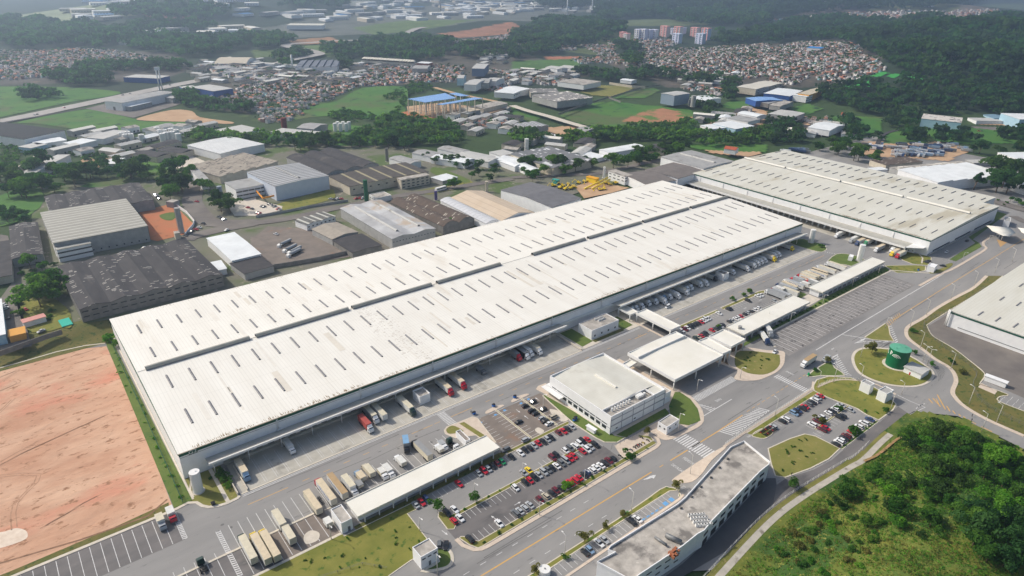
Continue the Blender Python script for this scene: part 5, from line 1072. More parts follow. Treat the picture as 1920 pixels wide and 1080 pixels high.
lorry(T('darkgreen', 0, bare=True), 126.8, 203.6, U, 'dark green tractor unit without trailer by the toilet block', 'truck_tractor', 'tractor unit')
lorry(T('white', 0, bare=True), 126.6, 195.2, D_, 'white tractor unit without trailer by the toilet block', 'truck_tractor', 'tractor unit')
lorry(T('darkgreen', 0, bare=True) , 21.4, 200.4, U, 'black car carrier frame truck standing on the concrete beam', 'truck_tractor', 'tractor unit')
lorry(T(None, 1, 3.6, 'white', 'white', kind='rigid', h=3.0), 64.2, 190.9, U, 'small white square trailer beside the left utility block', 'trailer', 'trailer')
q = S('30', '1180,690 1275,660', 0)
lorry(T('silver', 1, 4.4, 'cream', 'white', kind='rigid', h=3.6), q[0][0]+1.2, 223.2, D_, 'white box truck with silver cab reversed against the red earth lot')
lorry(T('red', 1, 4.4, 'white', 'white', kind='rigid', h=3.4), q[0][0]+5.2, 225.0, D_, 'white box truck with red cab reversed against the red earth lot')
# dock lorries, noses to the lane
def dock(x, yn, cab, top, side, label, blen=12, h=4.0, kind='semi', **k): lorry(T(cab, 1, blen, top, side, kind=kind, h=h, **k), x, yn, D_, label)
dock(48.4, 230.6, 'lightblue', 'tan', 'white', 'tan-roofed lorry with turquoise cab at the first dock by the ramp', 10)
dock(69.5, 236.0, 'white', 'white', 'white', 'small white truck alone deep in the left dock', 7, 3.0, 'rigid')
dock(102.9, 229.0, 'white', 'red', 'red', 'lorry with red container and white cab at the dock', 9)
dock(108.0, 233.4, 'white', 'cream', 'grey', 'grey box lorry with white cab right of the red container')
lorry(T(None, 1, 14, 'cream', 'white', h=4.1), 111.8, 233, D_, 'white trailer without cab docked beside the grey box lorry', 'trailer', 'trailer')
dock(124.5, 228.4, 'darkgreen', 'cream', 'white', 'white box lorry with dark green cab at the dock', 12)
dock(147.6, 231.4, 'red', 'tan', 'white', 'left one of the two tan-roofed dock lorries with red cabs'); dock(155.8, 232.2, 'red', 'tan', 'white', 'right one of the two tan-roofed dock lorries with red cabs')
dock(171.5, 237.4, 'grey', 'grey', 'grey', 'small grey van in the shade of the dock canopy', 5, 2.6, 'rigid')
dock(194.4, 236.6, 'red', 'grey', 'grey', 'red-cab lorry at the left end of the group of four at the dock'); dock(198.6, 234.8, 'white', 'grey', 'black', 'white-cab lorry with dark box, second in the group of four at the dock', 12)
dock(202.2, 236.0, 'white', 'white', 'white', 'white lorry, third in the group of four at the dock'); dock(207.2, 234.6, 'white', 'cream', 'white', 'white lorry with cream roof, last in the group of four at the dock')
for i, (x, y, c, t) in enumerate([(284.8,238.6,'white','grey'),(288.2,238.4,'white','grey'),(293,238.2,'white','white'),(299.6,238.6,'white','grey'),(304.9,237.4,'white','grey'),(309.6,234.2,'white','white'),(313.2,237.8,'lightblue','grey'),(317.3,236.6,'white','grey'),(322.6,234.0,'white','white'),(331.1,234.2,'white','cream'),(335.6,237.4,'white','grey'),(339.4,237.4,'white','grey'),(348.3,236.6,'white','white'),(352.9,235.2,'white','white'),(364.4,237.0,'black','grey'),(383.2,236.0,'white','silver'),(396.2,233.2,'white','silver'),(405,233.8,'white','silver'),(410.1,234.2,'white','white'),(414.8,234.4,'white','white'),(419.5,234.6,'white','white'),(427.5,232.4,'yellow','tan'),(432.8,234.8,'white','white'),(437.4,234.8,'white','white'),(457,236.2,'yellow','grey')]):
    dock(x, y, c, t, 'white', '%s-cab box lorry, %s from left along the right-hand dock' % (dict(lightblue='light blue').get(c, c), ORD[i+1]), 11.5 if i % 3 else 9, 3.9)
for i, (x, yn, c, L_, t, s, st) in enumerate([(375.6,207.4,'white',12,'grey','silver',None),(379.2,206.6,'red',12.5,'silver','silver',None),(383.8,207.4,'white',6,'white','white',None),(386.2,203.8,'white',11,'cream','white',None),(389.8,208.6,'blue',12.5,'silver','silver',None),(394,206.6,None,11,'tan','cream',None),(399.6,209.4,'white',13,'silver','white','blue'),(404.6,201,'white',5,'white','white',None),(407.4,208.8,'red',7,'silver','silver',None),(412,200.2,'red',6,'white','silver',None),(414.8,208.4,'red',11,'tan','white','gold'),(418.6,207.4,None,11,'cream','white',None),(422,207.0,None,11,'tan','cream',None),(427.4,208.2,'white',12,'tan','white','blue'),(431.4,206.8,None,11,'tan','black',None),(439.4,208.6,'white',12,'cream','white',None),(451.6,208.0,'white',12.5,'cream','white',None)]):
    lorry(T(c, 1, L_, t, s, h=4.0, stripe=st, kind='semi' if L_ > 8 else 'rigid'), x, yn, U+cr.uniform(-.03, .03), '%s, %s from left in the packed row by the right yard lane' % (('%s-cab box lorry' % c) if c else 'cabless box trailer', ORD[i+1]), 'lorry' if c else 'trailer', 'lorry' if c else 'trailer')
# lorries at the crosswise warehouse (noses towards -x)
for x, y, c, t, s, lb in ((505.6, 231.4, 'white', 'white', 'white', 'white-cab lorry, farthest of the dock at the crosswise warehouse'), (505, 219.2, 'silver', 'white', 'white', 'white box lorry with silver cab, second farthest at the crosswise warehouse'), (503.4, 213.6, 'blue', 'tan', 'white', 'tan-roofed lorry with blue cab at the crosswise warehouse'), (508.4, 209.6, 'green', 'tan', 'white', 'tan-roofed lorry with green cab at the crosswise warehouse'), (501.8, 198.2, 'white', 'tan', 'silver', 'silver-sided lorry with white cab at the crosswise warehouse'), (503.2, 187.2, 'yellow', 'tan', 'white', 'lorry with yellow cab near the corner of the crosswise warehouse'), (502.4, 182.8, 'red', 'cream', 'white', 'lorry with red cab nearest the corner of the crosswise warehouse'), (510, 190.6, 'white', 'white', 'white', 'white box lorry squeezed between tan-roofed ones at the crosswise warehouse')):
    lorry(T(c, 1, 11, t, s, h=4.0), x+3, y, math.pi/2, lb)
lorry(T('white', 1, 10, 'brown', 'white', h=4.0), 310.2, 142.4, math.pi/2+.03, 'brown-roofed white lorry driving on the avenue above the zebra crossing')
lorry(T('silver', 1, 3.4, 'silver', 'silver', kind='rigid', h=2.6), 324.8, 138.4, math.pi/2+.1, 'small silver van-truck driving behind the brown-roofed lorry')
lorry(T('silver', 1, 12, 'white', 'silver', h=3.9, stripe='blue'), 325.2, 170.4, math.pi/2+.9, 'white lorry with blue marks on its side in the oily truck park')
lorry(T('blue', 1, 9.5, 'white', 'white', h=2.8), 316.6, 167, math.pi/2+.9, 'blue-cab lorry with white body in the corner of the oily truck park')
# tyres lying by the cream trailer
for i, (x, y) in enumerate(S('H', '1445,285 1458,298 1465,318 1480,332 1490,348')):
    m = MB(); m.cyl((0, 0), .5, 0, .3, 12); m.cyl((0, 0), .25, .3, .31, 10, 1); o = tag(m.build('tyre', [dark, metalg]), '%s loose tyre from the top, between cream trailer and red-cab lorry' % ORD[i+1], 'tyre', 'loose tyres'); o.location = (x, y, .02)
# tank lorries in the walled yard behind, old cars there
def tanker(label, x, y, rz, z=4):
    t = empty('tank_lorry', (x, y, z), rz); tag(t, label, 'lorry', 'tank lorries in the walled yard'); m = MB(); N = 12; L_ = 10.5; v = []
    for yy in (-3, -3-L_):
        for k in range(N): a = 2*math.pi*k/N; v.append((1.15*math.cos(a), yy, 2.2+1.0*math.sin(a)))
    m.add(v, [(k, (k+1) % N, (k+1) % N+N, k+N) for k in range(N)]+[tuple(range(N)), tuple(range(2*N-1, N-1, -1))], 0, True); m.build('tank_barrel', MATS.get('box_side_silver') or whitep, t)
    m = MB(); m.box(-.5, .5, -13, -.5, .7, 1.1); m.build('chassis', dark, t); m = MB(); loft(m, [(0, 1.1, .5, 1.9, .1), (-.15, 1.2, .4, 2.4, .1), (-2, 1.2, .4, 2.9, .2)]); m.build('cab', whitep, t)
    for yy in (-1, -4.5, -10.5, -11.8):
        for s in (-1, 1): o = bpy.data.objects.new('wheel', WHT); col.objects.link(o); o.parent = t; o.location = (s, yy, .5)
for s, rz, lb in (('235,850', R(117), 'front tank lorry of the group in the walled brown yard'), ('240,830', R(117), 'second tank lorry of the group in the walled brown yard'), ('205,815', R(117), 'third tank lorry of the group in the walled brown yard'), ('165,775', R(117), 'dark old tank lorry farthest back in the walled brown yard')):
    p = S('11', s, 4.8)[0]; tanker(lb, p[0], p[1], rz)
# motorbikes
def moto_proto(c):
    t = empty('motorbike'); m = MB(); m.box(-.13, .13, -.5, .45, .5, .85); m.build('body', paintm(c, CC[c]), t); m = MB(); m.box(-.15, .15, -.75, .05, .8, .92); m.build('seat', dark, t); m = MB(); m.tube((-.35, .5, 1.05), (.35, .5, 1.05), .03, 5); m.tube((0, .45, 1.05), (0, .75, .3), .04, 5); m.build('handlebar', metalg, t)
    for y in (-.65, .7): m = MB(); m.cyl((0, 0), .3, -.06, .06, 12); m.cyl((0, 0), .3, .06, .061, 12); o = m.build('wheel', dark, t); o.rotation_euler = (0, R(90), 0); o.location = (0, y, .3)
    t['used'] = 0; return t
mp_ = {c: moto_proto(c) for c in ('black', 'blue', 'red', 'yellow')}
for i, (x, y, c) in enumerate([(180.6,150.9,'black'),(187.3,150.6,'blue'),(189.8,150.8,'black'),(191.2,150.8,'black'),(192.2,150.9,'red'),(193.4,150.7,'black'),(195.2,150.6,'yellow'),(197.4,153.6,'black'),(198.2,150.6,'black')]): put(mp_[c], x, y, .2, '%s motorbike, %s from the left on the pinkish pad by the avenue' % (c, ORD[i+1]), 'motorbike', .02, 'motorbikes on the pinkish pad')
k = 0
for ry in (123.2, 120.9):
    for i in range(9): put(mp_['black' if (i+k) % 4 else 'red'], 243.6+.95*i, ry, .1, '%s motorbike, %s from left, %s line of the packed motorbike corner' % ('black' if (i+k) % 4 else 'red', ORD[i+1], 'upper' if ry > 122 else 'lower'), 'motorbike', 0, 'motorbikes packed in the right-hand car park corner')
    k += 2
# ---- lamp posts ----
def lamp_proto(h=10, arms=1):
    t = empty('street_lamp'); m = MB(); m.tube((0,0,0), (0,0,h), .17, 8, 0, .09); m.build('pole', M('pole_concrete', lin((196,192,184)), lin((210,206,198)), .8), t)
    m = MB()
    for s in ((1,) if arms == 1 else (1, -1)): m.tube((0,0,h-.2), (s*1.6,0,h+.3), .07, 6)
    m.build('arm', whitep, t)
    for s in ((1,) if arms == 1 else (1, -1)): m = MB(); m.box(-.45, .45, -.18, .18, -.08, .1); o = m.build('lamp_head', whitep, t); o.location = (s*1.9, 0, h+.35)
    t['used'] = 0; return t
LPa, LPb, LPs = lamp_proto(10, 1), lamp_proto(10, 2), lamp_proto(7, 1)
LM = [('32', '895,600', 'a', 'on the verge beside the bent building, the middle one'), ('32', '395,935', 'a', 'on the verge beside the bent building, the nearest one'), ('32', '1335,315', 'a', 'at the tip of the pale pavement by the word markings'), ('32', '540,382', 's', 'in the verge of the front car park, near the red cars'), ('32', '205,625', 's', 'in the verge of the front car park, near its left end'), ('31', '1640,485', 's', 'on the middle verge above the empty stalls'), ('31', '1230,745', 's', 'on the lawn edge at the car park entrance'), ('31', '1362,1075', 'a', 'beside the transformer cabin'), ('31', '565,805', 's', 'on the kerb by the cement spill'),
      ('22', '232,925', 'a', 'in the worn car park beside the short verge'), ('22', '1385,775', 's', 'below the front edge of the biggest canopy'), ('22', '1243,1075', 'a', 'beside the small guard booth'), ('32', '78,330', 's', 'on the upper verge of the front car park'), ('22', '1710,680', 's', 'on the tip of the grassy plaza'),
      ('23', '50,965', 'a', 'on the avenue fence line, nearest'), ('23', '370,750', 'a', 'at the start of the curved kerb above the right car park'), ('23', '490,710', 'a', 'on the curved kerb below the striped island'), ('23', '685,710', 'a', 'on the lower left rim of the roundabout'), ('23', '692,520', 'a', 'on the upper left rim of the roundabout'), ('23', '1160,555', 'b', 'behind the green tank, left one of two'), ('23', '1192,580', 'b', 'behind the green tank, right one of two'), ('23', '912,932', 'a', 'at the corner by the right white cube'), ('23', '1000,800', 's', 'close to the doorway of the right white cube'), ('23', '1505,872', 'a', 'on the right verge where the road widens'), ('23', '1712,1010', 'a', 'on the right verge toward the corner'), ('23', '1370,612', 'a', 'on the right verge level with the pump house'), ('23', '1140,452', 'a', 'on the right verge level with the green tank'), ('23', '1065,288', 'a', 'on the outer bend above the roundabout'), ('23', '1187,203', 'a', 'on the avenue kerb above the bend'), ('23', '1370,85', 'a', 'on the avenue kerb by the truck park markings'), ('23', '880,300', 's', 'on the tip of the triangular grass island'), ('23', '1600,1078', 'a', 'on the lower road by the mound'), ('23', '0,250', 's', 'behind the middle long low building, left') ,
      ('23', '165,260', 's', 'behind the middle long low building, centre'), ('23', '408,125', 's', 'behind the middle long low building, right'), ('13', '630,1070', 's', 'below the farthest long low building, left'), ('13', '825,980', 's', 'below the farthest long low building, right'), ('13', '1545,1065', 'a', 'on the far avenue kerb, nearest the third warehouse'), ('13', '1700,965', 'a', 'on the far avenue kerb, middle'), ('13', '1830,885', 'a', 'on the far avenue kerb, closest to the gate'), ('13', '1455,880', 's', 'on the grass strip by the far gate'), ('13', '1645,750', 's', 'beside the curved gate canopy')]
for t_, s, k_, lb in LM:
    p = S(t_, s)[0]; put({'a': LPa, 'b': LPb, 's': LPs}[k_], p[0], p[1], R(-90) if p[1] > 130 else R(90), 'white %slamp post %s' % ('' if k_ != 's' else 'thin ', lb), 'lamp post', .1, 'lamp posts on the estate')
# low white fences
def fence(P, label, h=1.3, step=2.4, mat=whitep, rails=2, z=0.1, name='fence', mesh=False, zf=None):
    t = empty(name, (P[0][0], P[0][1], 0)); tag(t, label, 'fence'); o = P[0]; m = MB(); pm = MB(); n = 0
    for a, b in zip(P, P[1:]):
        a_, b_ = Vector(a), Vector(b); L_ = (b_-a_).length; k = max(1, int(L_/step)); 
        for i in range(k):
            p = a_.lerp(b_, i/k); zz = z if zf is None else zf(p.x, p.y); pm.box(p.x-o[0]-.06, p.x-o[0]+.06, p.y-o[1]-.06, p.y-o[1]+.06, zz, zz+h)
        za, zb = (z, z) if zf is None else (zf(*a), zf(*b))
        for r_ in range(rails): hh = h*(r_+1)/rails-.05; m.tube((a[0]-o[0], a[1]-o[1], za+hh), (b[0]-o[0], b[1]-o[1], zb+hh), .035, 4)
    m.build('rail', mat, t); tag(pm.build('post', mat, t), kind='stuff'); return t
fence([(224,128.2),(239,128.6),(296,128.6)], 'low white railing between the avenue and the right-hand car park', 1.2, 1.6, whitep, 3)
fence(smooth(S('23', '372,738 480,696 600,684 700,694'), 3, False), 'low white railing along the kerb left of the roundabout', 1.1, 1.4)
fence([(x, y+2.6) for x, y in PT[6:-6]], 'white post and wire fence along the path at the foot of the mound', 1.5, 3.0)
fence(smooth(S('23', '1620,10 1400,160 1190,250 1170,290 1180,330 1330,460 1480,560 1560,650 1530,740 1600,860 1760,960 1920,1040'), 3, False), 'tall grey mesh fence along the grass verge beside the right-edge warehouse', 2.2, 3, metalg, 3)
fence([(24.3, 234), (25.3, 300), (25.9, 385)], 'dark green mesh fence running between red earth lot and long warehouse', 2.2, 3, green, 7)
fence([(20, 176), (66, 165), (72, 158)], 'thin wire fence across the lower lawn', 1.2, 4, metalg, 2)
# bins and small things
for i, (x, y, c) in enumerate([(33.4, 226.2, 'black'), (147.8, 213.4, 'blue'), (171.4, 212.4, 'blue'), (158.8, 212.8, 'blue'), (182, 181.2, 'blue'), (183.4, 181.9, 'blue'), (496.4, 163.2, 'blue')]):
    m = MB(); m.box(-.7, .7, -.5, .5, .15, 1.2); m.box(-.75, .75, -.55, .55, 1.2, 1.35, 1); o = tag(m.build('waste_bin', [paintm(c, CC[c]) if c != 'blue' else M('bin_blue', lin((50,110,190)), rough=.5), dark]), ['black bin on the kerb by the first dock ramp', 'blue bin at the head of the zebra island by the worn car park', 'blue bin at the head of the right short verge', 'blue bin at the head of the middle short verge', 'blue bin at the lawn corner left of the office block', 'second blue bin at the lawn corner left of the office block', 'blue bin on the path by the slim tank'][i], 'bin'); o.location = (x, y, .1)
m = MB(); m.box(-.6, .6, -.4, .4, 0, 1.3); p = S('32', '862,620')[0]; o = tag(m.build('waste_bin', M('bin_green', lin((24,150,90)))), 'green bin on the verge near the middle lamp post of the bent building', 'bin'); o.location = (*p, .12)
m = MB(); m.box(-.5, .5, -.4, .4, 0, 1.3); p = S('23', '303,655')[0]; o = tag(m.build('waste_bin', M('bin_green', lin((24,150,90)))), 'green bin on the small triangular island left of the roundabout', 'bin'); o.location = (*p, .12)
for i, (t_, s) in enumerate((('31', '1360,690'), )): pass
ut = tag(empty('water_reservoir', (*S('32', '245,1060')[0], 0)), 'round white tank top cut by the bottom edge near the avenue', 'tank'); m = MB(); m.cyl((0, 0), 2.0, 0, 2.2, 28); m.build('tank_shell', whitep, ut); m = MB(); m.cyl((0, 0), .25, 2.2, 2.5, 8); m.build('hatch', metalg, ut)
# bollards at the hatch and poles by the moto pad
bm_ = MB(); bm_.cyl((0, 0), .09, 0, .8, 6); bp = bm_.build('bollard', metalg); n_ = 0
for k in range(9):
    o = bp if k == 0 else bp.copy()
    if k: col.objects.link(o)
    o.location = (237+2.9*k, 129.6+.12*k, 0); tag(o, 'thin dark bollard on the white hatching beside the zebra crossing', 'bollard', 'bollards on the hatching')
pmb = MB(); pmb.cyl((0, 0), .06, 0, 2.6, 6); pp = pmb.build('post', metalg)
for k in range(9):
    o = pp if k == 0 else pp.copy()
    if k: col.objects.link(o)
    o.location = (181.5+2.6*k, 156.6-.02*k, 0); tag(o, 'thin grey fence post along the pinkish motorbike pad', 'post', 'posts of the motorbike pad')
# people
pm_ = bpy.data.meshes.new('person'); V_ = [(0,0,.95),(0,0,1.2),(0,0,1.42),(0,0,1.56),(0,0,1.7),(.2,0,1.4),(.27,.04,1.12),(.25,.12,.9),(-.2,0,1.4),(-.27,-.02,1.12),(-.25,.08,.9),(.1,0,.9),(.12,.12,.5),(.12,.04,.05),(.12,.16,.03),(-.1,0,.9),(-.12,-.1,.5),(-.12,-.22,.06),(-.12,-.1,.03)]
pm_.from_pydata(V_, [(0,1),(1,2),(2,3),(3,4),(2,5),(5,6),(6,7),(2,8),(8,9),(9,10),(0,11),(11,12),(12,13),(13,14),(0,15),(15,16),(16,17),(17,18)], []); po = bpy.data.objects.new('person', pm_); col.objects.link(po)
md = po.modifiers.new('skin', 'SKIN'); sv = pm_.skin_vertices[0].data if pm_.skin_vertices else None
if sv is None:
    try: pm_.skin_vertices.new()
    except Exception: pass
    sv = pm_.skin_vertices[0].data if pm_.skin_vertices else None
if sv:
    for i, r_ in enumerate([.15,.16,.15,.06,.12,.07,.05,.04,.07,.05,.04,.1,.07,.05,.04,.1,.07,.05,.04]): sv[i].radius = (r_, r_)
    sv[0].use_root = True
po.modifiers.new('sub', 'SUBSURF').levels = 1; pm_.materials.append(M('clothes_dark', lin((50,52,66)), lin((90,84,80)), 3, ob=True))
PPL = [('I', '1340,450', 'person in dark clothes standing on the island tip by the blue bin, left one'), ('I', '1352,462', 'person in dark clothes standing on the island tip by the blue bin, right one'), ('33', '175,325', 'person walking on the access road below the grass triangle'), ('23', '1528,965', 'person crossing the lower road by the mound, upper one'), ('23', '1525,1000', 'person crossing the lower road by the mound, lower one'), ('33', '690,60', 'person in red beside the mound access road')]
for i, (t_, s, lb) in enumerate(PPL):
    o = po if i == 0 else po.copy()
    if i: col.objects.link(o)
    p = S(t_, s)[0]; o.location = (p[0], p[1], .02); o.rotation_euler = (0, 0, i*1.3); tag(o, lb, 'person')
# ---------------- the industrial quarter behind (each building surveyed at its eaves) ----------------
def B(t, s, h, label, wall=wall_g, roof=rgrey, kind='gable', n=1, rise=1.2, zb=4.0, **k):
    return bld(S(t, s, zb+h), h, label, wall, roof, kind, n, rise, z0=zb, **k)
def drape(P, nm, mt, dz):
    xs = [p[0] for p in P]; ys = [p[1] for p in P]; st = 4.0 if max(xs)-min(xs) < 500 else 8.0; X, Y = np.meshgrid(np.arange(min(xs), max(xs)+st, st), np.arange(min(ys), max(ys)+st, st), indexing='ij'); I = np.arange(X.size).reshape(X.shape)
    q = np.stack([I[:-1,:-1], I[1:,:-1], I[1:,1:], I[:-1,1:]], -1).reshape(-1, 4); q = q[(polydist(X.ravel(), Y.ravel(), P)[q] > -st*.4).all(1)]
    if len(q): tag(big_mesh(nm, np.stack([X.ravel(), Y.ravel(), (hgt(X, Y)+dz).ravel()], 1), q, [mt], smooth=True), kind='structure')
for P_, mt, nm in (
    (('f', '60,350 290,338 330,300 440,268 620,262 800,280 900,300 1000,285 1180,290 1290,292 1300,322 1130,345 960,405 720,470 480,548 300,584 120,612 0,600 0,560 60,480'), M('district_ground', lin((118,114,106)), lin((104,110,84)), .04, .95, .02, lin((84,102,58)), .54, c4=lin((146,138,126)), s4=.12, t4=.6), 'district_ground'),
    (('10', '1040,510 1265,455 1330,480 1450,600 1380,680 1180,730 1130,720 1110,615'), dirtred, 'red_earth_yard'), (('10', '1195,540 1250,520 1310,515 1325,540 1290,575 1230,570'), grassg, 'grass_patch'),
    (('00', '0,650 480,655 900,690 780,730 560,760 0,880 -200,900 -200,660'), field, 'field'), (('00', '130,920 350,870 640,820 760,835 1000,890 1080,910 1500,920 1300,950 960,985 700,1000 560,970 400,945 250,925'), field, 'field'),
    (('00', '1040,885 1290,825 1440,835 1500,880 1740,915 1700,930 1400,915 1080,905'), dirt, 'bare_earth_field'), (('00', '640,815 850,765 1350,700 1420,740 1330,790 1000,885'), asph_old, 'factory_yard'),
    (('01', '600,760 800,660 1100,650 1140,720 1130,790 1100,860 1000,900 520,870 250,900 420,790'), field, 'field'), (('01', '1050,850 1140,835 1390,880 1300,895 1150,870'), dirtred, 'building_site_soil'), (('01', '1130,800 1400,770 1620,800 1660,860 1380,890 1140,840'), dirt, 'building_site_floor'),
    (('02', '350,870 560,780 780,760 980,790 1300,800 1400,860 1380,930 1200,980 900,975 700,960 500,930'), field, 'field'), (('02', '880,880 1000,830 1120,815 1280,840 1390,860 1300,930 1180,945 1040,920 800,915'), M('broken_red_soil', lin((176,122,94)), lin((150,112,80)), .05, .95, .03, lin((84,116,54)), .5, c4=lin((192,140,112)), s4=.12, t4=.6), 'red_earth_field'),
    (('02', '500,690 640,640 790,645 930,660 860,690 740,730 600,720'), grassdry, 'field'), (('02', '800,655 930,655 850,690 780,680'), dirtred, 'red_earth_patch'), (('02', '760,740 900,690 1060,660 1120,680 1000,740 880,740'), field, 'field'),
    (('03', '520,660 640,615 715,625 660,650 560,665'), M('crop_green', lin((52,140,62)), lin((64,150,70)), .1, .95), 'crop_field'), (('03', '660,655 760,610 830,620 770,655'), MATS['crop_green'], 'crop_field'), (('03', '750,575 850,540 920,550 830,580'), MATS['crop_green'], 'crop_field'), (('03', '880,580 950,550 1000,560 940,590'), MATS['crop_green'], 'crop_field'), (('03', '1000,590 1070,575 1180,595 1150,610 1040,605'), MATS['crop_green'], 'crop_field'),
    (('03', '1140,960 1500,960 1920,1000 1920,1080 1300,1080 1180,1010'), field, 'field'), (('03', '1520,950 1920,960 1920,995 1560,990'), asph_old, 'yard'), (('03', '1560,910 1830,930 1830,950 1560,935'), dirt, 'bare_earth'), (('03', '480,870 860,880 860,990 700,1020 480,900'), field, 'field'), (('03', '150,820 300,780 420,820 300,860'), field, 'field'), (('03', '850,1080 900,1000 1000,980 1150,990 1200,1080'), field, 'field'),
    (('13', '700,-20 1400,-20 1500,60 1350,130 1000,100 800,100 620,60'), dirt, 'vehicle_yard'), (('12', '470,320 600,280 880,330 760,365 540,410'), dirt, 'machine_yard'), (('12', '540,330 700,300 860,330 700,370'), dirtred, 'orange_soil'),
    (('11', '0,690 90,620 420,640 480,700 720,800 700,850 130,930 0,860'), asph_brown, 'truck_yard'), (('10', '1880,700 1920,690 1920,860 1880,830'), asph_brown, 'truck_yard'), (('11', '140,480 210,500 560,420 590,370 540,345 200,440'), grass, 'lawn'),
    (('11', '0,420 200,470 190,500 0,540'), conc2, 'car_park_surface'), (('10', '1690,450 1920,400 1920,540 1760,540'), conc2, 'car_park_surface'), (('10', '1260,130 1440,90 1560,140 1460,190 1300,180'), conc2, 'yard'), (('10', '570,150 640,105 900,90 1010,95 900,140 700,185'), dirt, 'yard'),
    (('11', '1310,190 1370,180 1600,270 1540,290 1340,230'), grassg, 'lawn'), (('11', '1140,370 1600,270 1660,310 1300,380'), grass, 'grass_verge'), (('01', '540,960 600,930 1000,980 1000,1080 500,1080'), field, 'field'),
    (('10', '0,680 60,690 160,1000 0,1040'), asph_old, 'yard'), (('20', '0,75 130,60 240,440 0,470'), asph_old, 'yard'), (('20', '130,80 280,20 500,150 540,290 460,300 350,330 200,310'), grass, 'lawn'), (('10', '0,390 300,330 300,480 0,620'), field, 'field'), (('10', '600,320 1100,130 1310,180 1250,240 1000,290'), field, 'field'),
    (('02', '0,800 140,830 240,870 120,960 0,960'), field, 'field'), (('02', '200,1030 260,960 520,940 560,1030'), dirt, 'bare_earth'), (('12', '1240,0 1920,0 1920,60 1700,80 1400,40'), field, 'field'), (('12', '1430,45 1900,60 1760,100 1500,70'), dirt, 'scrap_yard'),
    (('03', '0,890 220,920 160,960 0,1000'), field, 'field'), (('02', '1560,800 1640,750 1800,770 1760,840'), field, 'field'), (('02', '1410,960 1560,890 1760,800 1920,840 1880,960 1640,1000'), dirt, 'yard')):
    m = MB(); P4 = S(P_[0], P_[1], 4.0); 
    if nm in ('field', 'lawn', 'grass_patch', 'bare_earth_field', 'red_earth_field'): P4 = smooth(P4, 3)
    zz = 4.03 if nm == 'district_ground' else 4.09+.03*(len(P_[1]) % 7)+(0 if mt is field else .12)
    cx = sum(p[0] for p in P4)/len(P4)
    if cx > 540: 
        P4 = [inv(Z[P_[0]][0]+a/Z[P_[0]][2], Z[P_[0]][1]+b/Z[P_[0]][2], .3) for a, b in pl(P_[1])]; zz -= 3.9
    if cx > 540: drape(P4 if P_[0][0] != '0' else [inv(Z[P_[0]][0]+a/Z[P_[0]][2], Z[P_[0]][1]+b/Z[P_[0]][2], 0, True) for a, b in pl(P_[1])], nm, mt, .25+.06*(len(P_[1]) % 7)); continue
    m.flat(P4, zz); struct(m, nm, mt)
ROADS = []
def road(t, s, w_, mat=asph_old, z=4.35, line=False, n=5):
    zz = z+.03*(len(ROADS) % 9); P_ = smooth(S(t, s, zz), n, False); m = MB(); m.strip(P_, w_, zz); o = struct(m, 'road', mat); ROADS.append((P_, w_))
    if line: m = MB(); m.strip(P_, .35, zz+.05); struct(m, 'road_marking', paint)
    return P_
road('10', '1480,290 1440,420 1500,520 1600,590 1920,590', 16); road('10', '1920,590 1650,640 1450,690 1390,720', 13); road('11', '0,590 230,560 600,480 1000,400 1400,340 1640,300 1920,260', 10); road('12', '0,250 200,240 420,230 640,220 830,180 1050,130 1300,90', 9)
road('00', '-200,960 0,912 400,828 700,765 1200,660 1450,610 1700,560 1920,515', 26, M('highway', lin((158,154,150)), lin((176,172,168)), .05, .9)); road('00', '-200,990 0,925 300,870 640,812', 5, rdark, 4.5)
HWY = road('01', '0,510 130,480 300,440 460,410 470,395 380,370 240,350 230,335 300,325 420,318 600,305 780,300 1000,290 1100,265 1200,215 1360,190 1500,150', 24, MATS['highway'], 4.6); road('00', '1540,175 1650,190 1800,225 1920,255', 14, MATS['highway'], 4.6)
road('02', '0,790 120,830 270,870 400,910 540,950', 12, conc2, 4.4); road('02', '0,100 60,50', 16, MATS['highway'], 5); road('02', '78,240 110,165', 22, MATS['highway'], 8); road('01', '1340,655 1500,700 1700,740 1800,760', 9, dirt, 4.4); road('03', '240,970 340,885', 10, dirt, .6); road('10', '-100,200 60,230 300,90', 12, conc2, 4.4); road('03', '1060,960 880,1000 820,1080', 5, rdark, .7); road('02', '1290,560 1340,470', 8, MATS['highway'], 4.6); road('01', '1700,860 1900,800', 8, dirt, 4.4)
road('13', '1680,420 1920,490 2100,520', 14, asph_old, .3); road('13', '1840,540 1920,580 2000,600', 8, asph_old, .3)
# front rank: the dark factories on the left
B('10', '455,922 1402,716 1655,975 572,1262', 8, 'large black-grey factory with five ridged roof bays full of broken light panels', wall_d, rdarks, 'gable', 5, 1.6, wins=(('f', 16, 3.2, .7, 6.4), ('f', 16, 3.2, .6, 3.2)), ov=.2)
B('10', '305,515 940,412 1105,615 400,745', 12, 'grey factory with thin white strips across its roof, beside the orange soil yard', wall_g, rstripe, 'gablex', 1, .5, wins=(('f', 12, .9, .9, 2),))
B('10', '402,745 650,690 668,745 420,800', 9, 'grey office end of the white-striped factory with long dark window bands', wall_w, rstripe, 'flat', wins=(('f', 3, 7, 1, 6.6), ('f', 3, 7, 1, 3.2)))
B('10', '340,400 1035,290 1158,425 385,545', 8, 'dark factory with five roof bays behind the white-striped grey one', wall_g, rdarks, 'gable', 5, 1.3, ov=.2)
B('10', '55,625 262,590 338,835 112,850', 6, 'narrow dark ridged shed at the left edge below the trees', wall_g, rdarks, 'gable', 1, 1.6)
B('10', '-150,745 55,740 105,985 -60,1005', 5, 'low dark flat building at the far left edge of the factory belt', wall_be, rdark, 'flat')
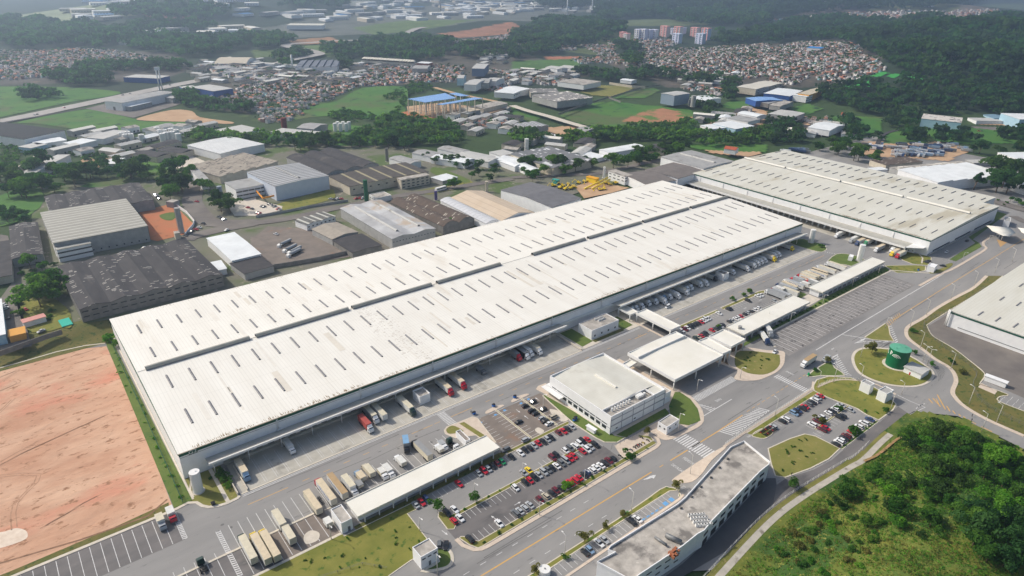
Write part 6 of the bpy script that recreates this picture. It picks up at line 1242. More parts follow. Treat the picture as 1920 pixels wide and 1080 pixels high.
B('10', '1568,705 1755,662 1950,822 1728,885', 6, 'clean white flat shed beside the bend of the street', wall_w, rwh, 'gablex', 1, .5)
B('10', '1725,895 1938,838 2050,915 1835,975', 4.5, 'low grey shed attached below the clean white flat shed', wall_g, rdark, 'flat')
B('10', '1580,888 1650,876 1705,935 1622,950', 4, 'small pale blue canopy at the end of the clean white shed', wall_w, rwh, 'flat')
water_tower(*S('10', '1665,445', 4)[0], 2.0, 15, 'tall light blue-grey cylinder tower by the parked cars', M('tower_blue_grey', lin((150,160,172))), 4)
water_tower(*S('10', '1365,668', 4)[0], 2.0, 20, 'tall concrete cylinder tower at the edge of the orange soil yard', wall_g, 4); 
block(S('10', '1300,655 1335,650 1355,665 1310,672', 9), 4.8, 'small square concrete tower at the tip of the orange soil yard', wall_be, rconc, .2, z0=4); block(S('10', '1262,430 1290,412 1320,425 1300,445', 9), 5, 'small grey cube at the top of the orange soil yard', wall_g, rconc, .2, z0=4)
m = MB(); PW = S('10', '1325,470 1400,520 1460,590 1450,620 1390,690', 4.3); m.strip(PW, .3, 4, 0, False, 6.6); tag(m.build('boundary_wall', wall_w), 'white curved boundary wall around the orange soil yard', 'wall')
# left middle
B('00', '-300,965 -60,920 515,972 140,1055', 10, 'huge black flat-roofed warehouse with white walls at the left edge', wall_w, rblack, 'gablex', 1, .4)
B('00', '210,1062 465,1030 480,1050 300,1085', 6, 'long low white shed in front of the black-roofed warehouse', wall_w, rwh, 'flat')
B('00', '470,1072 620,1040 720,1050 590,1090', 6, 'white shed left of the tank farm', wall_w, rwh, 'flat'); B('00', '650,1035 850,975 985,985 770,1042', 6, 'long white narrow-roofed shed next to the tank farm', wall_w, rlg, 'gable', 1, .6)
B('00', '835,752 1195,682 1262,690 908,786', 11, 'long grey warehouse with white end wall and small blue door by the highway', wall_w, rgrey, 'gablex', 1, .6, doors=(('l', 0, 4, 5),))
B('00', '915,795 1062,756 1120,766 985,802', 6, 'small bright white-roofed shed before the long grey highway warehouse', wall_g, rwh, 'flat'); B('00', '1225,725 1280,712 1350,728 1290,742', 7, 'grey shed at the right end of the highway warehouse', wall_g, rgrey, 'gable')
B('00', '1440,650 1560,636 1735,660 1590,692', 11, 'blue-walled warehouse with pale grey roof beside the highway', wall_bl, rlg, 'gablex', 1, .5); B('00', '1350,650 1445,640 1480,658 1380,668', 11, 'small blue box wing of the blue-walled highway warehouse', wall_bl, rlg, 'flat')
B('00', '955,578 1010,556 1245,572 1190,592', 8, 'grey and blue factory on the far side of the highway', wall_bl, rlg, 'gablex', 1, .4); B('00', '1640,475 1680,440 1905,445 1850,482', 6, 'arched pale hangar beside the highway at the top left', wall_w, M('hangar_roof', lin((200,190,172))), 'arch', 1, 7)
B('00', '1560,500 1700,492 1765,505 1680,515', 5, 'blue flat shed below the arched hangar', wall_bl, rgrey, 'flat')
tw = tag(empty('billboard_tower', (*S('00', '1210,680', 4)[0], 4)), 'tall thin white twin-legged sign tower beside the highway', 'tower'); m = MB(); m.tube((-2,0,0), (-2,0,34), .9, 8); m.tube((2,0,0), (2,0,34), .9, 8); m.build('pylon', whitep, tw); m = MB(); m.box(-4, 4, -.6, .6, 31, 36); m.build('sign_panel', wall_w, tw)
# tank farm
for i, s in enumerate('1185,1010 1210,1030 1225,1060 1240,1030 1255,1050 1290,1020 1300,1045 1330,1030 1345,1060 925,1050 950,1065 965,1045 990,1062 1070,1068'.split()):
    p = S('00', s, 4)[0]; m = MB(); m.cyl((0, 0), 3.2, 0, 9, 14); m.cyl((0, 0), .7, 9, 9.8, 8); o = tag(m.build('silo', whitep), '%s white upright tank from the left in the tank farm below the green field' % ORD[i+1], 'silo', 'tanks of the tank farm'); o.location = (*p, 4)
# centre block
B('11', '-45,215 310,135 545,242 125,318', 13, 'tall pale blue-white warehouse with light strips and a dark tubular ridge vent', M('wall_pale_blue', lin((196,206,222)), lin((208,216,230)), .2, .7), rstripe2, 'gable', 1, 1.0, vents=1, ventmat=metalg, name='tall_warehouse')
B('11', '225,110 600,30 920,160 540,222', 9, 'black triple-arched factory roof behind the tall pale warehouse', wall_g, rdark, 'arch', 3, 2.6, ov=.2)
B('11', '555,240 1110,140 1308,208 690,322', 8, 'dark factory with pale beige light strips across the roof and a beige office front', wall_be, M('roof_dark_beige_strips', lin((76,72,70)), lin((92,88,84)), .2, .9, ob=True, stripe=(0, 15, .8, lin((168,160,130)), .16)), 'gable', 1, 1.0, wins=(('f', 10, 2, 1, 5),))
B('11', '1075,258 1275,216 1282,232 1085,276', 8.6, 'three-storey beige office front of the dark beige-striped factory', wall_be, rconc, 'flat', wins=(('f', 6, 2.6, .9, 7), ('f', 6, 2.6, .9, 4.2), ('f', 6, 2.6, .9, 1.6)))
water_tower(*S('11', '830,430', 4)[0], 1.8, 19, 'tall dark green pipe-like tower in the middle of the factories', M('tower_green', lin((44,104,72))), 4)
B('11', '1330,250 1420,222 1512,248 1390,282', 4, 'small white flat canteen on the lawn right of the beige-striped factory', wall_g, rwh, 'flat')
B('11', '635,480 930,425 1355,632 1015,716', 8, 'grey two-bay factory with patchy roof and long white ridge vents touching the long warehouse', wall_g, M('roof_patchwork', lin((150,150,152)), lin((196,198,200)), .045, .7, .03, lin((176,162,146)), .56, ob=True), 'gable', 2, 1.4, vents=2, wins=(('f', 14, .9, .6, 5.5),), doors=(('f', -.3, 2, 2.5), ('f', .1, 2, 2.5)))
B('11', '1025,440 1215,385 1652,560 1385,622', 6.5, 'dark brown double-arched old roof speckled with white panels', wall_d, rbrown, 'arch', 2, 3, ov=.2)
B('11', '1475,402 1690,355 2095,515 1832,577', 7.5, 'beige ridged roof shed next to the long warehouse', wall_w, rbeige, 'gable', 1, 3.4, name='beige_shed'); B('11', '1388,425 1472,403 1828,578 1722,597', 6, 'narrow translucent white arched roof beside the beige one', wall_w, M('roof_translucent', lin((190,192,196)), lin((206,208,212)), .4, .5, ob=True, stripe=(1, 5, .5, lin((140,142,146)), .1)), 'arch', 1, 1.6)
B('11', '440,640 590,588 782,662 552,716', 5, 'grey-beige gabled shed beside the brown truck yard', wall_g, M('roof_beige_grey', lin((150,142,132)), lin((170,162,150)), .2, .85), 'gable', 1, 1.6); B('11', '585,735 780,668 962,770 715,805', 4.5, 'dark torn shed roof below the grey-beige one', wall_d, rdark, 'gable', 1, .8)
B('11', '312,572 500,508 592,542 368,612', 5, 'low white office row with dark roof panels above the brown truck yard', wall_w, M('roof_row', lin((96,96,94)), lin((120,118,114)), .3, .8, ob=True, stripe=(0, 6, .9, lin((196,196,188)), .3)), 'gable', 2, .8, wins=(('f', 7, 1.5, .9, 3),))
for i, (s, lb, rm, kd) in enumerate((('1190,65 1260,40 1390,70 1325,106', 'grey-roofed white shed at the left end of the white sheds behind the lawn', rgrey, 'gable'), ('1330,100 1390,70 1602,112 1580,150', 'white arched shed in the row of white sheds behind the lawn', rwh, 'arch'), ('1380,30 1440,15 1592,45 1512,80', 'rear grey shed in the row of white sheds behind the lawn', rgrey, 'gable'), ('1520,80 1590,52 1822,100 1742,146', 'longest grey shed in the row of white sheds behind the lawn', rlg, 'gable'), ('1815,115 1880,90 2060,125 1990,160', 'white shed at the right end of the row of white sheds behind the lawn', rwh, 'gable'), ('1730,60 1850,48 1960,70 1840,84', 'pale shed with blue stacks behind the white sheds', rlg, 'flat'))):
    B('11', s, 6, lb, wall_w, rm, kd, 1, 1.2)
B('11', '985,105 1080,95 1255,128 1150,150', 6, 'grey shed with rounded white gable right behind the dark factory', wall_w, rgrey, 'gable', 1, 1)
for s, r_, h_, mt, lb in (('985,130', 1.6, 14, wall_d, 'dark cylinder tower behind the dark factory'), ('1730,360', 1.4, 10, wall_be, 'slim pale water tower near the beige roof'), ('1350,420', 1.3, 8, M('tower_purple', lin((90,80,130))), 'short purple-topped tower near the brown arched roof')): water_tower(*S('11', s, 4)[0], r_, h_, lb, mt, 4)
water_tower(*S('12', '108,48', 4)[0], 2.4, 13, 'white cylinder water tower behind the zigzag roof', whitep, 4); water_tower(*S('12', '688,255', 4)[0], 1.2, 11, 'thin pale tower next to the yellow machines', whitep, 4)
B('12', '30,75 240,25 628,120 272,186', 8, 'grey factory with zigzag white skylight pattern', wall_be, M('roof_zigzag', lin((104,106,110)), lin((120,122,126)), .2, .8, ob=True, cells=(3, 7, .22, lin((196,198,202)))), 'saw', 7, 1.3)
B('12', '690,40 900,0 1010,18 712,76', 8, 'white long shed behind the zigzag-roofed factory', wall_w, rwh, 'gablex', 1, .8); B('12', '500,80 600,60 690,90 640,115', 4, 'low pale shed next to the zigzag factory', wall_w, rwh, 'flat')
B('12', '1125,95 1345,50 1655,125 1440,192', 10, 'white-walled warehouse with dark grey roof adjoining the crosswise warehouse', wall_w, rgrey, 'gable', 1, .8, vents=1)
B('12', '990,188 1230,142 1440,195 1260,268', 8, 'dark brown-grey roofed hall below the white-walled warehouse', wall_w, M('roof_brown_grey', lin((110,104,102)), lin((124,118,114)), .2, .85), 'gablex', 1, .8); B('12', '880,226 990,192 1262,272 960,312', 8, 'second dark brown-grey hall touching the long warehouse', wall_w, MATS['roof_brown_grey'], 'gablex', 1, .8)
B('12', '735,203 775,190 890,232 850,248', 8.5, 'two-storey white office with window bands next to the yellow machines', wall_w, rconc, 'flat', wins=(('f', 2, 5, .8, 6.6), ('f', 2, 5, .8, 4), ('l', 4, 3, .8, 6.6), ('l', 4, 3, .8, 3.6)))
B('12', '-75,350 142,282 508,412 295,475', 9, 'dark grey gabled hall with white wall and dark window slots left of the machine yard', wall_w, M('roof_mid_grey', lin((104,104,108)), lin((118,118,122)), .2, .8), 'gablex', 1, 1.8, wins=(('f', 9, 2.2, 5, 4),))
B('12', '1020,30 1060,5 1175,15 1140,45', 6, 'dark pagoda-roofed building among the trees behind', wall_be, rdark, 'gablex', 1, 2); B('12', '1585,35 1620,20 1700,30 1680,48', 5, 'small orange tile roofed house behind the warehouses', wall_w, rred, 'gable', 1, 2)
B('12', '-160,110 -20,95 110,150 40,175', 5, 'white arched sheds left of the zigzag factory', wall_w, rwh, 'arch', 2, 1.6); B('12', '40,160 110,150 210,190 120,210', 5, 'small white arched shed below the zigzag factory', wall_w, rwh, 'arch', 1, 1.6)
# right edge
def B0(t, s, h, label, *a, **k): return B(t, s, h, label, *a, zb=0.0, **k)
B0('13', '980,187 1500,148 1772,226 1292,300', 9, 'modern white factory with rounded white roof panels behind the crosswise warehouse', wall_w, rwh, 'saw', 5, 1.0)
B0('13', '880,178 1440,132 1520,160 992,188', 7, 'low factory with multicoloured beige and grey roof strips', wall_g, M('roof_multi', lin((150,146,142)), lin((176,170,160)), .2, .8, ob=True, cells=(14, 60, .45, lin((214,208,196)))), 'gablex', 1, .8)
B0('13', '815,122 1000,92 1182,130 850,162', 6, 'dark brown flat-roofed hall in front of the vehicle yard', wall_be, rbrown, 'flat'); B0('13', '1825,75 2000,55 2100,110 1925,150', 9, 'white building with arched windows at the right edge', wall_w, rwh, 'flat', wins=(('f', 4, 3, 3, 3),)); B0('13', '750,182 850,172 890,190 800,200', 4, 'small white shed roof behind the crosswise warehouse ridge', wall_w, rwh, 'flat')
B0('13', '1520,125 1800,110 1815,125 1540,150', 4, 'long thin grey shed behind the modern white factory', wall_g, rlg, 'flat'); B0('13', '1890,285 1925,270 1990,300 1940,325', 9, 'white block among trees at the right edge', wall_w, rwh, 'flat')
B0('03', '1150,882 1172,858 1440,878 1468,930', 12, 'light blue walled hall with dark marks on its white roof at the upper right', wall_lb, M('roof_dark_marks', lin((214,208,200)), lin((196,190,184)), .2, .7, ob=True, cells=(6, 3, .3, lin((90,86,92)))), 'flat', wins=(('f', 5, 5, 3, 5),))
B0('03', '1540,890 1840,885 1850,905 1560,910', 7, 'long white and pale green shed between the two blue buildings', wall_w, rlg, 'flat'); B0('03', '1850,860 1960,850 2000,885 1870,905', 16, 'teal and pale blue tower block at the right edge', wall_lb, rwh, 'flat', wins=(('f', 4, 2, 2, 11), ('f', 4, 2, 2, 6))); B0('03', '1670,870 1780,860 1785,885 1690,892', 8, 'blue-grey gabled shed beside the long pale green one', wall_lb, M('roof_blue_grey', lin((110,140,160))), 'gable')
# upper middle
B('03', '240,702 392,650 468,662 312,714', 11, 'yellow-walled warehouse with white office front and tan roof', M('wall_yellow', lin((232,170,44)), lin((222,158,40)), .3, .7), M('roof_tan_strips', lin((186,176,156)), lin((200,192,172)), .2, .7), 'gable', 1, .8)
B('03', '198,712 235,700 312,714 300,730', 9, 'white window front of the yellow-walled warehouse', wall_w, rwh, 'flat', wins=(('f', 4, 3, 1.4, 6), ('f', 4, 3, 1.4, 3))); B('03', '-30,700 70,662 275,680 150,722', 8, 'blue-walled shed with bright white roof beside the yellow warehouse', wall_bl, rwh, 'gablex', 1, .6)
B('02', '1685,652 1900,605 2040,625 1830,668', 10, 'brick-red framed warehouse with pale double roof and large windows', wall_be, M('roof_pale_tan', lin((200,196,184)), lin((212,208,196)), .1, .7), 'gable', 2, .8, wins=(('f', 5, 5, 1.4, 7), ('f', 5, 5, 1.4, 3.4)))
B('02', '1812,765 1840,745 1960,722 1950,745', 8, 'blue shed left of the white-roofed blue-walled one', wall_bl, rblue, 'gablex'); B('03', '-40,765 60,738 105,750 10,785', 6, 'dark grey shed below the blue-walled shed', wall_d, rgrey, 'gable'); B('03', '20,790 110,752 190,765 90,800', 6, 'old grey gabled shed below the yellow warehouse', wall_g, rconc, 'gable', 2, 1)
B('03', '15,850 90,824 265,845 190,887', 7, 'pale grey shed on the green field below the yellow warehouse', wall_g, rlg, 'gablex', 1, .6); B('03', '318,952 420,912 535,935 485,990', 7, 'white hipped house-shed surrounded by parked cars', wall_w, rwh, 'gable', 1, 2, zb=2.0); B('03', '540,860 565,845 610,850 600,862', 4, 'small red-roofed farmhouse on the field at the upper right', wall_w, rred, 'gable', 1, 1.6, zb=.5)
B('02', '1110,702 1240,682 1330,702 1225,716', 15, 'blue-grey tall feed mill block beside the silos', M('wall_blue_grey', lin((128,146,166)), lin((140,156,174)), .2, .7), rlg, 'gablex', 1, .8)
for i, s in enumerate(('1355,800', '1325,795', '1340,780')): water_tower(*S('02', s, 4)[0], 3.6 if i == 0 else 1.6, 16 if i == 0 else 9, ('big grey silo', 'small left silo', 'small rear silo')[i]+' beside the blue-grey feed mill', wall_g if i == 0 else metalg, 4, 'silo', False)
B('02', '1380,735 1450,712 1540,735 1440,760', 7, 'white gabled shed right of the big grey silo', wall_w, rwh, 'gable'); B('02', '1720,850 1760,832 1882,862 1840,882', 5, 'pale arched-roof shed among the trees at the centre right', wall_w, rwh, 'arch', 1, 1.5); B('02', '1640,885 1700,860 1830,892 1780,920', 5, 'grey flat factory next to the pale blue courtyard', wall_w, rgrey, 'flat')
B('02', '1565,925 1640,905 1760,935 1680,985', 5, 'pale blue courtyard buildings at the centre right', wall_lb, rwh, 'flat'); B('02', '1460,945 1560,920 1600,950 1500,975', 4, 'white walled yard building left of the pale blue courtyard', wall_w, rwh, 'flat')
B('02', '105,700 170,672 340,668 330,690', 8, 'grey shed with white zigzag skylights in the centre', wall_be, M('roof_zigzag_small', lin((120,118,118)), lin((138,136,134)), .2, .8, ob=True, cells=(3, 6, .3, lin((220,216,208)))), 'saw', 5, 1); B('02', '195,722 420,680 548,735 340,770', 9, 'large factory with striped grey zigzag roof above the green field', wall_g, MATS['roof_zigzag_small'], 'saw', 8, 1.2)
B('02', '30,935 180,908 252,942 108,968', 6, 'grey arched three-bay shed near the dirt road', wall_g, rstripe2, 'arch', 3, 1); B('02', '470,970 560,950 620,965 560,990', 5, 'grey sheds at the end of the dirt road', wall_g, rgrey, 'gable'); B('02', '600,970 660,955 710,968 640,985', 5, 'dark small shed at the end of the dirt road', wall_w, rdark, 'flat')
B('02', '245,1015 290,1005 345,1012 300,1028', 5, 'cream cube building on the bare earth lot', wall_be, rwh, 'flat'); B('02', '375,612 470,582 632,612 545,642', 8, 'long shed with dark middle roof strip above the walled field', wall_w, rconc, 'flat'); B('02', '0,660 20,640 95,668 60,690', 8, 'white shed with dark door left of the zigzag skylight sheds', wall_w, rwh, 'gable')
B('02', '290,505 340,494 385,510 340,525', 6, 'white gabled shed pair in the green belt, left one', wall_w, rlg, 'gable', 1, 2); B('02', '395,500 430,490 475,500 440,520', 7, 'white gabled shed pair in the green belt, right one', wall_w, rlg, 'gable', 1, 2); B('02', '820,600 850,588 925,600 900,610', 5, 'white low house roofs above the long beige wall', wall_w, rwh, 'gable')
m = MB(); m.strip(S('02', '730,620 900,645 1000,650', 7), .5, 4, 0, False, 8); tag(m.build('boundary_wall', wall_be), 'long beige panel wall above the brown walled field', 'wall')
m = MB(); m.strip(S('02', '730,735 840,700 980,655 1110,640', 4.3), .5, 4, 0, False, 6); m.strip(S('02', '350,860 540,790 720,735 815,770', 4.3), .5, 4, 0, False, 6.5); tag(m.build('boundary_wall', wall_d), 'dark boundary walls around the grassy plots in the centre', 'wall')
B('01', '1630,512 1650,476 1732,480 1722,518', 14, 'blue-grey tall block with striped white roof on the field', M('wall_blue_grey2', lin((110,128,158))), rlg, 'gable', 1, .6); B('01', '1575,632 1640,590 1700,600 1665,640', 10, 'white gabled warehouse left of the three in a row', wall_w, rlg, 'gable', 1, 2); B('01', '1665,625 1700,588 1780,590 1730,620', 9, 'grey gabled warehouse in the middle of the three in a row', wall_g, rgrey, 'gable', 1, 2); B('01', '1740,605 1780,580 1850,590 1800,612', 8, 'pale gabled warehouse right of the three in a row', wall_w, rlg, 'gable', 1, 2)
B('01', '1790,690 1860,662 2000,672 1935,705', 8, 'white office warehouse with dark window band at the centre', wall_w, rwh, 'flat', wins=(('f', 6, 4, 1.2, 5),)); B('01', '1535,815 1600,800 1670,825 1600,838', 6, 'concrete workshop with pale roof beside the blue steel frame', wall_g, M('roof_pale_sand', lin((196,184,164))), 'flat'); B('01', '1650,800 1780,755 1860,775 1700,822', 6, 'long brown-grey shed behind the blue steel frame', wall_be, rconc, 'gablex', 1, 1)
B('01', '1510,585 1530,565 1570,565 1560,590', 12, 'pale blue house-like tower in the settlement', wall_lb, rlg, 'gable', 1, 3); B('01', '1155,515 1210,490 1300,492 1290,515', 7, 'grey shed at the right end of the white arches', wall_g, rgrey, 'gable'); B('01', '1215,470 1240,462 1310,466 1300,480', 6, 'white shed with red side above the grey one', wall_red, rwh, 'flat')
B('01', '285,510 345,452 622,458 620,500', 8, 'long sawtooth factory with dark and white roof bands', wall_w, M('roof_saw_dark', lin((90,96,110)), lin((110,116,128)), .1, .8), 'sawx', 6, 2); B('01', '215,190 270,175 500,178 520,190', 12, 'long white-walled warehouse far away left of the highway curve', wall_w, M('roof_far_cream', lin((206,204,192))), 'flat')
m = MB(); m.tube((*S('01', '275,515', 4)[0], 4), (*S('01', '275,515', 4)[0], 30), 1.8, 8); tag(m.build('chimney', whitep), 'white chimney left of the long sawtooth factory', 'chimney')
B('01', '-330,975 -100,940 40,970 -150,1010', 6, 'grey flat factory left of the red silo', wall_w, rlg, 'flat'); B('01', '100,985 210,965 470,985 430,1025', 6, 'grey-blue flat factory below the red silo', wall_w, rlg, 'flat'); B('01', '310,958 410,922 532,932 432,972', 7, 'dark grey gabled shed right of the red silo', wall_g, rgrey, 'gable', 1, 2)
water_tower(*S('01', '215,970', 4)[0], 3.4, 14, 'dark red square-looking silo among grey factory roofs', M('silo_red', lin((120,52,48))), 4, 'silo', False)
for i in range(6):
    p = S('01', '%d,%d' % (595+i*21, 985-(i % 2)*12), 4)[0]; m = MB(); m.cyl((0, 0), 2.3, 0, 10, 12); o = tag(m.build('silo', whitep), '%s white silo from the left in the small group right of the dark grey shed' % ORD[i+1], 'silo', 'small silo group'); o.location = (*p, 4)
B('10', '1458,-5 1620,-60 1930,20 1620,75' if False else '1465,0 1740,-60 1925,-5 1640,95', 8, 'white factory with pale striped roof at the left of the factory quarter', wall_w, rws, 'gable', 1, .8); B('10', '1440,165 1780,80 2130,130 1600,255', 7, 'old factory with weathered brownish sawtooth roof', wall_be, M('roof_weathered', lin((140,132,122)), lin((170,162,150)), .2, .9, ob=True, cells=(5, 1.2, .2, lin((84,78,74)))), 'saw', 5, 1.2)
B('10', '1435,195 1480,188 1570,262 1498,272', 9, 'narrow white three-storey office with grey roof by the street', wall_w, rgrey, 'flat', wins=(('f', 3, 3, 1, 7), ('f', 3, 3, 1, 4.4), ('r', 5, 3, 1, 7), ('r', 5, 3, 1, 4.4))); B('10', '1700,290 1900,250 2000,300 1755,345', 9, 'office building with orange band beside the tall pale warehouse', wall_w, rgrey, 'flat', wins=(('f', 5, 5, 1.2, 6.4), ('f', 5, 5, 1.2, 3)))
m = MB(); q = S('11', '0,345 50,400 135,382', 10); m.strip(q, .6, 8.6, 0, False, 10); tag(m.build('orange_band', M('orange_fascia', lin((226,150,40)))), 'orange fascia band between the office building and the tall pale warehouse', 'fascia')
B('10', '780,150 850,110 930,105 890,150', 4, 'small white-roofed shed among trees in the left belt', wall_w, rwh, 'gable'); B('10', '180,215 420,85 500,78 250,240', 7, 'long pale school-like building seen along its roof in the left belt', wall_w, rlg, 'gable', 1, .6); B('10', '50,230 270,110 340,85 110,235', 7, 'long dark-roofed building parallel to the pale school-like one', wall_w, rdark, 'gable', 1, .6); B('10', '170,15 260,-10 340,0 220,40', 6, 'grey shed in the trees at the left edge', wall_lb, rlg, 'flat')
B('20', '-120,110 5,85 40,350 -80,370', 6, 'white and blue warehouse end cut by the left edge', wall_lb, rwh, 'flat'); B('20', '60,318 180,290 190,340 70,362', 4, 'small orange canopy in the lane at the left edge', M('canopy_orange', lin((216,160,80))), M('canopy_orange', 1), 'flat'); B('20', '160,240 320,195 345,215 175,262', 3.4, 'low pink-roofed shed on the lawn left of the black-grey factory', wall_w, M('roof_pink', lin((206,150,140))), 'flat')
B('20', '445,250 520,215 540,275 460,292', .6, 'turquoise covered pool beside the black-grey factory', M('pool_turquoise', lin((60,180,160))), MATS['pool_turquoise'], 'flat', cat='pool', name='pool', ov=0)
m = MB(); m.strip(S('20', '-60,500 0,478 150,425 350,352 462,318', 6), .35, 3.6, 0, False, 6.6); m.strip(S('11', '-40,960 0,945 250,905 480,865 725,810', 5), .35, 3.8, 0, False, 7); tag(m.build('boundary_wall', wall_d), 'stained dark concrete boundary wall behind the long warehouse', 'wall')
m = MB(); m.strip(S('11', '0,545 200,510 400,470 690,425', 5), .35, 3.9, 0, False, 6.2); tag(m.build('boundary_wall', wall_g), 'long grey wall before the tall pale warehouse', 'wall')
# steel frame hall with blue roof sheets
fr = tag(empty('steel_frame_hall', (*S('01', '1300,850', 4)[0], 4)), 'unfinished hall of white columns with bright blue roof sheets', 'building'); fo = fr.location.copy()
for s, cols_ in (('1140,742 1420,698 1500,735 1270,768', (6, 4)), ('1355,782 1640,730 1700,738 1400,786', (6, 2)), ('1450,702 1500,694 1600,718 1535,722', (2, 3))):
    q = [Vector(p) for p in S('01', s, 25)]
    m = MB(); off = [(p.x-fo.x, p.y-fo.y) for p in q]; m.prism(off, 20.6, 21.1); m.build('roof_sheet', rblue, fr)
    for i in range(cols_[0]):
        for j in range(cols_[1]):
            u, v = i/(cols_[0]-1), j/(cols_[1]-1); p = (q[0].lerp(q[1], u)).lerp(q[3].lerp(q[2], u), v)-Vector((fo.x, fo.y))
            m = MB(); m.box(-.45, .45, -.45, .45, 0, 20.6); o = m.build('column', M('concrete_col', lin((206,198,184))), fr); o.location = (p.x, p.y, 0)
    for j in range(cols_[1]):
        v = j/(cols_[1]-1); a_ = q[0].lerp(q[3], v); b_ = q[1].lerp(q[2], v); m = MB(); m.tube((a_.x-fo.x, a_.y-fo.y, 6), (b_.x-fo.x, b_.y-fo.y, 6), .3, 4); m.build('beam', MATS['concrete_col'], fr)
# apartment towers
def tower(s, hpx, w_, dpt, mats, label):
    x, y = S('02', s, 4, )[0] if False else inv(960+float(s.split(',')[0])/4, float(s.split(',')[1])/4, 0, True)
    d = math.hypot(x, y); h = hpx/4/FPX*math.hypot(d, 190)*1.02; z0 = float(hgt(x, y)); W_ = w_/4/FPX*d
    t = tag(empty('apartment_tower', (x, y, z0-1), math.atan2(y, x)-math.pi/2-R(38)), label, 'apartment tower'); m = MB(); m.box(-W_/2, W_/2, 0, dpt, 0, h, 0); m.build('wall', mats[0], t)
    m = MB(); m.box(-W_*.12, W_*.12, -1.2, 0, 0, h+1.5); m.box(-W_*.5, -W_*.38, -.6, 0, 0, h); m.box(W_*.38, W_*.5, -.6, 0, 0, h); m.build('stair_tower', mats[1], t); m = MB(); m.box(-W_/2-.4, W_/2+.4, -.5, dpt, h, h+1.4); m.build('roof', mats[2], t)
    nf = max(4, int(h/4.5))
    for f in range(nf):
        for sx in (-.27, .27): window(t, sx*W_, -.05, h*(f+.55)/nf, 0, round(W_*.22, 0), 1.5)
lav = M('wall_lavender', lin((212,214,240)), lin((224,226,246)), .1, .8); redw = M('wall_red_trim', lin((226,158,156)), lin((232,172,168)), .1, .8); bl2 = M('wall_sky_blue', lin((194,212,236)), lin((204,218,240)), .1, .8); pk = M('wall_pinkish', lin((236,210,206)), lin((240,218,214)), .1, .8)
for s, hp, w_, mts, lb in (('815,312', 60, 34, (pk, redw, redw), 'left pink tower of the pink pair at the left end of the towers'), ('845,316', 56, 30, (pk, wall_w, redw), 'right pink tower of the pink pair at the left end of the towers'), ('930,296', 62, 38, (lav, wall_w, lav), 'first lavender slab tower from the left'), ('972,298', 66, 42, (lav, wall_w, lav), 'second lavender slab tower from the left'), ('1014,296', 60, 34, (lav, wall_w, lav), 'third lavender slab tower from the left'), ('1052,292', 58, 40, (wall_w, lav, lav), 'fourth, whiter lavender slab tower'), ('1130,276', 66, 54, (pk, redw, redw), 'red and white tower right of the lavender slabs'), ('1198,262', 40, 30, (wall_w, lav, lav), 'small white tower behind the red-trimmed ones'), ('1232,272', 58, 52, (wall_w, redw, redw), 'wide white tower with red trim in the middle of the towers'), ('1268,256', 38, 26, (lav, wall_w, lav), 'small pale tower right behind the wide red-trimmed one'), ('1222,326', 60, 56, (bl2, lav, bl2), 'light blue tower in front of the wide red-trimmed one'), ('1356,276', 56, 52, (pk, redw, redw), 'red and white tower at the right group, left one'), ('1396,330', 64, 60, (bl2, lav, bl2), 'light blue tower in front of the right group'), ('1436,300', 72, 56, (bl2, redw, redw), 'blue tower with red roof at the right end')):
    tower(s, hp, w_, 16, mts, lb)
# far industrial estates: many pale sheds
fr_ = random.Random(21); protos = []
FS = [('02', '1100,0 1500,-10 1500,30 1200,40'), ('00', '650,0 1150,0 1000,60 740,60'), ('03', '300,-10 900,-10 700,40 400,30'), ('00', '560,60 900,60 850,150 500,150'), ('02', '1200,70 1400,60 1500,100 1250,120'), ('00', '1000,245 1500,235 1900,205 1920,290 1300,292'), ('00', '1400,0 1920,-20 1920,150 1800,130 1640,60'), ('01', '560,170 1380,150 1920,100 1920,-10 1500,-20 1000,0 620,60 250,90 60,120'), ('02', '-40,110 160,80 380,95 640,100 760,60 640,0 300,-30 -40,0'), ('01', '1300,140 1460,130 1700,140 1920,120 1920,20 1500,10')]
def shed_mesh(i):
    m = MB(); L_, W_, h = fr_.uniform(40, 110), fr_.uniform(25, 50), fr_.uniform(7, 12); m.box(-L_/2, L_/2, -W_/2, W_/2, 0, h, 0, False, False); m.add([(-L_/2, -W_/2, h), (L_/2, -W_/2, h), (L_/2, 0, h+1.6), (-L_/2, 0, h+1.6), (L_/2, W_/2, h), (-L_/2, W_/2, h)], [(0,1,2,3), (3,2,4,5), (0,3,5), (1,4,2)], 1)
    for k in range(int(L_/9)): m.box(-L_/2+9*k+2, -L_/2+9*k+6, -W_/2-.1, -W_/2, 3, 5, 2)
    o = m.build('factory_shed', [[wall_w, wall_be, wall_w, wall_w, wall_g][i % 5], [rwh, rwhite3, rlg, rwhite3, rlg, rwh, M('roof_blue_far', lin((70,120,170)))][i % 7], glass]); d = o.data; bpy.data.objects.remove(o); return d
SM = [shed_mesh(i) for i in range(14)]; nsh = 0; occ = []
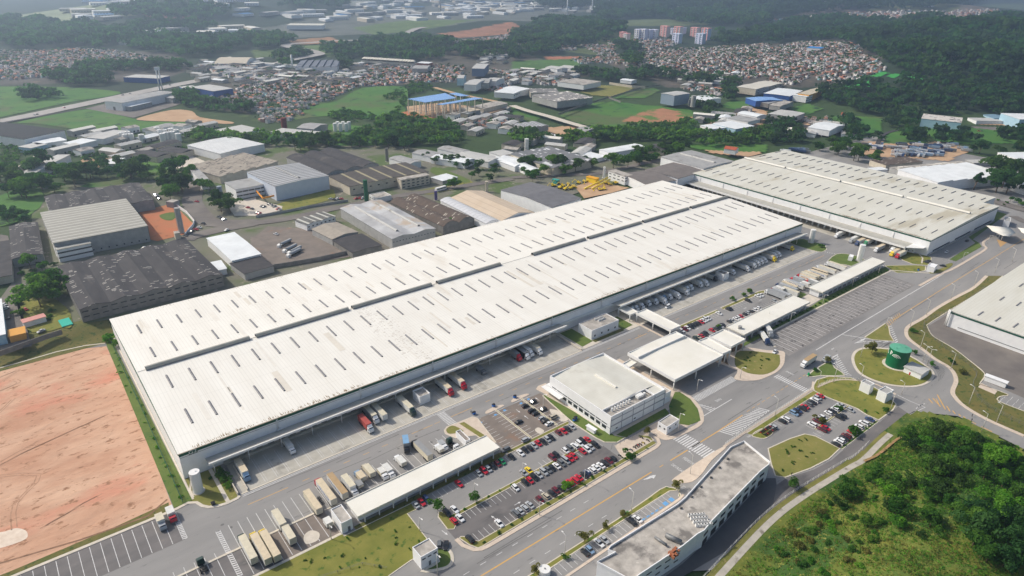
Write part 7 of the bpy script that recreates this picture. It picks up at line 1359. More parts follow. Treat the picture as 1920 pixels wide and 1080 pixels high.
for t_, s in FS:
    pts = pl(s); k = 0
    n0 = nsh
    while k < 900 and nsh < 296 and nsh-n0 < (14 if FS.index((t_, s)) < 5 else 80):
        k += 1; a, b = fr_.uniform(-40, 1960), fr_.uniform(0, 260)
        if not bool(polydist([a], [b], pts)[0] > 0): continue
        x, y = inv(Z[t_][0]+a/4, Z[t_][1]+b/4, 0, True)
        if any((x-u)**2+(y-v)**2 < 62**2 for u, v in occ): continue
        occ.append((x, y)); i = fr_.randrange(14); o = bpy.data.objects.new('factory_shed', SM[i]); col.objects.link(o); o.location = (x, y, float(hgt(x, y))); o.rotation_euler = (0, 0, fr_.choice((0, 0, R(35), R(90), R(-20)))); nsh += 1
        tag(o, '%s industrial shed in the hazy estates along the top of the photo' % ('white-roofed', 'cream-roofed', 'light grey', 'cream-roofed', 'light grey', 'white-roofed', 'blue-roofed')[i % 7], 'industrial shed', 'distant industrial sheds')
WS = []
for i in range(9):
    m = MB(); L_, W_, h = fr_.uniform(14, 34), fr_.uniform(9, 18), fr_.uniform(4, 7); m.box(-L_/2, L_/2, -W_/2, W_/2, 0, h, 0, False, False); m.add([(-L_/2-.3, -W_/2-.3, h), (L_/2+.3, -W_/2-.3, h), (L_/2+.3, 0, h+1.5), (-L_/2-.3, 0, h+1.5), (L_/2+.3, W_/2+.3, h), (-L_/2-.3, W_/2+.3, h)], [(0,1,2,3), (3,2,4,5), (0,3,5), (1,4,2)], 1)
    for k in range(3): m.box(-L_/2+L_*k/3+1, -L_/2+L_*k/3+3, -W_/2-.1, -W_/2, .5, 2.6, 2)
    o = m.build('workshop', [[wall_w, wall_be, wall_g][i % 3], [rgrey, rlg, rwh, rconc, rdark, rwhite3, rlg, rlg, rconc][i], glass]); WS.append(o.data); bpy.data.objects.remove(o)
for s_, nn_, where in (('00:1440,470 1920,450 1920,640 1750,650 1500,620', 26, 'beside the highway at the upper left'), ('01:0,440 560,540 900,560 600,640 0,640', 34, 'between highway and crowded settlement'), ('01:740,470 1080,480 1080,520 740,520', 8, 'below the cream arched units'), ('02:0,540 240,530 500,560 420,600 0,650', 20, 'right of the three gabled warehouses'), ('02:240,1000 700,900 760,960 600,1010', 0, ''), ('01:1420,900 1920,820 1920,1000 1640,1010', 24, 'near the dirt road in the centre'), ('00:600,1000 1560,930 1560,985 1000,1070 600,1070', 26, 'around the tank farm'), ('10:450,60 1300,10 1420,60 1250,130 700,110', 14, 'in the belt left of the factories'), ('12:0,0 500,-20 680,30 640,110 240,20 0,70', 8, 'behind the zigzag factory'), ('02:1280,600 1680,560 1700,640 1300,660', 14, 'above the feed mill'), ('02:1380,900 1800,830 1840,900 1460,980', 10, 'around the pale blue courtyard'), ('01:1640,430 1920,400 1920,480 1700,500', 8, 'on the field by the blue-grey block'), ('03:0,940 300,930 620,930 620,1040 100,1040', 8, 'around the white hipped house-shed')):
    t_, s = s_.split(':'); pts = pl(s); xs = [p[0] for p in pts]; ys = [p[1] for p in pts]; k = it = 0
    while k < nn_ and it < 2000:
        it += 1; a, b = fr_.uniform(min(xs), max(xs)), fr_.uniform(min(ys), max(ys))
        if polydist([a], [b], pts)[0] <= 0: continue
        x, y = inv(Z[t_][0]+a/4, Z[t_][1]+b/4, 4, t_[0] == '0')
        if any((x-u)**2+(y-v)**2 < 24**2 for u, v in occ): continue
        occ.append((x, y)); k += 1; i = fr_.randrange(9); o = bpy.data.objects.new('workshop', WS[i]); col.objects.link(o); o.location = (x, y, float(hgt(x, y))); o.rotation_euler = (0, 0, fr_.choice((.5, 2.1, .4)))
        tag(o, 'small %s workshop shed %s' % (('grey-roofed', 'light-roofed', 'white-roofed', 'mottled-roofed', 'dark-roofed', 'cream-roofed', 'light-roofed', 'light-roofed', 'mottled-roofed')[i], where), 'workshop', 'small workshops '+where)
for t_, s, h_, lb, wm_, rm_ in (('03', '945,452 950,446 1128,450 1135,460', 5, 'long white greenhouse-like shed in the right forest, left one', wall_w, rwh), ('03', '1275,458 1290,450 1470,456 1475,468', 10, 'long white shed with green-grey wall in the right forest, right one', wall_g, rwh), ('03', '300,385 310,372 395,372 400,388', 9, 'bright blue roofed shed in the hillside settlement', wall_w, M('roof_vivid_blue', lin((40,130,200)))), ('03', '1160,52 1165,46 1235,48 1240,56', 8, 'long white roof far away above the distant settlement', wall_w, rwh), ('03', '435,228 440,215 550,218 545,232', 7, 'white long sheds in the forest clearing', wall_w, rwh), ('02', '680,228 690,216 840,218 838,232', 8, 'pale blue long shed in front of the dark wood', wall_lb, rlg), ('00', '1290,262 1300,252 1405,254 1400,262', 7, 'white long shed in the left forest', wall_w, rwh), ('00', '920,330 960,318 1160,325 1120,340', 6, 'pale roof among the trees on the left', wall_w, rlg)):
    z_h = h_; q = []
    for a, b in pl(s): q.append(inv(Z[t_][0]+a/4, Z[t_][1]+(b+6)/4, 0, True))
    z0 = float(hgt(*q[1])); bld(q, h_, lb, wm_, rm_, 'flat', 1, 0, z0=z0)
for s, lb in (('01', 'x'),)[:0]: pass
for t_, a, b, hh in (('02', 413, 108, 70), ('02', 600, 92, 90), ('01', 1385, 80, 110)):
    x, y = inv(Z[t_][0]+a/4, Z[t_][1]+b/4, 0, True); m = MB(); m.tube((0, 0, 0), (0, 0, hh), 3.4, 10, 0, 2.2); o = tag(m.build('chimney', wall_g if t_ == '01' else wall_w), {413: 'shorter pale chimney in the far wooded belt', 600: 'taller pale chimney in the far wooded belt', 1385: 'dark chimney in the far industrial estate'}[a], 'chimney'); o.location = (x, y, 0)
for i in range(19): p = S('01', '%d,%d' % (815+i*20, 462+i*1.3), 4)[0]; m = MB(); [m.add([(-5, -14, z0_) for z0_ in (0,)][:0] or [(-6, -16, 0), (6, -16, 0), (6, 16, 0), (-6, 16, 0)], [(0, 1, 2, 3)])]; N = 6; m = MB(); [m.add([(6*math.cos(math.pi*j/N), -16, 4+4*math.sin(math.pi*j/N)), (6*math.cos(math.pi*(j+1)/N), -16, 4+4*math.sin(math.pi*(j+1)/N)), (6*math.cos(math.pi*(j+1)/N), 16, 4+4*math.sin(math.pi*(j+1)/N)), (6*math.cos(math.pi*j/N), 16, 4+4*math.sin(math.pi*j/N))], [(0, 1, 2, 3)]) for j in range(N)]; m.box(-6, 6, -15.9, 15.9, 0, 4.5); o = tag(m.build('arched_shed', M('cream_arch', lin((206,202,188)))), '%s cream arched unit from the left in the long row below the dark wood' % ORD[i+1], 'shed', 'row of cream arched units'); o.location = (*p, 4); o.rotation_euler = (0, 0, R(-32))
# yellow machines and parked vehicles of the far yards
def machine(x, y, z, rz, c, label):
    t = tag(empty('excavator', (x, y, z), rz), label, 'machine', 'machines in the yellow machine yard'); ym = paintm('yellow', CC['yellow']); m = MB(); m.box(-1.3, 1.3, -1.8, 1.4, 1.0, 2.0); m.box(-.2, .8, 0, 1.3, 2, 3); m.build('body', ym, t); m = MB(); m.box(-1.5, -.9, -1.9, 1.9, 0, .9); m.box(.9, 1.5, -1.9, 1.9, 0, .9); m.build('track', dark, t); m = MB(); m.tube((0, 1.2, 1.8), (0, 4, 4), .25, 5); m.tube((0, 4, 4), (0, 6.4, 1.2), .2, 5); m.box(-.5, .5, 6, 7, .4, 1.3); m.build('boom', ym, t)
mr_ = random.Random(4); yk = 0
for s in '340,300 380,320 420,310 460,330 500,300 540,290 570,285 400,345 440,340 310,320 360,335 780,300 700,300 730,310 660,350 690,345'.split():
    p = S('12', s, 4)[0]; machine(p[0], p[1], 4.2, mr_.uniform(0, 6), 0, 'yellow construction machine in the orange machine yard')
for s, s2, lb in (('545,335', '720,255', 'left one of the two long yellow conveyor booms in the machine yard'), ('600,335', '735,268', 'right one of the two long yellow conveyor booms in the machine yard')):
    a = S('12', s, 5)[0]; b = S('12', s2, 9)[0]; m = MB(); m.tube((*a, 5), (*b, 9.5), .9, 6); c_ = tag(m.build('conveyor', MATS['car_paint_yellow']), lb, 'conveyor')
B('12', '565,245 580,238 645,255 630,268', 5, 'yellow site container in the machine yard', MATS['car_paint_yellow'], MATS['wall_yellow'], 'flat', name='container'); B('12', '300,265 320,260 355,268 340,276', 4, 'turquoise container by the street behind the machine yard', M('cont_turq', lin((60,150,140))), MATS['cont_turq'], 'flat', name='container')
vb = {}
for c in ('blue', 'lightblue', 'white', 'silver', 'grey'):
    m = MB(); m.box(-1.3, 1.3, -6, 3.4, 1, 3.4); m.box(-1.2, 1.2, 3.9, 6, .6, 2.8); m.box(-.6, .6, -6, 6, .4, 1); o = m.build('parked_truck', paintm(c, CC[c])); vb[c] = o.data; bpy.data.objects.remove(o)
mr_ = random.Random(6)
for k in range(110):
    a, b = mr_.uniform(700, 1500), mr_.uniform(8, 62)
    if k > 60: a, b = mr_.uniform(960, 1280), mr_.uniform(60, 100)
    elif b > 45 and a < 1250: continue
    if k < 8: a, b = mr_.uniform(110, 300), mr_.uniform(45, 70)
    x, y = inv(Z['13'][0]+a/4, Z['13'][1]+b/4, 0); c = mr_.choice(('blue', 'lightblue', 'white', 'silver', 'grey', 'blue')); o = bpy.data.objects.new('parked_truck', vb[c]); col.objects.link(o); o.location = (x, y, .4); o.rotation_euler = (0, 0, mr_.choice((.3, .5, 1.9, .4))); tag(o, '%s truck standing in the large vehicle yard behind the crosswise warehouse' % {'lightblue': 'light blue'}.get(c, c), 'truck', 'trucks in the large vehicle yard')
cs = [('11', '45,470 60,475 100,455 115,462 130,468 140,472 165,490 180,495 10,520 25,525 560,415 585,420 610,415 640,415 750,412 775,410 800,408 150,680', 'in the factory car parks of the centre'), ('10', '1860,480 1890,490 1640,550 1660,560 1680,570 1165,385 1175,395 1185,405 1195,415 1390,690 1415,675 1440,660 1470,645 1495,630 1525,600 1700,650 1080,785 1475,435', 'along the street and yards of the factory quarter'), ('20', '190,165 30,130 40,160 45,240 310,330', 'in the lane at the left edge'), ('03', '400,1020 430,1015 460,1012 1480,985 1580,985 1600,985', 'at the upper right yards'), ('00', '280,860 260,865 920,715 975,705 1275,640 480,810', 'on the highway')]
for t_, s, lb in cs:
    for p in s.split():
        x, y = S(t_, p, 4.3 if t_ != '03' else .5)[0]; c = cr.choice(['white', 'silver', 'grey', 'black', 'red', 'white']); put(car_proto('sedan', c), x, y, cr.choice((.5, 2.0, .4, 2.1)), '%s saloon car %s' % (c, lb), 'car', 4.4 if t_ != '03' else .45, 'cars '+lb)
p = S('11', '1385,345', 4.6)[0]; t = tag(empty('coach', (*p, 4.3), R(100)), 'white coach parked on the road right of the reception building', 'bus'); m = MB(); m.box(-1.3, 1.3, -6, 6, .4, 3.3); m.build('body', whitep, t); m = MB(); m.box(-1.32, 1.32, -5.8, 5.6, 1.7, 2.6); m.build('window', glass, t)
# ---------------- vegetation ----------------
tr = np.random.default_rng(5)
def leafm(n, a, b, v=.25):
    m = M(n, lin(a), lin(b), .35, .9, vary=v, ob=False, spec=.15); n_ = m.node_tree.nodes; l_ = m.node_tree.links; p = n_['Principled BSDF']; t = n_.new('ShaderNodeBsdfTranslucent'); x = n_.new('ShaderNodeMixShader'); x.inputs[0].default_value = .42
    h = n_.new('ShaderNodeHueSaturation'); h.inputs['Value'].default_value = 1.85; h.inputs['Saturation'].default_value = 1.1; l_.new(p.inputs['Base Color'].links[0].from_socket, h.inputs['Color']); l_.new(h.outputs[0], t.inputs[0])
    l_.new(p.outputs[0], x.inputs[1]); l_.new(t.outputs[0], x.inputs[2]); l_.new(x.outputs[0], n_['Material Output'].inputs[0]); return m
L1 = leafm('leaves_dark', (48,74,36), (70,98,46)); L2 = leafm('leaves_green', (54,94,36), (84,120,48)); L3 = leafm('leaves_bright', (68,122,40), (104,146,54)); L4 = leafm('leaves_deep', (44,80,42), (64,100,50)); L5 = leafm('leaves_olive', (92,98,50), (120,118,62)); LF = leafm('leaves_far', (38,60,38), (54,76,46), 0)
def crown(n, rad, hh, lobes, size, flat_=.8, seed=0):
    """leaf quads scattered through several lobes; returns V,F"""
    g = np.random.default_rng(seed); c = g.normal(size=(lobes, 3))*[rad*.42, rad*.42, hh*.2]; c[:, 2] += hh; rl = g.uniform(.42, .7, lobes)*rad
    k = g.integers(0, lobes, n); d = g.normal(size=(n, 3)); d /= np.linalg.norm(d, axis=1)[:, None]; d[:, 2] = np.abs(d[:, 2])*.95-.25
    r = rl[k]*g.uniform(.55, 1.05, n)**.6; p = c[k]+d*r[:, None]*[1, 1, flat_]
    nrm = d+g.normal(size=(n, 3))*.55; nrm /= np.linalg.norm(nrm, axis=1)[:, None]; u = np.cross(nrm, g.normal(size=(n, 3))); u /= np.linalg.norm(u, axis=1)[:, None]; v = np.cross(nrm, u)
    s = size*g.uniform(.5, 1.2, n)[:, None]; V = np.stack([p-u*s-v*s*.6, p+u*s-v*s*.6, p+u*s*.7+v*s*.7, p-u*s*.7+v*s*.7], 1).reshape(-1, 3); F = np.arange(n*4).reshape(-1, 4); return V, F
def npmesh(name, V, F, mats):
    o = big_mesh(name, V, F, mats); d = o.data; bpy.data.objects.remove(o); return d
CR = {}
def crown_data(kind, i, mat):
    k = (kind, i, mat.name)
    if k not in CR:
        n, rad, hh, lob, sz, fl = dict(tree=(800, 4.2, 5.6, 9, .5, .85), big=(1500, 6.0, 8.5, 12, .6, .8), tall=(650, 2.8, 8.4, 8, .42, 1.3), bush=(420, 1.9, 1.3, 6, .3, .7), shrub=(90, .6, .35, 3, .15, .6), palm=(10, 1, 1, 1, 1, 1))[kind]
        V, F = crown(n, rad, hh, lob, sz, fl, seed=i*7+len(kind)); CR[k] = npmesh('crown', V, F, [mat])
    return CR[k]
TRK = {}
def trunk_data(kind):
    if kind not in TRK:
        h = dict(tree=5.2, big=8, tall=8, bush=1.2, shrub=.5)[kind]; m = MB(); r = h*.045; m.tube((0, 0, -.5), (.1, .05, h*.55), r, 7, 0, r*.7)
        for a in (0, 2.1, 4.3): m.tube((.1, .05, h*.5), (h*.25*math.cos(a), h*.25*math.sin(a), h), r*.55, 5, 0, r*.2)
        o = m.build('trunk', bark); TRK[kind] = o.data; bpy.data.objects.remove(o)
    return TRK[kind]
ntree = 0
def tree(x, y, kind, mat, s, label, group=None, z=None, name=None, cat='tree'):
    global ntree; ntree += 1
    z = float(hgt(x, y)) if z is None else z; t = empty(name or ('bush' if kind in ('bush', 'shrub') else 'tree'), (x, y, z-.1), cr.uniform(0, 6.28)); q = s*cr.uniform(.88, 1.12); t.scale = (q, q, q*cr.uniform(.9, 1.1)); tag(t, label, cat if kind not in ('bush', 'shrub') else 'bush', group)
    a = bpy.data.objects.new('crown', crown_data(kind, cr.randrange(4), mat)); b = bpy.data.objects.new('trunk', trunk_data(kind))
    for o in (a, b): col.objects.link(o); o.parent = t
    return t
def scatter(t_, s, n, kinds, mats, smin, smax, label, group, z=4.0, mind=3):
    P_ = S(t_, s, z); xs = [p[0] for p in P_]; ys = [p[1] for p in P_]; k = 0; got = []; it = 0
    while k < n and it < n*60:
        it += 1; x, y = cr.uniform(min(xs), max(xs)), cr.uniform(min(ys), max(ys))
        if polydist([x], [y], P_)[0] <= 0 or any((x-u)**2+(y-v)**2 < mind**2 for u, v in got): continue
        got.append((x, y)); tree(x, y, cr.choice(kinds), cr.choice(mats), cr.uniform(smin, smax), label, group, z if z < 3.9 else None); k += 1
# belts among the factories (eaves-high broadleaf trees)
for t_, s, n, kk, mm, a, b, lb, zz in [
    ('10', '0,250 250,180 420,220 600,200 640,290 480,370 340,390 200,470 0,380', 26, ('tree', 'big'), (L1, L4, L2), 1.0, 1.5, 'dark broadleaf tree in the belt left of the dark five-bay factory', 4), ('10', '560,170 900,180 1080,120 1150,150 1000,260 860,310 640,300', 16, ('tree', 'big'), (L1, L4), 1, 1.4, 'dark broadleaf tree behind the dark five-bay factory', 4),
    ('10', '900,220 1180,180 1250,300 1180,330 1060,290 950,280', 9, ('tree',), (L2, L1), 1, 1.4, 'green tree at the corner behind the dark five-bay factory', 4), ('10', '1240,260 1330,180 1440,190 1450,300 1560,330 1620,380 1500,400 1390,380 1330,460 1260,420', 15, ('tree', 'big'), (L1, L2), 1, 1.4, 'large dark tree on the street corner above the orange soil yard', 4),
    ('10', '0,540 200,540 230,620 60,640 0,690', 7, ('tree',), (L1, L4), .9, 1.3, 'dark tree at the left edge behind the narrow ridged shed', 4), ('10', '130,900 300,840 420,900 430,990 300,1020 150,980', 8, ('tree', 'bush'), (L2, L1), .8, 1.2, 'green tree between the narrow shed and the black-grey factory', 4),
    ('20', '250,20 470,10 500,120 380,160 280,140', 8, ('big', 'tree'), (L2, L3), .9, 1.2, 'bright green tree on the lawn left of the black-grey factory', 4), ('20', '110,40 160,30 170,200 130,230', 4, ('bush',), (L2,), 1.3, 1.6, 'clipped green bush along the lane at the left edge', 4), ('20', '300,170 400,160 400,250 330,240', 3, ('tree', 'bush'), (L2,), .7, .9, 'small tree beside the turquoise pool', 4),
    ('10', '1590,440 1700,440 1740,520 1680,560 1600,520', 3, ('big',), (L1,), .95, 1.1, 'round dark tree on the island below the light blue-grey tower', 4), ('10', '480,720 960,740 900,790 500,830', 5, ('tree',), (L2, L5), .6, .8, 'small green tree before the wall of the white-striped factory', 4), ('11', '1040,240 1090,240 1090,330 1040,330', 1, ('tree',), (L2,), .9, 1, 'palm-like tree before the beige office front', 4),
    ('11', '1250,110 1640,150 1800,200 1820,300 1740,330 1640,260 1480,190 1300,150', 15, ('tree',), (L1, L4), .8, 1.2, 'dark tree along the street before the row of white sheds', 4), ('11', '1320,300 1640,260 1660,310 1400,370', 6, ('bush', 'tree'), (L2,), .6, .9, 'roadside bush right of the coach', 4),
    ('12', '0,170 300,160 430,180 700,130 900,150 860,200 640,220 420,220 200,290 0,290', 24, ('tree', 'big'), (L1, L2, L4), .8, 1.2, 'dark street tree between the zigzag factory and the machine yard', 4), ('12', '880,80 1100,60 1320,20 1300,60 1120,110 960,170 880,150', 16, ('tree', 'big'), (L2, L1), .9, 1.2, 'green tree behind the dark brown-grey halls', 4), ('12', '0,600 0,600 10,610', 0, ('tree',), (L1,), 1, 1, '', 4),
    ('13', '330,-10 700,40 820,90 800,150 700,150 560,100 440,110 340,60', 17, ('tree', 'big'), (L1, L2), .9, 1.2, 'green tree behind the crosswise warehouse roof, left part', .4), ('13', '1500,40 1920,20 1920,100 1820,80 1560,110', 9, ('tree', 'big'), (L1, L4), 1, 1.4, 'dark tree around the right end of the vehicle yard', .4), ('13', '1680,260 1880,200 1920,300 1880,400 1740,440 1640,350', 7, ('big',), (L1, L4), 1.4, 1.9, 'big dark tree rising right of the modern white factory', .4), ('13', '1520,300 1600,290 1600,360 1530,360', 1, ('tall',), (L4,), 1.6, 1.7, 'lone tall eucalyptus before the modern white factory', .4), ('13', '1720,420 1920,440 1920,480 1740,460', 6, ('bush', 'tree'), (L2,), .6, .9, 'roadside tree near the far gate', .4),
    ('11', '780,-20 1180,-20 1200,60 1000,50 800,40 640,20 400,60 260,90 220,60 500,0', 24, ('big', 'tree', 'tall'), (L1, L4), 1.0, 1.5, 'tall dark tree of the wood edge right behind the dark factories', 4), ('11', '430,640 460,640 460,660 440,660', 0, ('bush',), (L3,), 1, 1, '', 4)]:
    if n: scatter(t_, s, n, kk, mm, a, b, lb, lb.replace('tree', 'trees'), zz, 4)
for t_, s, k_, mt, sc_, lb in (('11', '1450,660', 'tree', L3, .75, 'single bright green tree squeezed between brown arched roof and long warehouse'), ('12', '590,640', 'tree', L2, .01, '') , ('32', '540,830', 'tree', L5, .55, 'yellow-olive tree on the verge near the far left of the bent building'), ('32', '830,640', 'tree', L5, .38, 'small olive tree beside the green bin'), ('32', '700,725', 'tree', L5, .35, 'small brownish tree on the verge by the bent building'), ('32', '1235,425', 'tree', L5, .5, 'yellow-olive tree at the tip of the verge by the bent building'), ('32', '395,950', 'bush', L2, .7, 'bush at the nearest lamp post of the verge'), ('32', '175,1055', 'tree', L5, .4, 'small tree beside the round white tank top'), ('31', '1365,590', 'tree', L2, .6, 'young tree at the tip of the middle verge'), ('31', '1650,530', 'tree', L2, .45, 'thin young tree on the middle verge'), ('32', '870,195', 'bush', L2, 1.5, 'round green bush on the verge beside the motorbike pad'), ('32', '410,415', 'bush', L3, 1.1, 'round green bush among the cars nearest the avenue'), ('32', '1015,15', 'tree', L5, .4, 'small tree at the corner of the pinkish pad'), ('33', '190,415', 'tree', L2, .6, 'small tree where path and access road meet'), ('30', '1655,330', 'bush', L2, 1.3, 'green shrub in the strip by the first ramp, upper'), ('30', '1680,370', 'bush', L2, 1.0, 'green shrub in the strip by the first ramp, middle'), ('30', '1710,410', 'bush', L2, .9, 'green shrub in the strip by the first ramp, lower'), ('30', '1575,355', 'bush', L2, .5, 'small shrub beside the near slim water tank'), ('20', '820,400', 'bush', L3, 1.9, 'bright green bush at the far corner of the red earth lot'), ('20', '880,440', 'bush', L2, 1.3, 'green bush below the bright one at the far corner of the red earth lot'), ('23', '775,490', 'tree', L5, .8, 'bare-looking brownish tree on the roundabout island'), ('23', '880,930', 'bush', L2, 1.0, 'dark bush by the lamp post near the right white cube'), ('23', '450,560', 'tree', L5, .4, 'small tree on the small triangular island'), ('23', '355,620', 'bush', L2, .7, 'bush on the small triangular island'), ('D', '930,490', 'bush', L5, 1.3, 'olive bush in the middle verge of the right car park'), ('D', '1200,335', 'bush', L2, 1.0, 'green bush among the upper cars of the right car park'), ('D', '1385,640', 'bush', L2, 1.4, 'green bush beside the red car in the right car park'), ('E', '560,0', 'bush', L2, .01, ''), ('E', '1170,150', 'bush', L2, 1.0, 'small palm-like bush above the right yard verge, right'), ('E', '1065,200', 'bush', L2, 1.0, 'small palm-like bush above the right yard verge, middle'), ('E', '900,260', 'bush', L2, .9, 'small palm-like bush above the right yard verge, left'), ('E', '700,670', 'bush', L2, .8, 'small bush between the cars of the right yard'), ('F', '850,500', 'bush', L2, .9, 'bush at the left end of the farthest long low building'), ('F', '1010,20', 'bush', L2, 1.3, 'bush at the foot of the far slim tank'), ('23', '1080,330', 'bush', L2, 1.0, 'bush on the verge at the outer bend'), ('23', '1370,560', 'bush', L2, 1.0, 'bush on the verge opposite the pump house'), ('23', '1445,640', 'bush', L5, 1.0, 'olive bush on the right verge near the fence'), ('23', '1100,500', 'tree', L3, .3, 'small palm behind the green tank'), ('23', '1225,590', 'tree', L3, .35, 'small palm behind the pump house')):
    if sc_ > .05: p = S(t_, s)[0]; tree(p[0], p[1], k_, mt, sc_, lb, z=.15 if p[1] < 392 else None)
# shrubs dotted on lawns and verges
def shrubs(pts, lb, group, mt=L3, s0=1.0):
    for x, y in pts: tree(x, y, 'shrub', mt, s0*cr.uniform(.7, 1.3), lb, group, .15)
shrubs([(106+6.2*i+cr.uniform(-1, 1), 147.7+cr.uniform(-.5, .6)) for i in range(15)], 'small round shrub on the verge between front car park and avenue', 'shrubs of the avenue verge', L2, 1.2)
shrubs([(104+5.6*i, 165.2) for i in range(13)], 'small shrub on the long middle verge of the front car park', 'shrubs of the middle verge', L3, 1.0)
shrubs([(cr.uniform(40, 88), cr.uniform(157, 179)) for i in range(20)], 'tuft of dark grass on the big lower lawn', 'tufts on the lower lawn', L2, .9)
shrubs([(cr.uniform(228, 258), cr.uniform(99, 110)) for i in range(11)], 'dark tuft on the dry grass triangle by the right car park', 'tufts on the dry triangle', L2, 1.1)
shrubs([(cr.uniform(286, 306), cr.uniform(155, 168)) for i in range(12)], 'small planted tuft on the grassy plaza', 'tufts on the plaza lawn', L2, 1.0)
shrubs([(298+5.4*i, 177+cr.uniform(-.6, .8)) for i in range(3, 34)], 'low hedge shrub behind the long low buildings', 'hedge behind the long low buildings', L2, 1.7)
shrubs([(24.6+cr.uniform(-1, 1.4), 238+7.5*i) for i in range(19)], 'weedy shrub along the dark green mesh fence', 'weeds along the mesh fence', L3, 1.3)
shrubs([(246+5*i, 96) for i in range(4, 10)]+[(299, 103), (302, 98.5)], 'green shrub on the kerb strip nearest the mound', 'shrubs nearest the mound', L3, 1.3)
# mound: separate larger trees, the rest as undergrowth
def mound_ok(x, y, dmin): return polydist([x], [y], MOUND)[0] > dmin
n = 0
for t_, s, n_, kk, mm, a, b, lb in (('33', '1020,30 1500,20 1900,220 1900,620 1600,560 1380,400 1180,330 1080,180', 62, ('tree', 'bush', 'big'), (L1, L2, L2, L3), .4, .75, 'dark green tree in the thicket on the right half of the mound'), ('33', '1500,640 1920,640 1920,1060 1640,1070 1480,860', 26, ('tree', 'big'), (L3, L2, L4), .45, .75, 'leafy tree at the lower right corner of the mound'), ('33', '420,330 900,280 1250,420 1450,660 1100,900 620,760 400,500', 60, ('bush', 'bush', 'tree'), (L1, L2, L2, L3), .45, .95, 'dark bush on the middle of the mound'), ('33', '0,740 560,440 700,700 900,900 600,1070 0,1070', 34, ('bush',), (L2, L5, L3, L2), .5, 1.0, 'low bush on the dry grassy flank of the mound')):
    P_ = [inv(Z[t_][0]+u/4, Z[t_][1]+v/4, 0, True) for u, v in pl(s)]; xs = [p[0] for p in P_]; ys = [p[1] for p in P_]; k = 0; it = 0
    while k < n_ and it < 4000:
        it += 1; x, y = cr.uniform(min(xs), max(xs)), cr.uniform(min(ys), max(ys))
        if polydist([x], [y], P_)[0] > 0 and mound_ok(x, y, 5): tree(x, y, cr.choice(kk), cr.choice(mm), cr.uniform(a, b), lb, lb.replace('tree', 'trees').replace('bush', 'bushes')); k += 1
def scatter_mesh(name, pts, sc_, protos, mats, mi_, label, cat, zoff=0):
    """merge many small leaf clumps into one mesh"""
    Vs, Fs, Ms = [], [], []; o = 0; g = tr
    which = g.integers(0, len(protos), len(pts))
    for pi, (V, F) in enumerate(protos):
        idx_ = np.where(which == pi)[0]
        if not len(idx_): continue
        P_ = pts[idx_]; s_ = sc_[idx_]; a = g.uniform(0, 6.28, len(idx_)); c, s2 = np.cos(a), np.sin(a)
        X = V[None, :, 0]*c[:, None]-V[None, :, 1]*s2[:, None]; Y = V[None, :, 0]*s2[:, None]+V[None, :, 1]*c[:, None]
        W_ = np.stack([X*s_[:, None]+P_[:, None, 0], Y*s_[:, None]+P_[:, None, 1], V[None, :, 2]*s_[:, None]+P_[:, None, 2]], -1)
        nv = len(V); Vs.append(W_.reshape(-1, 3)); Fs.append((F[None]+(np.arange(len(idx_))*nv)[:, None, None]+o).reshape(-1, F.shape[1])); Ms.append(np.repeat(mi_[idx_], len(F))); o += nv*len(idx_)
    ob_ = big_mesh(name, np.concatenate(Vs), np.concatenate(Fs), mats, np.concatenate(Ms)); return tag(ob_, label, cat, kind='stuff')
# undergrowth on the mound
N = 60000; xs = tr.uniform(120, 330, N); ys = tr.uniform(-40, 88, N); dd_ = polydist(xs, ys, MOUND); z_ = hgt(xs, ys)
dens = np.clip((np.sin(xs*.09+1)+np.cos(ys*.11+xs*.04))*.25+.5+.35*np.sign(xs-245-(ys-40)*.3), .12, 1); kp = (dd_ > 1.5) & (tr.uniform(size=N) < .35+dens*.65); xs, ys, z_ = xs[kp], ys[kp], z_[kp]
mi = np.where(xs > 236+(ys-40)*.2+tr.normal(0, 14, len(xs)), tr.choice([0, 1, 1, 2, 2], len(xs)), tr.choice([1, 2, 2, 3, 4], len(xs)))
gp = [crown(9, .9, .3, 2, .2, .7, i) for i in range(5)]
scatter_mesh('undergrowth', np.stack([xs, ys, z_], 1), tr.uniform(.5, 1.45, len(xs)), gp, [L1, L2, L3, L5, leafm('leaves_straw', (112,112,54), (134,128,70), 0)], mi, 'dense tangled undergrowth and tall grass covering the mound', 'undergrowth')
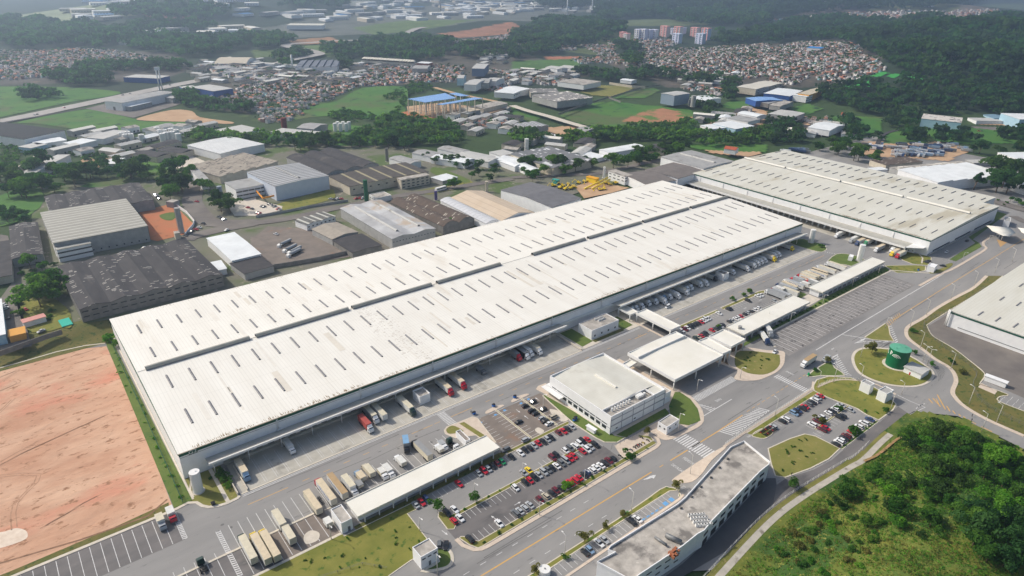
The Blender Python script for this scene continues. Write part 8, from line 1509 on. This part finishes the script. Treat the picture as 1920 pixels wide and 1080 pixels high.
# grass tufts on the slope of the field plots and wood masses behind
def off_road(x, y, m_=6):
    ok = np.ones(len(x), bool)
    for P_, w_ in ROADS:
        if w_ > 13: ok &= np.abs(polydist(x, y, list(P_)+list(P_)[::-1])) > w_/2+m_
    return ok
def wood(polys, name, label, mats, smin=7, k=.011, size=1.0, density=1.0):
    PT_, SC_ = [], []
    for t_, s, *dz in polys:
        pts = pl(s); P_ = [inv(Z[t_][0]+a/Z[t_][2], Z[t_][1]+b/Z[t_][2], 0, True) for a, b in pts]; xs = np.array([p[0] for p in P_]); ys = np.array([p[1] for p in P_])
        dm = np.hypot(xs.mean(), ys.mean()); sp = max(smin, dm*k); area = (xs.max()-xs.min())*(ys.max()-ys.min()); n_ = int(min(area/sp**2*1.5*density, 60000)); x = tr.uniform(xs.min(), xs.max(), n_); y = tr.uniform(ys.min(), ys.max(), n_)
        ok = (polydist(x, y, P_) > 0) & off_road(x, y); x, y = x[ok], y[ok]; 
        PT_.append(np.stack([x, y, hgt(x, y)-1], 1)); SC_.append(np.full(len(x), sp/7*size)*tr.uniform(.6, 1.35, len(x)))
    PT_ = np.concatenate(PT_); SC_ = np.concatenate(SC_); print(name, len(PT_))
    return scatter_mesh(name, PT_, SC_, [crown(34, 4.2, 5.0, 5, 1.25, .8, 40+i) for i in range(5)], mats, tr.integers(0, len(mats), len(PT_)), label, 'wood')
wood([('01', '720,1060 780,1000 900,960 1000,880 1200,900 1400,930 1500,980 1560,1060 1500,1110 1200,1090 960,1110 700,1100'), ('01', '0,1020 140,1010 220,1040 440,1050 600,1040 700,1060 700,1120 300,1100 0,1110'), ('00', '1400,1070 1460,1010 1560,985 1680,1020 1880,1050 1920,1000 1920,1080 1700,1090'), ('02', '0,1020 60,990 220,1060 560,1010 760,1000 960,960 1100,960 1320,930 1420,1000 1600,1040 1800,1010 1920,980 1920,1090 1600,1110 900,1060 400,1080 0,1110')], 'woodland', 'dark band of woodland crossing the photo behind the factories', [L1, L4, L2], 6.5)
wood([('03', '380,690 520,660 700,650 840,650 980,610 1180,600 1300,630 1500,640 1920,660 1920,870 1700,850 1500,840 1400,820 1180,810 1020,800 960,870 860,900 720,860 600,820 400,760'), ('03', '0,920 180,940 260,1000 300,1080 0,1090'), ('03', '540,900 640,930 700,1000 880,1060 640,1090 560,1000'), ('03', '1000,970 1120,990 1200,1080 1000,1080'), ('03', '1240,1010 1500,1020 1600,1080 1250,1085'), ('03', '1700,1010 1920,1010 1920,1080 1720,1080')], 'woodland', 'dark evergreen forest filling the right side below the hills', [L1, L4, LF], 7.5)
wood([('03', '0,230 160,190 500,150 700,180 900,180 1200,150 1400,190 1600,180 1920,130 1920,650 1560,600 1400,560 1240,480 1000,470 880,440 700,380 500,310 200,300 0,340')], 'woodland', 'forest covering the hillside of the upper right', [LF, L1, L4], 9, .0105)
wood([('02', '0,340 140,360 420,360 640,340 840,250 840,215 700,190 300,165 200,180 60,230 0,260'), ('02', '640,120 1040,100 1420,90 1920,60 1920,200 1600,200 1300,190 1160,140 860,140 640,180'), ('02', '820,330 920,360 980,390 900,400 820,400 760,350'), ('02', '0,470 60,450 330,400 360,370 0,380'), ('01', '780,330 960,290 1300,300 1500,350 1460,400 1380,450 1200,470 900,450 780,440 700,400'), ('01', '1500,360 1920,350 1920,410 1820,430 1780,440 1560,450 1480,400'), ('01', '0,300 150,270 270,300 280,330 200,360 0,380'), ('01', '140,430 320,400 450,420 440,450 280,450 260,520 160,510'), ('01', '480,400 500,360 700,360 720,420 700,460 740,520 660,540 620,440'), ('02', '1490,330 1560,270 1700,280 1920,235 1920,300 1600,345'), ('03', '740,430 900,440 1300,480 1920,600 1920,660 1500,640 1200,600 1060,560 960,530'), ('02', '470,530 640,560 780,560 860,590 740,620 560,600 480,560'), ('03', '880,880 1100,820 1500,850 1920,860 1920,890 1500,860 1140,870 1120,960 900,960'), ('02', '840,560 1000,540 1260,580 1500,600 1620,600 1500,640 1380,640 1100,600 900,600'), ('02', '820,450 900,430 980,470 940,510 860,510'), ('02', '1580,660 1640,600 1700,640 1660,760 1590,760'), ('02', '1360,780 1500,760 1560,820 1460,870 1380,830')], 'woodland', 'scattered dark woods and tree belts across the middle distance', [LF, L1, L4], 8, .0095)
wood([('00', '0,160 240,170 480,190 700,210 980,230 1020,260 900,280 900,340 760,370 560,350 400,360 200,380 0,340'), ('00', '920,260 1240,280 1500,310 1880,270 1900,330 1720,400 1600,430 1350,440 1160,400 1050,390 900,350'), ('00', '560,540 700,500 900,510 1120,490 1400,490 1440,520 1300,540 1100,545 860,550 700,570 560,570'), ('00', '180,720 240,690 380,700 460,730 340,765 200,765'), ('00', '840,100 1100,60 1400,45 1620,70 1780,130 1560,155 1200,155 980,140 860,130'), ('00', '1000,190 1560,200 1650,220 1500,240 1180,245 980,230'), ('00', '300,565 560,570 800,600 840,640 560,660 340,600'), ('01', '150,70 260,10 640,0 700,60 500,80 300,75'), ('00', '1300,700 1440,690 1500,760 1740,790 1900,800 1870,860 1500,830 1340,780')], 'woodland', 'blue-hazed woods on the plain and low hills at the upper left', [LF, L4], 9, .0095)
wood([('02', '640,60 1040,50 1400,30 1920,10 1920,70 1400,95 1040,105 640,120'), ('03', '0,10 600,0 1200,20 1400,40 1200,90 800,90 500,100 250,125 0,150'), ('02', '180,0 640,10 640,60 400,80 200,60'), ('03', '1200,-10 1560,0 1600,30 1300,50')], 'woodland', 'most distant blue-grey forest along the top edge', [LF], 12, .009)
wood([('01', '520,880 640,830 860,860 900,900 1000,870 1080,800 1100,680 1180,600 1300,640 1330,680 1130,720 1120,800 980,900 700,930'), ('01', '960,740 1030,700 1090,650 1110,720 1040,760'), ('02', '1400,870 1500,830 1640,860 1700,980 1500,970'), ('10', '0,0 400,20 440,70 1200,60 1440,10 1400,110 1250,120 1160,140 900,120 640,130 540,90 380,60 260,90 150,60 120,200 0,230')], 'woodland', 'rough scrub and tree clumps on the green slopes in the centre', [L2, L1, L4], 5.5, .008, .55, 1.6)
# ---------------- hillside settlements ----------------
FV = [('02', '900,400 1000,370 1300,370 1500,360 1920,330 1960,560 1700,600 1600,590 1400,590 1200,570 1000,520 900,470', 'right'), ('03', '0,370 240,320 680,330 720,420 900,520 740,580 620,640 400,620 340,560 200,640 0,620', 'right'), ('02', '720,300 900,300 1180,290 1240,340 1000,370 850,330 740,380', 'under the towers'), ('02', '0,300 230,285 490,350 480,380 200,370 0,330', 'middle'), ('01', '1200,300 1500,310 1800,280 1920,260 1920,340 1480,340', 'middle'), ('02', '500,340 700,340 760,400 640,400', 'middle'),
      ('01', '0,540 300,530 620,560 900,540 1560,560 1500,620 1140,620 900,650 740,660 540,760 440,800 260,870 0,860', 'centre'), ('00', '1500,720 1740,680 1920,620 1920,850 1840,800', 'centre'), ('00', '-60,380 200,390 640,370 900,390 1250,450 1400,480 1100,490 780,520 600,560 200,600 -60,600', 'left'), ('03', '60,150 500,105 1000,85 1300,90 1740,80 1700,130 1400,170 1100,190 800,180 500,150', 'far'), ('00', '1500,500 1920,500 1920,620 1600,560', 'centre'), ('00', '1020,255 1400,250 1420,290 1020,290', 'left'), ('01', '1740,520 1920,540 1920,600 1850,590', 'middle'), ('02', '0,540 240,530 200,600 0,600', 'centre'), ('02', '440,450 600,440 760,420 740,470 520,480', 'middle'), ('02', '1280,640 1460,640 1450,690 1300,680', 'centre'), ('01', '760,490 1560,500 1560,560 900,560', 'middle'), ('02', '-20,560 240,540 480,590 380,640 180,640', 'centre'), ('02', '640,400 760,380 900,500 640,470', 'middle'), ('01', '1640,640 1920,600 1920,680 1800,700', 'centre'), ('02', '1440,680 1680,640 1680,700 1500,740', 'centre'), ('01', '0,870 160,850 400,820 300,900 40,930', 'centre'), ('03', '180,900 480,890 600,1010 300,930', 'right'), ('01', '1420,930 1600,900 1920,860 1920,960 1600,990', 'centre'), ('03', '0,160 60,150 60,160 0,165', 'far')]
hm = [M('house_white', lin((196,192,190)), lin((222,218,216)), .05, .9), M('house_cream', lin((190,174,160)), lin((170,156,146)), .05, .9), M('house_blue', lin((130,170,178))), M('house_brick', lin((150,112,98)), lin((132,100,90)), .05, .9), M('roof_tile_orange', lin((178,116,92)), lin((194,138,114)), .05, .9), M('roof_tile_brown', lin((128,100,90)), lin((146,118,106)), .05, .9), M('roof_fibre_grey', lin((140,136,134)), lin((108,106,106)), .05, .9), M('roof_slab', lin((172,164,158)), lin((136,130,126)), .05, .9), glass]
def house_mesh(L_, W_, h, rk, wi, ri, flr):
    m = MB(); m.box(-L_/2, L_/2, -W_/2, W_/2, -2, h, wi, rk == 0, False)
    if rk == 0: m.box(-L_*.2, L_*.1, -W_*.1, W_*.2, h, h+1.6, wi)
    if rk == 0: m.add([(-L_/2+.2, -W_/2+.2, h+.05), (L_/2-.2, -W_/2+.2, h+.05), (L_/2-.2, W_/2-.2, h+.05), (-L_/2+.2, W_/2-.2, h+.05)], [(0, 1, 2, 3)], ri)
    else: m.add([(-L_/2-.3, -W_/2-.3, h), (L_/2+.3, -W_/2-.3, h), (L_/2+.3, 0, h+1.5), (-L_/2-.3, 0, h+1.5), (L_/2+.3, W_/2+.3, h), (-L_/2-.3, W_/2+.3, h)], [(0,1,2,3), (3,2,4,5)], ri); m.add([(-L_/2, -W_/2, h), (-L_/2, W_/2, h), (-L_/2, 0, h+1.4), (L_/2, -W_/2, h), (L_/2, W_/2, h), (L_/2, 0, h+1.4)], [(0, 2, 1), (3, 4, 5)], wi)
    for f in range(flr):
        for x in (-L_*.28, L_*.2): m.add([(x-.7, -W_/2-.05, 1+2.8*f), (x+.7, -W_/2-.05, 1+2.8*f), (x+.7, -W_/2-.05, 2.2+2.8*f), (x-.7, -W_/2-.05, 2.2+2.8*f)], [(0, 1, 2, 3)], 8); m.add([(-L_/2-.05, x*.6-.6, 1+2.8*f), (-L_/2-.05, x*.6-.6, 2.2+2.8*f), (-L_/2-.05, x*.6+.6, 2.2+2.8*f), (-L_/2-.05, x*.6+.6, 1+2.8*f)], [(0, 1, 2, 3)], 8)
    return m
HP = []; hr = random.Random(9)
for i in range(22):
    fl = hr.choice((1, 1, 1, 2, 2)); rk = hr.choice((0, 1, 1)); HP.append((house_mesh(hr.uniform(5.5, 10), hr.uniform(5, 8), 2.7*fl+.2, rk, (2 if i == 5 else [0, 0, 1, 0, 3][i % 5]), [6, 4, 4, 5, 7, 6][i % 6] if rk else [7, 7, 6][i % 3], fl), rk, fl))
HC = []
for t_, s, nm in FV:
    pts = pl(s); P_ = [inv(Z[t_][0]+a/4, Z[t_][1]+b/4, 0, True) for a, b in pts]; xs = np.array([p[0] for p in P_]); ys = np.array([p[1] for p in P_]); dm = np.hypot(xs.mean(), ys.mean()); sp = max(7.6, dm*.0045)
    X = np.arange(xs.min(), xs.max(), sp); Y = np.arange(ys.min(), ys.max(), sp*1.15); ang = {'right': .35, 'left': .1, 'centre': .5, 'far': .2}.get(nm, .7)
    A, B_ = np.meshgrid(X, Y, indexing='ij'); A = A.ravel(); B_ = B_.ravel(); row_ = ((B_-ys.min())/(sp*1.15)).round(); keep = tr.uniform(size=len(A)) < .82
    A = A+tr.normal(0, sp*.16, len(A))+12*np.sin(B_*.01); B_ = B_+tr.normal(0, sp*.12, len(A))+9*np.sin(A*.013); keep &= off_road(A, B_, 3) & (polydist(A, B_, P_) > 0) & ((row_ % 6) != 0)
    for x, y, z in zip(A[keep], B_[keep], hgt(A[keep], B_[keep])): HC.append((math.hypot(x, y), x, y, float(z), nm, sp/10.4, ang))
HC = [h for h in HC if seen(h[1], h[2], h[3])]; HC.sort(); print('houses', len(HC))
hd = []
for m, rk, fl in HP: o = m.build('house', hm); hd.append(o.data); bpy.data.objects.remove(o)
big = {}
for k, (d, x, y, z, nm, sc_, ang) in enumerate(HC):
    i = hr.randrange(22); rz = ang+hr.choice((0, 1.57, 3.14, 4.71))+hr.uniform(-.1, .1); m, rk, fl = HP[i]
    if k < 295:
        o = bpy.data.objects.new('house', hd[i]); col.objects.link(o); o.location = (x, y, z); o.rotation_euler = (0, 0, rz); o.scale = (sc_, sc_, sc_)
        rn = 'flat slab' if rk == 0 else {4: 'orange tile', 5: 'brown tile', 6: 'grey sheet', 7: 'grey'}[max(m.m) if max(m.m) < 8 else sorted(set(m.m))[-2]]
        wn_ = {0: 'white', 1: 'cream', 2: 'pale blue', 3: 'brick'}[m.m[0]]
        tag(o, 'small %s %d-storey house with %s roof in the nearest crowded settlement' % (wn_, fl, rn), 'house', 'houses of the nearest settlement')
    else: big.setdefault(i, []).append((x, y, z, rz, sc_))
Vs, Fs3, Ms, o3 = [], [], [], 0
for i, L_ in big.items():
    m = HP[i][0]; V = np.array(m.v); q = [f if len(f) == 4 else (*f, f[-1]) for f in m.f]; 
    keepq = [j for j, f in enumerate(m.f) if len(f) == 4]; F = np.array([m.f[j] for j in keepq]); MI = np.array([m.m[j] for j in keepq]); A = np.array(L_); c, s2 = np.cos(A[:, 3]), np.sin(A[:, 3])
    X = (V[None, :, 0]*c[:, None]-V[None, :, 1]*s2[:, None])*A[:, 4:5]+A[:, 0:1]; Y = (V[None, :, 0]*s2[:, None]+V[None, :, 1]*c[:, None])*A[:, 4:5]+A[:, 1:2]; Zz = V[None, :, 2]*A[:, 4:5]+A[:, 2:3]
    Vs.append(np.stack([X, Y, Zz], -1).reshape(-1, 3)); Fs3.append((F[None]+(np.arange(len(A))*len(V))[:, None, None]+o3).reshape(-1, 4)); Ms.append(np.tile(MI, len(A))); o3 += len(V)*len(A)
tag(big_mesh('houses', np.concatenate(Vs), np.concatenate(Fs3), hm, np.concatenate(Ms)), 'tightly packed small houses of the distant hillside settlements', 'houses', kind='stuff')
# street trees inside the settlements
q = np.array([(x+tr.normal(0, 8), y+tr.normal(0, 8), z) for d, x, y, z, *_ in HC[::2]]); scatter_mesh('settlement_trees', q, tr.uniform(.5, 1.0, len(q)), [crown(26, 4.2, 4.4, 4, 1.2, .8, 60+i) for i in range(4)], [LF, L1, L2], tr.integers(0, 3, len(q)), 'garden trees sprinkled between the crowded small houses', 'trees')
# ---------------- the air ----------------
hz = MB(); hz.box(-900, 12500, -500, 9800, -4, 235); ho = hz.build('haze', M('haze_air', 1) if False else bpy.data.materials.new('haze_air')); ho.data.materials[0].use_nodes = True; hn = ho.data.materials[0].node_tree; hn.nodes.clear()
pv = hn.nodes.new('ShaderNodeVolumePrincipled'); ou = hn.nodes.new('ShaderNodeOutputMaterial'); hn.links.new(pv.outputs[0], ou.inputs['Volume']); pv.inputs['Color'].default_value = (.56, .74, 1, 1); pv.inputs['Density'].default_value = HAZE; pv.inputs['Anisotropy'].default_value = .5
tag(ho, 'thin blue-white summer haze over the plain', 'haze', kind='stuff')
print('objects', len(bpy.data.objects))
